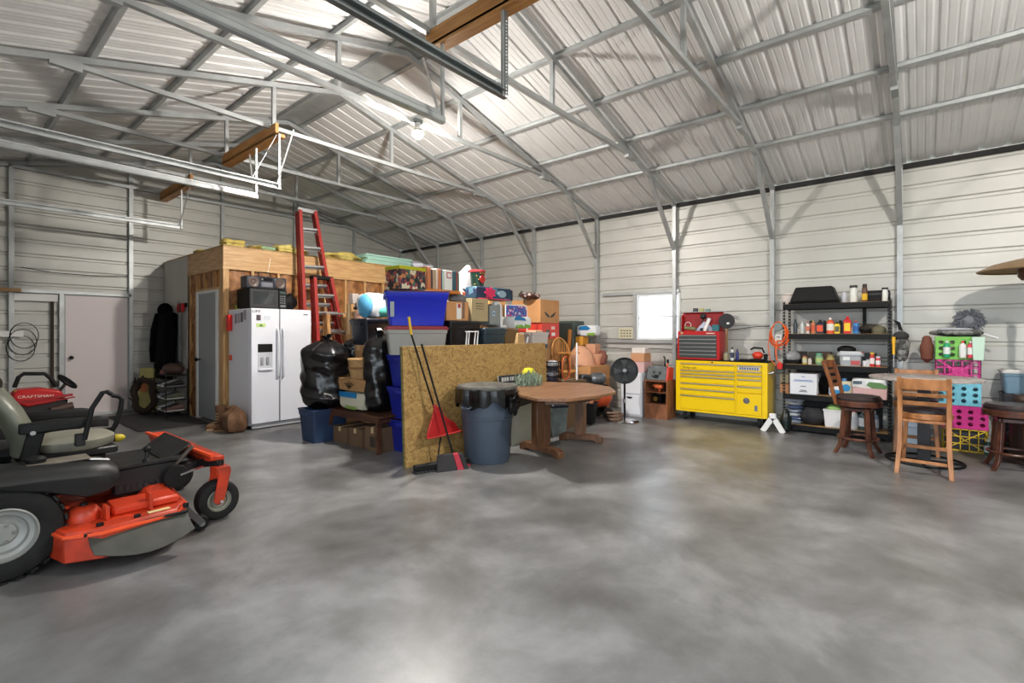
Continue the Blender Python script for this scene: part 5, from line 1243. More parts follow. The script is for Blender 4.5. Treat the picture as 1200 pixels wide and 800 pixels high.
single('black_tray', M().box(-.07, .07, -.08, .08, 0, .025), blackp, 'low black tray in the middle of the yellow chest top', 'tray', (7.92, Yp(874, 7.92), zt), bevel=.006)

# ---------------------------------------------------------------- black steel shelving
SX0, SX1, SY0, SY1 = 7.85, 8.26, .30, 1.52
sh = thing('shelving_unit', 'black boltless steel shelving unit with five loaded shelves', 'shelving', (0, 0, 0))
tiers = (.10, .53, .95, 1.38, 1.80)
for z in tiers:
    s_ = obj('shelf', M().box(SX0 + .02, SX1, SY0 + .02, SY1 - .02, z - .012, z), wood('shelf_board', (196,160,110), (170,130,84), scale=(20, 3, 20)), sh)
    obj('shelf_beam', M().box(SX0, SX0 + .02, SY0 + .03, SY1 - .03, z - .075, z - .003).box(SX1, SX1 + .01, SY0, SY1, z - .075, z - .003).box(SX0 + .02, SX1, SY0, SY0 + .015, z - .075, z - .003).box(SX0 + .02, SX1, SY1 - .015, SY1, z - .075, z - .003), blackm, s_)
for xx in (SX0, SX1 - .03):
    for yy, s in ((SY0, 1), (SY1 - .03, -1)):
        m = M(); m.box(xx, xx + .003, yy, yy + .009, 0, 1.84).box(xx, xx + .003, yy + .021, yy + .03, 0, 1.84)
        k = 0
        while k*.045 < 1.82: m.box(xx, xx + .003, yy + .009, yy + .021, k*.045, k*.045 + .022); k += 1
        ys = yy if s > 0 else yy + .027
        m.box(xx + .003, xx + .012, ys, ys + .003, 0, 1.84).box(xx + .024, xx + .033, ys, ys + .003, 0, 1.84)
        k = 0
        while k*.045 < 1.82: m.box(xx + .012, xx + .024, ys, ys + .003, k*.045, k*.045 + .022); k += 1
        obj('post', m, blackm, sh, smooth=0)
obj('back_panel', M().box(SX1 + .005, SX1 + .012, SY0 + .1, SY1 - .1, tiers[0], tiers[2] - .1), mat('shelf_back_dark', (46,46,50), .7), sh)
obj('mid_post', M().box(SX1 - .02, SX1 - .0, .58, .62, tiers[3], tiers[4] - .07), blackm, sh)
S = lambda px, X=7.95: atx(px, 400, X).y
T5, T4, T3, T2, T1 = tiers[4] + .001, tiers[3] + .001, tiers[2] + .001, tiers[1] + .001, tiers[0] + .001
g5, g4, g3 = 'items on the top shelf', 'bottles on the second shelf from the top', 'items on the middle shelf'
bb_ = thing('black_bin', 'upturned black plastic bin on the top shelf', 'bin', (8.03, S(955, 8.03), T5))
obj('shell', M().frus((0,0), (.30,.47), (.24,.36), .02, .19).frus((0,0),(.33,.50),(.33,.50),0,.02), blackp, bb_, .01)
wd = thing('clear_container', 'cloudy container with a lid at the left end of the top shelf', 'container', (8.02, S(926, 8.02), T5))
obj('tub', M().frus((0,0), (.12,.14), (.13,.15), 0, .11), mat('cloudy_plastic', (206,196,190), .3), wd, .01); obj('lid', M().lathe([(.07, .112), (.075, .12), (.07, .13)], 16), pk_, wd)
can('pale grey spray can on the top shelf right of the black bin', 7.97, S(989), T5, .028, .115, (190,192,200), (200,200,206))
bottle('tall white bottle with a black cap on the top shelf', 7.97, S(1000), T5, .034, .185, (222,224,218), (30,30,32), neck=.9, kind='spray_bottle')
can('yellow and brown aerosol can on the top shelf', 7.97, S(1013), T5, .026, .195, (96,60,44), (50,40,36), (226,180,30))
bottle('white bottle with a black cap at the right end of the top shelf', 7.97, S(1037), T5, .026, .145, (226,226,222), (24,24,26), neck=.95, kind='spray_bottle')
bx_ = thing('black_case', 'black ribbed case lying on the top shelf behind the cans', 'case', (8.08, S(1028, 8.08), T5))
obj('case', M().box(-.07, .07, -.11, .11, 0, .12), blackp, bx_, .01); obj('case_lid', M().box(-.075, .075, -.115, .115, .075, .09), mat('case_grey', (60,60,62), .5), bx_)
row4 = [(932, .022, .165, (60,70,76), (30,34,38), None, 0, 'dark grey bottle at the left end of the second shelf'),
 (940, .020, .14, (200,206,204), (200,200,200), None, 0, 'slim white bottle second from the left on the bottle shelf'),
 (946.5, .020, .14, (206,204,200), (190,110,90), (210,120,100), 0, 'white bottle with a coral label on the bottle shelf'),
 (953, .022, .155, (200,120,80), (180,160,90), (210,90,60), 0, 'orange brown bottle on the bottle shelf'),
 (961, .036, .155, (30,32,50), (24,24,26), (224,84,50), 1, 'black oil jug with an orange label'),
 (973, .036, .18, (226,90,50), (230,228,220), (226,226,216), 0, 'orange and white canister on the bottle shelf'),
 (981, .026, .13, (236,200,40), (30,30,30), (90,90,70), 1, 'yellow jug with a black cap on the bottle shelf'),
 (993, .034, .19, (206,34,40), (206,34,40), (240,200,40), 1, 'tall red jug with a yellow emblem and long spout'),
 (1003, .028, .14, (60,130,190), (200,60,70), (40,90,160), 0, 'sky blue bottle with a red cap at the bottle row end')]
for px, r, h, bc, cc, lc, sq, lab in row4: bottle(lab, 7.94, S(px, 7.94), T4, r, h, bc, cc, lc, sq=bool(sq), group=g4)
for k, (px, c, lab) in enumerate(((966, (40,40,44), 'second black jug behind the orange-labelled one'), (950, (120,110,90), 'dusty brown bottle in the back of the bottle shelf'), (985, (60,60,60), 'dark bottle behind the yellow and red jugs'))):
    bottle(lab, 8.10, S(px, 8.10), T4, .035, .15, c, (30,30,30), None, sq=True, group=g4)
cp_ = thing('olive_cap', 'olive cap lying at the right of the bottle shelf', 'cap', (8.02, S(1030, 8.02), T4))
obj('crown', M().blob((0,0,.03), (.07,.07,.06), 16, 10), mat('olive_cloth', (104,100,78), .8), cp_); obj('brim', M().prism([(-.05,-.06),(-.12,-.03),(-.12,.03),(-.05,.06)], .0, .012, 'xy'), mat('olive_cloth', (104,100,78), .8), cp_)
single('wire_tangle', M().tube([(.03*sin(k*1.9), .05*cos(k*1.1), .03 + .025*sin(k*2.3)) for k in range(26)], .005, 5), blackp, 'tangle of dark wire beside the sky blue bottle', 'wire', (7.97, S(1014), T4))
single('dark_helmet_bag', M().blob((0,0,.05), (.07,.10,.055), 16, 10, lambda d: 1 + .12*sin(8*d.y)), mat('camo_dark', (70,66,56), .8, var=.5, vscale=20), 'crumpled dark camouflage pouch at the back of the bottle shelf', 'pouch', (8.12, S(1020, 8.12), T4))
# third shelf
tr_ = thing('parts_tray', 'black tray heaped with clear bags at the left of the middle shelf', 'tray', (7.98, S(928, 7.98), T3))
obj('tray', M().frus((0,0), (.16,.15), (.18,.17), 0, .045), blackp, tr_, .004); obj('clear_bags', M().blob((0,0,.08), (.09,.09,.07), 16, 10, lambda d: 1 + .2*sin(9*d.x)*cos(8*d.y)), mat('film_grey', (150,152,154), .25), tr_)
for px, r, h, bc, cc, lc, lab in ((943, .024, .10, (190,170,90), (140,60,60), (200,200,180), 'small jar with a pale label left on the middle shelf'), (949, .02, .07, (200,190,180), (200,180,180), None, 'tiny pale jar at the front of the middle shelf'),
   (960, .038, .13, (110,150,120), (90,160,130), (170,190,120), 'green jar with a teal lid on the middle shelf'), (973, .038, .12, (150,130,70), (120,110,70), (190,180,100), 'gold and green jar left of the clear bin'),
   (1013, .02, .06, (210,210,214), (220,220,220), None, 'small glass cup right of the clear bin'), (1017, .018, .075, (200,204,206), (190,190,190), None, 'slim clear tumbler beside the red bottle'),
   (1022, .022, .15, (190,40,44), (226,180,50), (230,220,220), 'red bottle with a yellow cap on the middle shelf'), (1029, .022, .11, (200,60,66), (220,220,220), (230,230,230), 'short red bottle with a white label at the right')):
    bottle(lab, 7.93, S(px, 7.93), T3, r, h, bc, cc, lc, kind='jar', neck=.75, cat='jar' if px not in (1022, 1029) else 'bottle', group=g3)
cbn = tote('clear plastic bin with a white label holding red and grey parts', 0, .26, 0, .22, 0, .16, mat('clear_bin', (176,180,186), .25), mat('clear_lid', (200,202,206), .3), tp=.12, rz=-pi/2)
cbn.location = (7.99, S(997, 7.99), T3)
obj('label', M().box(-.07, .0, -.105, -.10, .06, .10), label_w, cbn); obj('red_parts', M().box(.01, .10, -.100, -.095, .015, .06), mat('muted_red', (190,80,80), .5), cbn)
single('helmet', M().blob((0,0,.04), (.07,.09,.045), 16, 10), blackp, 'black knit cap on top of the clear bin', 'cap', (8.0, S(992, 8.0), T3 + .165))
single('red_brush', M().box(-.02,.02,-.07,.07,0,.02), red, 'red scrub brush on the lid of the clear bin', 'brush', (7.95, S(1003, 7.95), T3 + .165), bevel=.005)
for k, px in enumerate((938, 955, 967, 1019)):
    single('dark_box', M().box(-.05, .05, -.06, .06, 0, .14), mat(f'dim_{k}', ((50,46,44),(64,60,52),(70,50,40),(44,48,54))[k], .7), ['dark box behind the black tray on the middle shelf', 'dark box behind the green jar', 'dark brown box behind the gold jar', 'dark slate box behind the red bottles'][k], 'box', (8.15, S(px, 8.15), T3), bevel=.004)
# fourth shelf
wx_ = carton('white office box with blue and black print on the fourth shelf', 0, .30, 0, .3, 0, .235, mat('white_card', (226,228,234), .6), rz=-pi/2, tp=False)
wx_.location = (8.03, S(944, 8.03) , T2)
for z_, w_, c in ((.16, .2, (120,140,190)), (.148, .22, (140,160,200)), (.09, .06, (60,60,70)), (.03, .09, (60,60,64)), (.045, .07, (80,80,84)), (.20, .04, (120,120,130))): obj('printed_line', M().box(-w_/2, w_/2, -.152, -.15, z_, z_ + .008), mat(f'pl_{c[0]}', c, .6), wx_)
for k, (zz, c, lab) in enumerate(((0, (196,140,96), 'small tan carton at the left end of the fourth shelf'), (.122, (150,140,110), 'olive box on the small tan carton, fourth shelf'))):
    single('small_box', M().box(-.06, .06, -.045, .045, 0, .12), mat(f'sb_{k}', c, .7), lab, 'box', (7.97, S(918.5, 7.97) - .02, T2 + zz), bevel=.004)
single('black_bundle', M().blob((0,0,.10), (.09,.07,.10), 16, 10, lambda d: 1 + .1*sin(8*d.z)), mat('black_cloth', (17,17,20), .95), 'black cloth bundle right of the white office box', 'cloth', (8.03, S(966, 8.03), T2))
jug = thing('detergent_jug', 'cream jug with a blue label behind the ladder-back stool', 'jug', (7.98, S(992, 7.98), T2))
obj('body', M().frus((0,0), (.10,.13), (.09,.10), 0, .17), mat('jug_cream', (216,206,176), .4), jug, .012); obj('cap', M().cyl((0,.02,.17),(0,.02,.20),.022,12), mat('jug_cap', (90,140,190), .4), jug); obj('label', M().lathe([(.04, -.056), (.001, -.057)], 16, (0, 0, .1), 'x'), mat('label_blue', (40,140,200), .4), jug)
bb2 = thing('wipes_pack', 'white and blue pack left of the cream jug on the fourth shelf', 'pack', (7.98, S(979, 7.98), T2)); obj('body', M().box(-.05, .05, -.06, .06, 0, .11), whitepl, bb2, .02, seg=2); obj('stripe', M().box(-.052, -.05, -.05, .05, .03, .07), mat('label_blue', (40,140,200), .4), bb2)
pb_ = carton('pinkish carton under the green and white pack on the fourth shelf', 0, .33, 0, .28, 0, .11, pinkc, rz=-pi/2, tp=False); pb_.location = (8.02, S(1020, 8.02), T2)
gp = thing('paper_pack', 'green and white soft pack on the pinkish carton', 'pack', (8.0, S(1019, 8.0), T2 + .117))
obj('body', M().blob((0,0,.06), (.12,.165,.06), 20, 12, lambda d: 1 / max(abs(d.x), abs(d.y), abs(d.z))**.85 * .95), mat('pack_white', (226,230,232), .35), gp)
obj('green_swoosh', M().prism([(-.155,.02),(-.03,.02),(.02,.05),(.0,.085),(-.10,.08),(-.155,.05)], -.122, -.116, 'yz'), mat('swoosh_green', (96,140,80), .4), gp); obj('grey_letters', M().prism([(.06,.06),(.14,.06),(.14,.09),(.06,.09)], -.121, -.116, 'yz'), mat('slate_print', (80,100,110), .4), gp)
# bottom shelf
bgs = thing('bag_stack', 'stack of grey and blue plastic bags at the left of the bottom shelf', 'bag', (8.0, S(931, 8.0), T1))
for k in range(6): obj('folded_bag', M().blob((.01*(k%2), 0, .02 + k*.042), (.10, .09, .026), 14, 8, lambda d: 1 + .1*sin(9*d.x + k)), mat(f'foldbag_{k%3}', ((150,160,176),(90,104,140),(180,184,190))[k % 3], .35), bgs)
obj('top_bag', M().blob((0,0,.30), (.10,.10,.06), 16, 10, lambda d: 1 + .2*sin(7*d.y+d.x*5)), mat('foldbag_2', (180,184,190), .35), bgs)
single('black_duffel', M().blob((0,0,.10), (.14,.14,.10), 20, 12, lambda d: 1 + .08*sin(9*d.x)*cos(7*d.y)), mat('duffel_charcoal', (46,46,50), .85), 'charcoal duffel bag on the bottom shelf', 'bag', (8.02, S(953, 8.02), T1))
wbn = thing('white_bin', 'white bin with a green bag inside on the bottom shelf', 'bin', (8.0, S(977, 8.0), T1)); obj('bin', M().frus((0,0), (.16,.15), (.18,.18), 0, .19), whitepl, wbn, .006); obj('rim', M().frus((0,0), (.19,.19), (.19,.19), .185, .2), whitepl, wbn); obj('green_bag', M().blob((0,0,.21), (.07,.07,.05), 12, 8), mat('leafy_green', (150,190,110), .6), wbn)
for px, c, cc, lab in ((1000, (210,212,216), (200,60,60), 'white jug on the bottom shelf behind the stool legs'), (1012, (60,80,80), (200,200,200), 'dark green bottle on the bottom shelf behind the stool'), (1024, (120,140,160), (230,230,230), 'grey blue bottle at the right of the bottom shelf')):
    bottle(lab, 7.98, S(px, 7.98), T1, .045, .22, c, cc, (200,206,214), group='bottles on the bottom shelf')
# hanging on the sides
oc = thing('extension_cord', 'tangled orange extension cord with a grey reel hanging left of the shelving', 'cord', (7.84, 1.57, 1.42))
rr = random.Random(8)
for q in range(4):
    ph = rr.uniform(0, 6); R1 = .09 + .012*q
    obj('coil', M().tube([(-.03 + .02*q + .01*sin(3*k), .0 + R1*cos(2*pi*k/20)*1.0, -.02 - .02*q + (R1 + .05)*sin(2*pi*k/20) + .012*sin(5*k + ph)) for k in range(20)], .009, 6, closed=True), mat('cord_orange', (240,100,30), .5), oc)
obj('reel', M().lathe([(.055, -.03), (.06, 0), (.055, .03)], 20, (-.02, 0, .06), 'x'), mat('reel_grey', (120,130,130), .5), oc)
obj('dangling_end', M().tube([(0,.02,-.14),(.0,.04,-.3),(-.02,.02,-.42),(0,-.02,-.46)], .009, 6), mat('cord_orange', (240,100,30), .5), oc)
obj('dangling_end', M().tube([(0,.10,.0),(.0,.14,-.2),(.02,.12,-.4),(0,.04,-.5)], .006, 6), mat('cord_orange', (240,100,30), .5), oc)
obj('plug', M().box(-.03, .03, -.05, .02, -.55, -.46), mat('plug_red', (206,40,30), .4), oc, .01)
cam_ = thing('camouflage_bag', 'grey camouflage bag hanging from the right side of the shelving', 'bag', (7.93, .20, 1.22))
cmo = patches('camo_grey', [(110,110,106),(84,84,82),(140,140,138),(60,60,58),(120,122,118)], 22, .8)
obj('body', M().blob((0,0,.0), (.10,.085,.20), 20, 14, lambda d: 1 + .1*sin(7*d.z) + .06*sin(11*d.y)), cmo, cam_); obj('strap', M().tube([(0,0,.16),(0,.03,.28),(0,.08,.34),(0,.02,.3),(0,-.02,.16)], .012, 6), blackp, cam_); obj('flap', M().blob((-.03,0,.13), (.08,.085,.06), 14, 8), mat('camo_black', (50,50,50), .8), cam_)
fl_ = thing('flashlight', 'yellow handled tool hanging from the front right shelf post', 'tool', (7.83, .27, 1.24)); obj('handle', M().cyl((0,0,-.12),(0,0,.02),.016,10), mat('tool_yellow', (232,176,40), .4), fl_); obj('head', M().cyl((0,0,.02),(0,0,.10),.02,10), mat('tool_yellow', (232,176,40), .4), fl_); obj('shaft', M().cyl((0,0,-.28),(0,0,-.12),.005,6), chrome, fl_)
js = thing('sawhorse_bracket', 'white splayed metal bracket standing between yellow chest and shelving', 'bracket', (7.62, 1.60, 0))
obj('leg', M().bar((0, -.13, 0), (0, -.01, .20), .03, .07), whitep, js); obj('leg', M().bar((0, .13, 0), (0, .01, .20), .03, .07), whitep, js); obj('top', M().box(-.03, .03, -.04, .04, .19, .26), whitep, js, .005)
single('green_sack', M().blob((0,0,.15), (.08,.07,.16), 14, 10, lambda d: 1 + .1*sin(8*d.z)), mat('dark_green_film', (26,38,36), .35), 'dark green bag slumped against the left shelf post', 'bag', (7.74, 1.46, 0))
for k, (z_, l) in enumerate(((0, 'lower pale blue bin right of the shelving'), (.30, 'upper pale blue bin right of the shelving'))):
    tote(l, 7.93, 8.22, -.0, .20, z_, z_ + .29, mat('ice_blue', (196,212,230), .4), mat('ice_blue', (196,212,230), .4), 'pale blue bins right of the shelving', tp=.06)

# everything standing on the shelves, at its full size
for o in list(COL.objects):
    if o.parent is None and o.get('category') and o.name != 'shelving_unit' and 7.86 < o.location.x < 8.2 and .30 < o.location.y < 1.52 and o.location.z > .05 and o.type in ('EMPTY', 'MESH'):
        k = 1.22
        o.scale = (min(k, 1.1), k, k)
# ---------------------------------------------------------------- between the pile and the fan
clr = tote('clear tote with a dark blue lid under the brown table', 0, .26, 0, .30, 0, .42, mat('clear_grey_tote', (150,160,156), .3, var=.3, vscale=8), navy, tp=.12, rz=radians(-35)); clr.location = (5.58, 3.86, 0)
v = gnd(693, 498)
bnn = thing('small_bin', 'black waste bin overflowing with white and red scraps behind the table', 'bin', (v.x + .08, v.y + .12, 0), .3)
obj('bin', M().rings([[(a*w, b*w, z) for a, b in ((-1,-1),(1,-1),(1,1),(-1,1))] for w, z in ((.10, 0), (.135, .30), (.145, .31), (.145, .33), (.125, .33), (.09, .02))]), blackp, bnn, .006)
for k, (c, p_) in enumerate((((226,222,216), (-.05, .02, .35)), ((200,60,50), (.04, -.03, .36)), ((216,200,190), (.03, .05, .38)), ((190,120,90), (-.02, -.06, .34)))): obj('scrap', M().blob(p_, (.055,.05,.05), 10, 8, lambda d: 1 + .15*sin(9*d.x + k)), mat(f'scrap_{k}', c, .7), bnn)
single('plank_offcut', M().bar((0, 0, 0), (.0, .18, .62), .12, .02), osbm, 'narrow strand board offcut leaning left of the clear tote', 'board', (5.36, 4.0 - .12, 0))
ac = thing('air_compressor', 'orange tank air compressor with a dark motor, behind the black bin', 'compressor', (6.95, 4.12, 0), radians(-38))
obj('tank', M().lathe([(.001, -.34), (.10, -.32), (.17, -.25), (.18, -.2), (.18, .2), (.17, .25), (.10, .32), (.001, .34)], 28, (0, 0, .36), 'x'), mat('tank_orange', (206,84,44), .4, var=.3, vscale=8), ac)
obj('tank_band', M().lathe([(.182, -.02), (.184, -.02), (.184, .02), (.182, .02)], 28, (-.08, 0, .36), 'x', cap=False), blackm, ac)
for s in (-1, 1): obj('wheel', M().lathe([(.04, -.02), (.09, -.02), (.095, 0), (.09, .02), (.04, .02)], 20, (.2, s*.2, .095), 'y'), rubber, ac)
obj('foot', M().box(-.27, -.23, -.12, .12, 0, .22), blackm, ac); obj('axle', M().cyl((.2,-.2,.095),(.2,.2,.095),.012,8), chrome, ac); obj('strut', M().box(.18,.22,-.1,.1,.1,.22), blackm, ac)
obj('deck_plate', M().box(-.24, .24, -.11, .11, .535, .55), blackm, ac)
mt_ = obj('motor', M().lathe([(.001, -.13), (.08, -.12), (.09, -.08), (.09, .08), (.07, .12), (.001, .13)], 22, (.1, 0, .645), 'x'), mat('motor_grey', (120,124,128), .35, .6), ac)
for k in range(7): obj('fin', M().lathe([(.09, 0), (.1, 0), (.1, .008), (.09, .008)], 22, (.04 + k*.02, 0, .645), 'x', cap=False), mat('motor_grey', (120,124,128), .35, .6), mt_)
obj('pump', M().box(-.2, -.06, -.08, .08, .55, .72), mat('pump_dark', (60,62,66), .4, .3), ac, .015); obj('filter', M().cyl((-.13, -.08, .66), (-.13, -.13, .66), .035, 14), blackp, ac)
obj('handle', M().tube([(-.24,-.1,.4),(-.4,-.1,.62),(-.42,-.1,.66),(-.42,.1,.66),(-.4,.1,.62),(-.24,.1,.4)], .012, 8), blackm, ac)
single('hose_heap', M().tube([(.12*cos(k*.8)*(1+.2*sin(k*2.1)), .12*sin(k*.8), .02 + .012*k*.5) for k in range(22)], .018, 8), mat('hose_brown', (110,84,66), .6), 'heap of brown hose on the floor right of the orange tank', 'hose', (6.98, 3.72, .0))
# low carton carrying basket and hoses
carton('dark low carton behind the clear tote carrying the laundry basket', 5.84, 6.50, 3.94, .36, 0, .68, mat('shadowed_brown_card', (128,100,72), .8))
bk = thing('laundry_basket', 'black wire basket with white and purple cloth beside the hose coils', 'basket', (aty(649, 433, 4.08).x, 4.10, .685))
m = M()
for z in (0, .07, .14, .21, .28):
    m.box(-.10, .10, -.09, -.084, z, z + .012).box(-.10, .10, .084, .09, z, z + .012).box(-.10, -.094, -.084, .084, z, z + .012).box(.094, .10, -.084, .084, z, z + .012)
for k in range(6):
    x_ = -.1 + k*.038; m.box(x_, x_ + .008, -.09, -.084, 0, .29).box(x_, x_ + .008, .084, .09, 0, .29)
obj('wire_body', m, blackm, bk, smooth=0)
for k, (c, zz) in enumerate((((90,84,110), .05), (((190,186,196)), .12), ((60,56,70), .19), ((214,212,216), .26))): obj('cloth', M().blob((0,0,zz), (.085,.075,.05), 14, 8, lambda d: 1 + .1*sin(9*d.x + k)), mat(f'bcloth_{k}', c, .8), bk)
hs = thing('hose_coil', 'upright coils of orange, green and tan hose beside the laundry basket', 'hose', (aty(664, 433, 4.12).x, 4.14, .685))
for k, c in enumerate(((210,90,40), (96,110,70), (150,110,80), (190,120,60), (70,66,60))):
    R1 = .17 - .012*k; obj('coil', M().tube([(.03*k - .05 + R1*.62*cos(2*pi*j/28), -.04 + .022*k, R1 + .012 + R1*sin(2*pi*j/28)) for j in range(28)], .010, 7, closed=True), mat(f'hose_{k}', c, .5), hs)
single('white_pole', M().cyl((0,0,0), (0,0,1.24), .014, 10), whitepl, 'white pole standing beside the hose coils', 'pole', (aty(676, 420, 4.0).x, 4.0, 0))
# hoop-back chair on a low box
carton('low tan box under the hoop-back wooden chair', 6.68, 7.22, 4.38, .50, 0, .30, kraft)
hc = thing('hoop_back_chair', 'golden wooden hoop-back spindle chair standing on a low box behind the strand board', 'chair', (6.95, 4.60, .305), radians(-12))
hw_ = wood('honey_wood', (206,146,76), (176,116,52), scale=(12,12,12))
obj('seat', M().lathe([(.19, .42), (.215, .43), (.215, .45), (.19, .46), (.05, .452)], 28), hw_, hc)
obj('hoop', M().tube([(-.2, .12, .45)] + [(-.21*cos(pi*k/12), .14 + .06*sin(pi*k/12), .68 + .32*sin(pi*k/12)) for k in range(13)] + [(.2, .12, .45)], .015, 8), hw_, hc)
obj('arm_hoop', M().tube([(.24*cos(pi*k/14), -.06 + .22*sin(pi*k/14), .74) for k in range(15)], .014, 8), hw_, hc)
for k in range(8):
    x_ = -.15 + k*.043; obj('spindle', M().cyl((x_*.8, .15, .45), (x_*1.05, .18, .98 - abs(x_)*.6), .007, 6), hw_, hc)
for sx in (-1, 1):
    for sy in (-1, 1): obj('leg', M().tube([(sx*.12, sy*.12, .43), (sx*.17, sy*.17, .2), (sx*.2, sy*.2, 0)], [.016,.02,.012], 8), hw_, hc)
obj('stretcher', M().cyl((-.17,-.0,.2), (.17,0,.2), .01, 6), hw_, hc)
# cabinet, plank, peach goods by the wall
dcab = thing('metal_cabinet', 'dark green metal cabinet against the wall behind the winged carton', 'cabinet', (8.02, 5.38, 0))
cm2 = mat('deep_green_steel', (80,92,88), .5)
obj('body', M().box(-.2, .2, -.34, .34, .04, 1.62), cm2, dcab, .006)
for s in (0, 1): d = obj('door', M().box(-.21, -.2, -.335 + s*.34, -.005 + s*.34, .06, 1.60), cm2, dcab, .003); obj('handle', M().box(-.225, -.21, -.03 + s*.05, -.015 + s*.05, .8, .95), chrome, d)
obj('plinth', M().box(-.18, .2, -.32, .32, 0, .04), blackm, dcab)
p = atx(668, 386, 7.72)
single('orange_plank', M().bar((-.18,0,0), (0,0,p.z), .09, .02, (0,1,0)), mat('plank_amber', (206,132,60), .6), 'amber coloured plank leaning on the dark green cabinet', 'board', (p.x, p.y, 0))
peach = mat('peach_plastic', (222,164,130), .6, var=.1, vscale=4); gold = mat('golden_box', (222,160,60), .6)
carton('tall tan carton by the wall holding the peach bundles', 7.42, 8.10, 4.42, .62, 0, .80, kraft2)
p = atx(676, 420, 7.6)
single('peach_pot', M().lathe([(.26, 0), (.25, .05), (.20, .22), (.12, .31), (.05, .35), (.001, .35)], 28), peach, 'large upturned peach plastic pot behind the hose coils', 'pot', (7.66, p.y - .05, .806))
single('peach_pot', M().lathe([(.12, 0), (.17, .16), (.17, .2), (.15, .2)], 24), peach, 'medium peach pot beside the large upturned one near the wall post', 'pot', (7.95, atx(697, 420, 7.95).y, .806))
gb = carton('golden yellow box under the nappy pack near the wall post', 0, .2, 0, .16, 0, .16, gold, tp=False); gb.location = (8.0, atx(682, 400, 8.0).y, 1.16)
pbx = carton('round-cornered peach box right of the golden yellow box', 0, .2, 0, .2, 0, .17, peach, tp=False); pbx.location = (8.02, atx(695, 400, 8.02).y, 1.012)
single('support_carton', M().box(-.14, .14, -.1, .14, 0, .35), kraft2, 'plain carton behind the large peach pot under the golden box', 'box', (8.0, atx(682, 400, 8.0).y + .06, .806), bevel=.004)
n2 = thing('nappy_pack', 'white and blue nappy pack on the golden yellow box near the wall post', 'pack', (8.0, atx(690, 390, 8.0).y, 1.325))
obj('body', M().blob((0,0,.11), (.12,.23,.11), 22, 12, lambda d: 1 / max(abs(d.x), abs(d.y), abs(d.z))**.8 * .93), mat('pack_white', (226,230,232), .35), n2)
obj('blue_panel', M().prism([(-.05,.12),(.12,.12),(.15,.15),(.12,.19),(-.02,.2),(-.1,.15)], -.122, -.112, 'yz'), mat('pack_blue', (28,120,180), .35), n2); obj('green_panel', M().prism([(-.19,.02),(-.04,.02),(-.03,.06),(-.19,.07)], -.122, -.112, 'yz'), mat('pack_green', (120,170,60), .35), n2)
single('brown_sack', M().blob((0,0,.12), (.10,.10,.14), 14, 10, lambda d: 1 + .1*sin(9*d.z)), mat('russet_cloth', (130,78,66), .8), 'russet cloth bundle next to the wall post by the peach pots', 'cloth', (8.0, 4.52, .806))

# ---------------------------------------------------------------- bar table and counter stools
btm = mat('stone_laminate', (190,180,176), .3, var=.3, vscale=30)
bt2 = thing('bar_table', 'round counter height table with a pale thin top and black square post', 'table', (6.93, -.02, 0))
obj('tabletop', M().lathe([(.47, .885), (.485, .89), (.485, .91), (.47, .915), (.001, .915)], 44), btm, bt2)
obj('post', M().box(-.055, .055, -.055, .055, .02, .885), mat('post_charcoal', (40,38,42), .5), bt2, .004)
obj('base_ring', M().tube([(.33*cos(2*pi*k/40), .33*sin(2*pi*k/40), .012) for k in range(40)], .012, 8, closed=True), blackm, bt2)
for a in (0, pi/2): obj('base_bar', M().bar((-.33*cos(a), -.33*sin(a), .014), (.33*cos(a), .33*sin(a), .014), .03, .02), blackm, bt2)
obj('top_plate', M().box(-.15, .15, -.15, .15, .875, .885), blackm, bt2)
leather = mat('dark_leather', (54,44,44), .35, bump=.4, bscale=25)
walnut = wood('walnut_stool', (104,62,44), (70,38,28), rough=.35, scale=(14, 14, 4)); walb = wood('walnut_back', (150,92,52), (112,64,36), rough=.35, scale=(14, 14, 4))
oakc = wood('oak_chair', (186,128,80), (150,98,58), rough=.4, scale=(14, 14, 4))
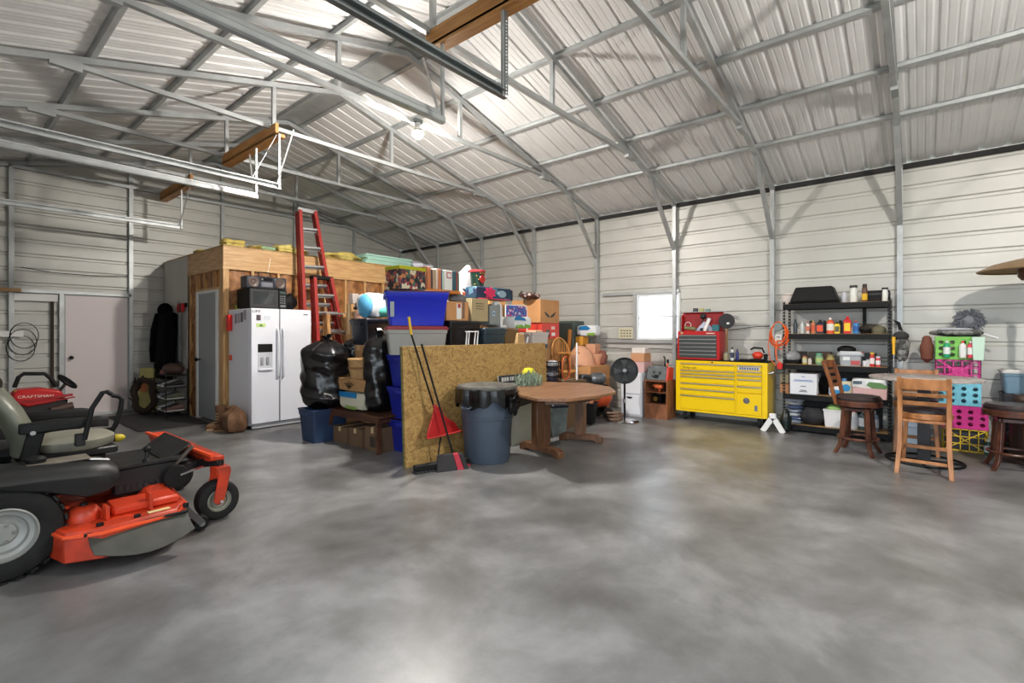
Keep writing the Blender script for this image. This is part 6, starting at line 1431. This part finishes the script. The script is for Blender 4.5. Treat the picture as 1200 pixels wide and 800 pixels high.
def swivel_stool(lab, loc, rz, wb, wf_m):
    """swivel counter stool, the back on its -x side"""
    t = thing('counter_stool', lab, 'stool', loc, rz, 'counter stools around the bar table')
    obj('cushion', M().lathe([(.20, .60), (.225, .615), (.23, .64), (.21, .665), (.12, .675), (.001, .675)], 36), leather, t)
    obj('seat_ring', M().lathe([(.225, .545), (.235, .55), (.24, .60), (.23, .612), (.20, .612), (.20, .545)], 36), wf_m, t)
    obj('swivel_plate', M().box(-.1, .1, -.1, .1, .52, .546), blackm, t)
    for k in range(4):
        a = pi/4 + k*pi/2; c_, s_ = cos(a), sin(a)
        pr = [(.15, .53), (.165, .35), (.18, .18), (.20, .09), (.255, .0)]
        rs = []
        for i, (r, z) in enumerate(pr):
            w, dp = .021, .024 - .002*i
            rs.append([(c_*(r + dx) - s_*dy, s_*(r + dx) + c_*dy, z) for dx, dy in ((-dp, -w), (dp, -w), (dp, w), (-dp, w))])
        obj('leg', M().rings(rs), wf_m, t, .004)
    obj('footrest_ring', M().tube([(.195*cos(2*pi*k/32), .195*sin(2*pi*k/32), .175) for k in range(32)], .015, 8, closed=True), wf_m, t)
    obj('leg_frame', M().box(-.13, .13, -.13, .13, .49, .52), wf_m, t)
    for s in (-1, 1):
        rs = []
        for i, (x_, z) in enumerate(((-.17, .56), (-.20, .68), (-.235, .85), (-.30, 1.06))):
            rs.append([(x_ + dx, s*(.165 + .006*i) + dy, z) for dx, dy in ((-.02, -.022), (.018, -.022), (.018, .022), (-.02, .022))])
        obj('back_post', M().rings(rs), wb, t, .004)
    for k, (z, x_, h_) in enumerate(((.765, -.225, .045), (.845, -.245, .045), (.925, -.265, .045), (1.015, -.295, .085))):
        rs = []
        for j in range(9):
            f = -1 + j/4; y_ = f*.17; dx = -.03*(1 - f*f)
            rs.append([(x_ + dx - .009, y_, z - h_/2), (x_ + dx + .009, y_, z - h_/2), (x_ + dx + .009, y_, z + h_/2 + .01*(1-f*f)*(k == 3)), (x_ + dx - .009, y_, z + h_/2 + .01*(1-f*f)*(k == 3))])
        obj('back_slat', M().rings(rs), wb, t, .002)
    return t
swivel_stool('dark walnut counter stool with a ladder back, in front of the shelving', (6.95, .57, 0), radians(-90 - 8), walb, walnut)
swivel_stool('dark walnut stool partly cut by the frame edge, seat nearest the patio heater', (7.10, -.72, 0), radians(95), walb, walnut)
def counter_chair(lab, loc, rz, wm):
    t = thing('counter_chair', lab, 'stool', loc, rz, 'counter stools around the bar table')
    obj('cushion', M().lathe([(.185, .585), (.20, .595), (.20, .62), (.17, .64), (.001, .645)], 32), leather, t)
    obj('seat_ring', M().lathe([(.205, .53), (.215, .54), (.215, .58), (.2, .592), (.18, .592), (.18, .53)], 32), wm, t)
    obj('seat_frame', M().box(-.2, .16, -.17, .17, .50, .53), wm, t, .004)
    for s in (-1, 1):
        rs = []
        for x_, z, w in ((-.30, 0, .020), (-.245, .3, .023), (-.215, .56, .024), (-.225, .72, .021), (-.29, .955, .018)):
            y_ = s*(.185 + (.02 if z < .1 else 0))
            rs.append([(x_ + dx, y_ + dy, z) for dx, dy in ((-w, -.02), (w, -.02), (w, .02), (-w, .02))])
        obj('rear_leg', M().rings(rs), wm, t, .004)
        obj('front_leg', M().bar((.15, s*.16, .52), (.20, s*.19, 0), .036, .036, (1,0,0)), wm, t, .004)
        obj('side_stretcher', M().bar((-.25, s*.185, .22), (.18, s*.175, .20), .02, .03), wm, t)
    obj('footrest', M().bar((.17, -.17, .20), (.17, .17, .20), .025, .035), wm, t, .003)
    obj('rear_stretcher', M().bar((-.26, -.18, .13), (-.26, .18, .13), .02, .03), wm, t, .003)
    for z, x_, h_ in ((.70, -.222, .04), (.785, -.245, .035), (.89, -.272, .105)):
        rs = []
        for j in range(9):
            f = -1 + j/4; y_ = f*.185; dx = -.03*(1 - f*f)
            rs.append([(x_ + dx - .009 + .0, y_, z - h_/2), (x_ + dx + .009, y_, z - h_/2), (x_ + dx - .006, y_, z + h_/2), (x_ + dx - .024, y_, z + h_/2)])
        obj('back_rail', M().rings(rs), wm, t, .002)
    return t
counter_chair('light oak counter chair with its slatted back toward the camera', (6.49, -.03, 0), radians(-3), oakc)
counter_chair('oak counter chair on the wall side of the round table', (7.42, .05, 0), radians(180), oakc)

# ---------------------------------------------------------------- crates and odds at the right
def crate(lab, loc, w, d, h, cm, style='round', rz=0):
    t = thing('milk_crate', lab, 'crate', loc, rz, 'crates stacked against the siding')
    th = .006
    def face(W_, mapper, nm):
        m = M()
        if style == 'round':     # plate with round holes
            nx, nz = max(3, int(W_/.09)), 3
            cw, ch = W_/nx, (h - .05)/nz; z0_ = .02
            m.v; 
            for i in range(nx):
                for j in range(nz):
                    cx_, cz_ = -W_/2 + (i + .5)*cw, z0_ + (j + .5)*ch; r = min(cw, ch)*.33
                    sq, ci = [], []
                    for k in range(16):
                        a = 2*pi*k/16; c_, s_ = cos(a), sin(a); q = max(abs(c_), abs(s_))
                        sq.append((cx_ + c_/q*cw/2, cz_ + s_/q*ch/2)); ci.append((cx_ + c_*r, cz_ + s_*r))
                    rings = [[mapper(p[0], 0, p[1]) for p in sq], [mapper(p[0], 0, p[1]) for p in ci], [mapper(p[0], th, p[1]) for p in ci], [mapper(p[0], th, p[1]) for p in sq]]
                    m.rings(rings, False)
            for a, b in ((0, z0_), (h - .03, h)):
                m.rings([[mapper(x_, y_, z_) for x_, z_ in ((-W_/2, a), (W_/2, a), (W_/2, b), (-W_/2, b))] for y_ in (-.004, th + .002)])
        else:
            for k in range(6):
                x_ = -W_/2 + k*(W_ - .01)/5; m.rings([[mapper(q, y_, z_) for q, z_ in ((x_, 0), (x_ + .01, 0), (x_ + .01, h), (x_, h))] for y_ in (0, th)])
            for k in range(4):
                z_ = k*(h - .012)/3; m.rings([[mapper(q, y_, zz) for q, zz in ((-W_/2, z_), (W_/2, z_), (W_/2, z_ + .012), (-W_/2, z_ + .012))] for y_ in (0, th)])
            for sgn in (-1, 1): m.add([mapper(sgn*-W_/2, .003, 0), mapper(sgn*(-W_/2 + .02), .003, 0), mapper(sgn*W_/2, .003, h), mapper(sgn*(W_/2 - .02), .003, h)], [(0,1,2,3)])
        obj(nm, m, cm, t, smooth=0)
    face(w, lambda s, dp, z: (-d/2 + dp, s, z), 'front_panel'); face(w, lambda s, dp, z: (d/2 - dp, s, z), 'rear_panel')
    face(d, lambda s, dp, z: (s, -w/2 + dp, z), 'end_panel'); face(d, lambda s, dp, z: (s, w/2 - dp, z), 'end_panel')
    obj('base', M().box(-d/2 + th, d/2 - th, -w/2 + th, w/2 - th, 0, .01), cm, t)
    return t
cx_, cy_ = 7.99, -.33; cw_, cd_ = .40, .34
crate('yellow rimmed dark crate at the bottom of the stack', (cx_, cy_ - .06, 0), cw_, cd_, .26, mat('crate_yellow', (226,190,40), .5), 'grid')
crate('hot pink crate second from the bottom', (cx_, cy_ - .06, .265), cw_, cd_, .265, mat('crate_magenta', (216,40,140), .45))
crate('sky blue crate with round holes in the middle of the stack', (cx_, cy_, .535), cw_, cd_, .265, mat('crate_sky', (120,200,222), .45))
crate('pink open grid crate below the green one', (cx_, cy_, .805), cw_, cd_, .265, mat('crate_pink', (222,60,150), .45), 'grid')
crate('lime green crate at the top of the stack', (cx_, cy_, 1.075), cw_, cd_, .27, mat('crate_lime', (120,190,80), .45))
single('white_crate_insert', M().frus((0,0), (.10, .09), (.12, .11), 0, .27), mat('pale_mint_plastic', (196,224,206), .45), 'pale mint tub hanging at the right end of the lime crate', 'tub', (7.84 - .07, -.50, 1.075), bevel=.004)
for k, (yy, c, cc, lab) in enumerate(((-.23, (40,160,110), (230,230,230), 'green spray bottle hooked on the front of the lime crate'), (-.37, (230,226,224), (220,90,90), 'white and coral bottle on the front of the lime crate'), (-.44, (216,70,90), (230,230,230), 'pink and white bottle leaning on the lime crate'))):
    b = bottle(lab, 7.78, yy, 1.10, .032, .20, c, cc, (226,230,228), kind='spray_bottle')
single('pink_bucket', M().box(-.10, .10, -.09, .09, 0, .16), mat('crate_pink', (222,60,150), .45), 'solid pink bin inside the open grid crate', 'bin', (8.0, -.34, .818), bevel=.01)
single('black_box', M().box(-.14, .14, -.17, .17, 0, .22), mat('dark_print_box', (44,44,50), .5), 'black printed box inside the yellow rimmed crate', 'box', (8.0, -.39, .012), bevel=.004)
single('brown_cloth_bag', M().blob((0,0,.16), (.06,.07,.17), 14, 10, lambda d: 1 + .1*sin(9*d.z)), mat('russet_leather', (110,60,44), .7), 'russet brown bag hanging at the left of the lime crate', 'bag', (7.93, -.05, 1.02))
ch = thing('camouflage_cushion', 'folded grey camouflage cushion lying on the lime crate', 'cushion', (7.97, -.33, 1.347))
obj('body', M().blob((0,0,.045), (.17,.25,.05), 22, 12, lambda d: 1 + .06*sin(8*d.y)), cmo, ch); obj('white_fold', M().blob((-.04,.02,.085), (.11,.17,.02), 16, 8), mat('silver_cloth', (196,200,208), .6), ch)
wr = thing('mop_head', 'round shaggy grey mop head propped above the camouflage cushion', 'mop', (8.12, -.44, 1.545))
m = M(); rr = random.Random(4)
for k in range(520):
    a = rr.uniform(0, 2*pi); r = rr.uniform(.05, .125); q = Vector((rr.uniform(-.05, .05), r*cos(a), r*sin(a))); dv = Vector((rr.uniform(-.04, .02), rr.uniform(-.03,.03) + .02*cos(a), -.02 + rr.uniform(-.03,.03) + .015*sin(a)))
    m.tube([q, q + dv*.5 + Vector((-.01,0,.005)), q + dv], [.008,.008,.005], 4)
o = obj('strands', m, mat('mop_grey', (112,116,124), .9), wr); o['kind'] = 'stuff'
obj('hub', M().blob((0,0,.02), (.04,.08,.09), 16, 10), mat('mop_hub', (130,134,140), .8), wr)
m = M()
for k in range(60):
    q = Vector((rr.uniform(-.04,.02), rr.uniform(-.09,.0), -.10)); m.tube([q, q + Vector((rr.uniform(-.03,.01), rr.uniform(-.03,.03), -.10 - rr.uniform(0,.05)))], [.008,.005], 4)
o = obj('tail_strands', m, mat('mop_grey', (112,116,124), .9), wr); o['kind'] = 'stuff'
obj('stick', M().cyl((-.05,-.02,-.12), (-.08,-.25,-.22), .012, 8), whitepl, wr)
for k, (z_, h_, l, a_, b_) in enumerate(((0, .70, 'tall dark tote beneath the blue and grey one behind the stool', 'dark_tote', (52,50,56)), (.705, .27, 'blue and grey tote with a pale lid by the patio heater pole', 'bluegrey_tote', (110,140,160)))):
    t_ = tote(l, 7.86, 8.24, -1.20, .50, z_, z_ + h_, mat(a_, b_, .45), mat('pale_lid', (206,206,204), .4) if k else None, 'totes by the patio heater', tp=.08)
gb_ = bottle('dark green bottle on the floor between crates and dark tote', 7.75, -.58, 0, .035, .18, (40,70,60), (210,210,210), (190,200,200))
single('black_sack', M().blob((0,0,.15), (.12,.1,.16), 16, 10, lambda d: 1 + .1*sin(7*d.x+4*d.z)), bagm, 'black sack slumped on the floor against the dark tote', 'bag', (7.72, -.78, 0))
ht_ = thing('patio_heater', 'tall patio heater with a brown round reflector and chrome pole', 'heater', (7.62, -.90, 0))
obj('reflector', M().lathe([(.42, 2.06), (.43, 2.07), (.30, 2.14), (.10, 2.19), (.001, 2.20), (.001, 2.17), (.10, 2.165), (.29, 2.12)], 44, cap=False), mat('bronze_reflector', (160,130,96), .45, .4), ht_)
obj('burner', M().lathe([(.001, 1.96), (.07, 1.96), (.10, 2.0), (.10, 2.08), (.13, 2.09), (.13, 2.12), (.001, 2.12)], 28), mat('burner_bronze', (110,84,70), .4, .6), ht_)
obj('pole', M().cyl((0,0,.7), (0,0,1.97), .028, 16), chrome, ht_); obj('collar', M().cyl((0,0,1.72),(0,0,1.80),.036,16), mat('burner_bronze', (110,84,70), .4, .6), ht_)
obj('tank_housing', M().lathe([(.17, .05), (.17, .10), (.15, .68), (.13, .72), (.03, .74)], 28), mat('housing_bronze', (70,56,50), .45, .4), ht_)
obj('base', M().lathe([(.24, 0), (.24, .03), (.18, .06)], 32), mat('housing_bronze', (70,56,50), .45, .4), ht_)
# ---------------------------------------------------------------- orange zero-turn mower
def tyre(c, r, w, n=40, tread=18, name_parent=None, lugs=True, rim=None, rimr=.5, side=-1):
    y0 = c[1]
    t = obj('tyre', M().lathe([(r*.56, -w*.44), (r*.62, -w*.48), (r*.85, -w*.5), (r*.95, -w*.44), (r, -w*.3), (r, w*.3), (r*.95, w*.44), (r*.85, w*.5), (r*.62, w*.48), (r*.56, w*.44)], n, c, 'y', cap=False), rubber, name_parent)
    if lugs:
        m = M()
        for k in range(tread):
            a = 2*pi*k/tread
            for s, off in ((-1, 0), (1, pi/tread)):
                for q in (.12, .34):
                    a2 = a + off + q*.3
                    ctr = Vector((c[0] + cos(a2)*(r + .002), y0 + s*q*w, c[2] + sin(a2)*(r + .002)))
                    m.cbox(ctr, (.012, w*.2, r*.13), Matrix.Rotation(-a2, 3, 'Y') @ Matrix.Rotation(s*.4, 3, 'X'))
        o = obj('tread', m, rubber, t, smooth=0); o['kind'] = 'stuff'
    R_ = rim or mat('rim_grey', (150,152,148), .45, .2)
    rr_ = r*.58
    obj('rim', M().lathe([(rr_, -w*.44), (rr_*.93, -w*.46), (rr_*.86, -w*.36), (rr_*.72, -w*.34), (rr_*.66, -w*.24), (rr_*.45, -w*.2), (rr_*.38, -w*.26), (rr_*.15, -w*.27), (.001, -w*.27)], n, c, 'y', cap=False), R_, t)
    obj('rim', M().lathe([(rr_, w*.44), (rr_*.86, w*.36), (rr_*.5, w*.3), (.001, w*.3)], n, c, 'y', cap=False), R_, t)
    for k in range(5):
        a = 2*pi*k/5; q = Vector((c[0] + cos(a)*rr_*.3, y0 - w*.27, c[2] + sin(a)*rr_*.3)); obj('lug_nut', M().cyl(q, q + Vector((0, -.012, 0)), .009, 6), chrome, t)
    return t
mo = thing('zero_turn_mower', 'orange and black zero-turn riding mower with bent steering levers', 'mower')
plast = mat('mower_black_plastic', (20,21,21), .5, var=.2, vscale=6)
fr_m = mat('mower_frame_black', (16,16,17), .45)
for c in ((.27, 3.98, .272), (.27, 5.02, .272)): tyre(c, .262, .24, name_parent=mo, tread=26)
for c in ((1.40, 4.06, .145), (1.40, 5.06, .145)):
    tyre(c, .143, .12, 32, name_parent=mo, lugs=False, rim=mat('caster_rim', (130,130,116), .5))
    f_ = obj('caster_fork', M().prism([(1.35, .15), (1.38, .12), (1.42, .13), (1.47, .36), (1.46, .40), (1.38, .40), (1.385, .34)], c[1] - .085, c[1] - .072, 'xz').prism([(1.35, .15), (1.38, .12), (1.42, .13), (1.47, .36), (1.46, .40), (1.38, .40), (1.385, .34)], c[1] + .072, c[1] + .085, 'xz').box(1.375, 1.465, c[1] - .071, c[1] + .071, .335, .395), orange, mo, .004)
    obj('pivot', M().cyl((1.42, c[1], .39), (1.42, c[1], .47), .028, 14), fr_m, f_)
    obj('axle_bolt', M().cyl((1.40, c[1] - .10, .145), (1.40, c[1] + .10, .145), .012, 8), chrome, f_)
# frame
obj('frame_rail', M().box(-.3, 1.30, 4.20, 4.26, .36, .42), fr_m, mo, .003); obj('frame_rail', M().box(-.3, 1.30, 4.80, 4.86, .36, .42), fr_m, mo, .003)
obj('front_axle', M().box(1.30, 1.37, 4.20, 4.9, .37, .43).bar((1.33, 4.22, .40), (1.42, 4.04, .43), .06, .06).bar((1.33, 4.88, .40), (1.42, 5.08, .43), .06, .06), fr_m, mo, .003)
fp = M()
A = [Vector((1.36, 4.02, .455)), Vector((1.30, 4.05, .41)), Vector((1.22, 5.14, .30)), Vector((1.20, 5.16, .52)), Vector((1.30, 5.16, .53)), Vector((1.39, 4.5, .50)), Vector((1.42, 4.04, .47))]
fp.rings([[Vector((1.44, 4.02, .47)), Vector((1.44, 4.02, .44)), Vector((1.40, 5.12, .34)), Vector((1.36, 5.14, .52))], [Vector((1.36, 4.02, .475)), Vector((1.34, 4.04, .44)), Vector((1.28, 5.12, .34)), Vector((1.22, 5.12, .53))]])
fb = obj('front_panel', fp, orange, mo, .006)
for k in range(7): obj('letter_mark', M().cbox((1.31 , 4.42 + k*.055, .501 + .0035*k), (.035, .03, .004)), darkp, fb)
obj('front_panel_edge', M().bar((1.22, 5.13, .53), (1.36, 4.03, .478), .02, .02), mat('bright_orange_edge', (236,84,40), .4), fb)
# foot pan and side box with slots
pan_ = obj('foot_box', M().box(.80, 1.16, 4.12, 4.20, .30, .47), plast, mo, .01)
for k in range(9): obj('slot', M().box(.825 + k*.035, .843 + k*.035, 4.112, 4.121, .33, .365), darkp, pan_)
obj('foot_plate', M().box(.78, 1.26, 4.20, 4.86, .43, .45).bar((1.12, 4.53, .45), (1.28, 4.53, .56), .62, .015, (0,0,1)), plast, mo, .004)
obj('footboard_edge', M().bar((.78, 4.16, .48), (1.22, 4.16, .485), .08, .015), fr_m, mo)
kn = obj('deck_lever', M().cyl((.99, 4.17, .47), (.995, 4.17, .56), .012, 8), fr_m, mo); obj('knob', M().blob((.995, 4.17, .575), (.022,.022,.022), 12, 8), blackp, kn); obj('boot', M().lathe([(.035, 0), (.02, .035), (.014, .04)], 12, (.99, 4.17, .47)), blackp, kn)
obj('pedal_arm', M().bar((1.12, 4.15, .40), (1.26, 4.12, .56), .05, .02), mat('arm_brown', (72,64,56), .5), mo, .004)
obj('lift_disc', M().lathe([(.075, -.015), (.08, 0), (.075, .015), (.02, .02)], 24, (1.14, 4.08, .37), 'y'), blackp, mo)
obj('lift_rod', M().bar((1.16, 4.05, .38), (1.32, 4.10, .40), .012, .012), chrome, mo)
# body shells over the rear wheels
def shell(s, yc):
    # a moulded fender tank; s=-1 near side
    rs = []
    for x_, zl, zt_, ins in ((-.40, .46, .60, .02), (-.1, .53, .63, 0), (.2, .545, .625, 0), (.45, .47, .615, 0), (.62, .40, .60, 0), (.72, .41, .585, .01), (.79, .45, .54, .05)):
        y0_, y1_ = yc - .17 + ins, yc + .17 - ins
        c = .045
        rs.append([(x_, y0_, zl), (x_, y1_, zl), (x_, y1_, zt_ - c), (x_, y1_ - c, zt_), (x_, y0_ + c*1.4, zt_), (x_, y0_ + c*.35, zt_ - c*.5), (x_, y0_ - .015, zt_ - c*1.6)])
    return M().rings(rs)
for s, yc in ((-1, 4.02), (1, 4.98)):
    sh_ = obj('fender_tank', shell(s, yc), plast, mo, .01, smooth=50, seg=2)
    if s < 0:
        obj('white_decal', M().cbox((.70, 3.98, .596), (.10, .05, .004), Matrix.Rotation(radians(12), 3, 'Y')), label_w, sh_)
        obj('fuel_cap', M().lathe([(.045, 0), (.048, .03), (.03, .045), (.001, .045)], 18, (.42, 4.05, .61)), blackp, sh_)
        obj('top_panel', M().box(.30, .66, 3.97, 4.12, .605, .618), mat('dusty_panel', (120,112,100), .7, var=.3, vscale=12), sh_, .004)
obj('rear_plate', M().box(.10, .36, 3.96, 4.06, .555, .60), orange, mo)
obj('engine', M().box(-.55, .05, 4.25, 4.78, .42, .85), plast, mo, .05, seg=3); obj('engine_shroud', M().lathe([(.2, .85), (.22, .9), (.18, .96), (.001, .97)], 24, (-.25, 4.5, 0)), plast, mo)
obj('rear_frame', M().box(-.6, .2, 4.16, 4.90, .22, .42), fr_m, mo, .01)
obj('hydro_unit', M().box(.12, .42, 4.16, 4.30, .18, .42), mat('hydro_grey', (84,86,86), .5, .4), mo, .01)
# deck
dk_pts = [(.50, 3.74), (.66, 3.66), (1.05, 3.70), (1.14, 3.86), (1.20, 4.5), (1.14, 5.2), (.62, 5.24), (.42, 4.9), (.42, 4.1)]
deck = obj('mower_deck', M().rings([[(x_, y_, .075) for x_, y_ in dk_pts], [(x_, y_, .225) for x_, y_ in dk_pts], [(x_*.97 + .025, y_*.98 + .09, .25) for x_, y_ in dk_pts]]), orange, mo, .006, smooth=30)
obj('deck_lip', M().prism([(x_ + (x_ - .8)*.02, y_ + (y_ - 4.5)*.012) for x_, y_ in dk_pts], .215, .232, 'xy'), mat('bright_orange_edge', (236,84,40), .4), deck, .002)
for cx2, cy2 in ((.62, 3.94), (1.02, 4.12), (.8, 4.5), (.7, 5.0)):
    sp_ = obj('spindle_cover', M().lathe([(.085, .25), (.085, .29), (.06, .325), (.03, .335), (.001, .335)], 20, (cx2, cy2, 0)), orange, deck)
    obj('hub_bolt', M().cyl((cx2, cy2, .33), (cx2, cy2, .35), .02, 6), blackp, sp_)
obj('belt_guard', M().box(.74, 1.10, 3.84, 4.06, .25, .305), mat('deck_orange_dark', (196,56,24), .45), deck, .015)
obj('deck_bracket', M().box(.92, .94, 3.80, 3.9, .25, .36), orange, deck, .003); obj('deck_bracket', M().box(.70, .72, 3.80, 3.9, .25, .33), orange, deck, .003)
obj('decal', M().cbox((.96, 3.76, .253), (.12, .035, .004), Matrix.Rotation(radians(4), 3, 'Z')), mat('decal_cream', (214,196,140), .5), deck)
for cx2 in (.66, .84, 1.10): obj('deck_bolt', M().cyl((cx2, 3.73, .24), (cx2, 3.73, .265), .018, 8), blackp, deck)
ch_ = M(); rs = []
for k in range(9):
    f = k/8; x_ = .60 + .50*f; sag = sin(f*pi)
    rs.append([(x_, 3.70, .215), (x_, 3.64 - .03*sag, .175), (x_ + .01, 3.585 - .05*sag, .085 + .05*(1 - sag)), (x_ + .01, 3.592 - .05*sag, .08 + .05*(1 - sag)), (x_, 3.65 - .03*sag, .165), (x_, 3.70, .205)])
obj('discharge_chute', ch_.rings(rs), mat('chute_grey', (66,66,60), .65, var=.25, vscale=8), deck, smooth=50)
obj('chute_hinge', M().cyl((.58, 3.69, .225), (1.10, 3.69, .225), .010, 8), blackm, deck)
rl_ = obj('anti_scalp_wheel', M().lathe([(.02, -.05), (.045, -.05), (.05, -.03), (.05, .03), (.045, .05), (.02, .05)], 20, (1.24, 3.92, .055), 'y'), blackp, mo); obj('bracket', M().bar((1.24, 3.86, .06), (1.13, 3.88, .20), .02, .04), mat('arm_grey', (90,90,90), .5, .4), rl_); obj('hub', M().lathe([(.02, -.055), (.001, -.056)], 12, (1.24, 3.92, .055), 'y'), mat('hub_grey', (120,120,120), .5), rl_)
obj('anti_scalp_wheel', M().lathe([(.02, -.05), (.045, -.05), (.05, -.03), (.05, .03), (.045, .05), (.02, .05)], 20, (1.16, 4.25, .16), 'y'), blackp, mo)
# seat
seatm = mat('seat_vinyl', (112,114,100), .4, var=.15, vscale=6)
sb = obj('seat_back', M().rings([[(x_ + dx, 4.50 + w*cos(2*pi*j/20)*1.0, z + .0) if False else (x_ + .075*sin(2*pi*j/20), 4.50 + w*cos(2*pi*j/20), z) for j in range(20)] for x_, z, w in ((.42, .60, .18), (.42, .66, .22), (.38, .78, .23), (.33, .90, .22), (.27, 1.0, .19), (.24, 1.04, .12))]), seatm, mo, smooth=60)
obj('seat_cushion', M().rings([[(.64 + rx*cos(2*pi*j/28), 4.50 + ry*sin(2*pi*j/28), z) for j in range(28)] for z, rx, ry in ((.60, .19, .20), (.62, .23, .235), (.67, .235, .24), (.695, .20, .20), (.70, .1, .1))]), mat('cushion_dusty', (140,138,124), .5, var=.15, vscale=6), mo, smooth=60)
obj('seat_pan', M().box(.40, .86, 4.30, 4.70, .56, .61), fr_m, mo, .01)
obj('seat_base', M().box(.36, .80, 4.34, 4.66, .44, .56), plast, mo, .01)
for yy in (4.22, 4.78):
    ar = obj('armrest', M().rings([[(x_, yy + a*w, z + b) for a, b in ((-1, -.03), (1, -.03), (1, .022), (.6, .034), (-.6, .034), (-1, .022))] for x_, z, w in ((.36, .80, .022), (.40, .80, .035), (.60, .805, .036), (.74, .80, .034), (.79, .79, .02))]), blackp, mo, .006, smooth=50)
    obj('arm_bracket', M().bar((.44, yy, .78), (.40, yy, .60), .03, .08), blackp, ar, .008)
    obj('arm_bolt', M().cyl((.42, yy - .034, .775), (.42, yy - .04, .775), .014, 10), chrome, ar)
# steering levers
l1 = [aty(x_, y_, 4.16) for x_, y_ in ((99, 515), (103, 497), (108, 478), (120, 460), (126, 459), (131, 462))]
obj('steering_lever', M().tube(l1, .015, 10), blackp, mo); obj('lever_base', M().cbox(l1[0] + Vector((-.02, .02, 0)), (.05, .05, .08)), fr_m, mo, .006)
l2 = [aty(x_, y_, 4.74) for x_, y_ in ((131, 463), (139, 464), (143, 468), (141, 480), (136, 496), (127, 512))]
obj('steering_lever', M().tube(l2, .017, 10), blackp, mo)
o_ = aty(122, 510, 4.74); lbk = obj('lever_bracket', M().cbox(o_, (.13, .02, .11)), blackp, mo, .006)
for dz in (-.02, .025): obj('bolt', M().cyl(o_ + Vector((0, -.012, dz)), o_ + Vector((0, -.018, dz)), .012, 8), chrome, lbk)
obj('lever_stem', M().cyl(o_ + Vector((0, 0, -.05)), (o_.x - .02, 4.74, .50), .018, 10), blackp, mo)
obj('yellow_knob', M().blob(o_ + Vector((.09, .05, -.04)), (.05,.03,.03), 12, 8), mat('knob_yellow', (200,180,40), .5), mo)
obj('console', M().box(.62, .84, 4.68, 4.86, .50, .60), plast, mo, .01)

# ---------------------------------------------------------------- red machine behind it
rm = thing('red_lawn_machine', 'red engine machine with black hoop bar and round control on a slanted shaft', 'machine', (.86, 8.2, 0))
L_ = lambda px, py: aty(px, py, 8.2) - Vector((.86, 8.2, 0))
hood = [(12, 462), (20, 456), (45, 454), (68, 456), (73, 462), (62, 470), (30, 476), (18, 472)]
hp = [L_(*q) for q in hood]
obj('hood', M().prism([(q.x, q.z) for q in hp], -.16, .16, 'xz'), red, rm, .02, seg=2)
hx = M()
for k in range(3): hx.box(-.32 + k*.10, -.27 + k*.10, -.1, .1, .70, .715)
obj('hood_vent', M().box(-.2, -.12, -.08, .08, .705, .715).box(-.08, .0, -.08, .08, .705, .715).box(.04, .1, -.08, .08, .705, .715), mat('vent_gold', (206,160,60), .4), rm)
q = L_(40, 463); text('lettering', 'CRAFTSMAN', .042, mat('letter_pale', (236,220,210), .4), rm, (q.x, -.165, q.z), (pi/2, radians(2), 0), sx=1.3)
obj('engine', M().box(-.22, .26, -.15, .15, .36, .60), mat('engine_black', (40,38,38), .5, .2), rm, .03)
obj('muffler', M().cyl((.1, -.19, .46), (.3, -.19, .50), .045, 14), mat('muffler_brown', (80,60,54), .5, .4), rm)
obj('cowl_stripe', M().bar((-.2, -.165, .585), (.3, -.165, .63), .02, .03).bar((-.1, -.17, .54), (.32, -.17, .60), .02, .015), mat('red_bracket', (150,24,28), .4), rm)
obj('chassis', M().box(-.45, .35, -.2, .2, .26, .36), fr_m, rm, .01)
for xx in (-.32, .22):
    for yy in (-.24, .24):
        w_ = obj('wheel', M().lathe([(.06, -.04), (.15, -.045), (.16, -.03), (.16, .03), (.15, .045), (.06, .04)], 24, (xx, yy, .16), 'y'), rubber, rm); obj('rim', M().lathe([(.07, -.03), (.03, -.02), (.001, -.02)], 16, (xx, yy, .16), 'y', cap=False), mat('rim_grey', (150,152,148), .45, .2), w_)
    obj('axle', M().cyl((xx, -.24, .16), (xx, .24, .16), .015, 8).box(xx - .03, xx + .03, -.18, .18, .16, .28), fr_m, rm)
hb = [L_(*q) for q in ((15, 453), (20, 441), (26, 437), (50, 437), (58, 443), (64, 452))]
obj('hoop_bar', M().tube([(v.x, -.14, v.z) for v in hb], .022, 10), blackp, rm)
wv = L_(79, 447); dr_ = Vector((.55, -.25, .62)).normalized(); Rm = Matrix.Translation(wv) @ dr_.to_track_quat('Z', 'Y').to_matrix().to_4x4()
obj('control_ring', M().tube([(.085*cos(2*pi*k/28), .105*sin(2*pi*k/28), 0) for k in range(28)], .018, 8, closed=True).xf(Rm), blackp, rm)
obj('ring_spoke', M().bar((-.08, 0, 0), (.08, 0, 0), .03, .015).bar((0, -.1, 0), (0, .1, 0), .03, .015).xf(Rm), blackp, rm)
obj('slanted_shaft', M().cyl(wv, L_(52, 478), .018, 8), mat('shaft_grey', (70,68,68), .4, .5), rm)
single('black_hopper', M().frus((0,0), (.30,.3), (.36,.34), 0, .40), mat('hopper_brown_black', (44,36,34), .6), 'dark brown bin standing left of the red machine hood', 'bin', (.40, 8.45, .0) , bevel=.02)
COL.objects['black_hopper'].scale = (1, 1, 2.15)
lc_ = thing('wall_wire', 'loops of thin black wire hanging on the back wall left of the white door', 'wire', (0, GY - .06, 0))
for k in range(3): obj('loop', M().tube([(.95 + .02*k + .16*cos(2*pi*j/24), 0.0 - .01*k, 1.15 + .1*k + .2*sin(2*pi*j/24)) for j in range(24)], .006, 5, closed=True), blackp, lc_)
obj('run', M().tube([(.95, 0, 2.42), (1.3, 0, 2.37), (1.8, 0, 2.36), (2.3, 0, 2.40)], .006, 5), blackp, lc_)
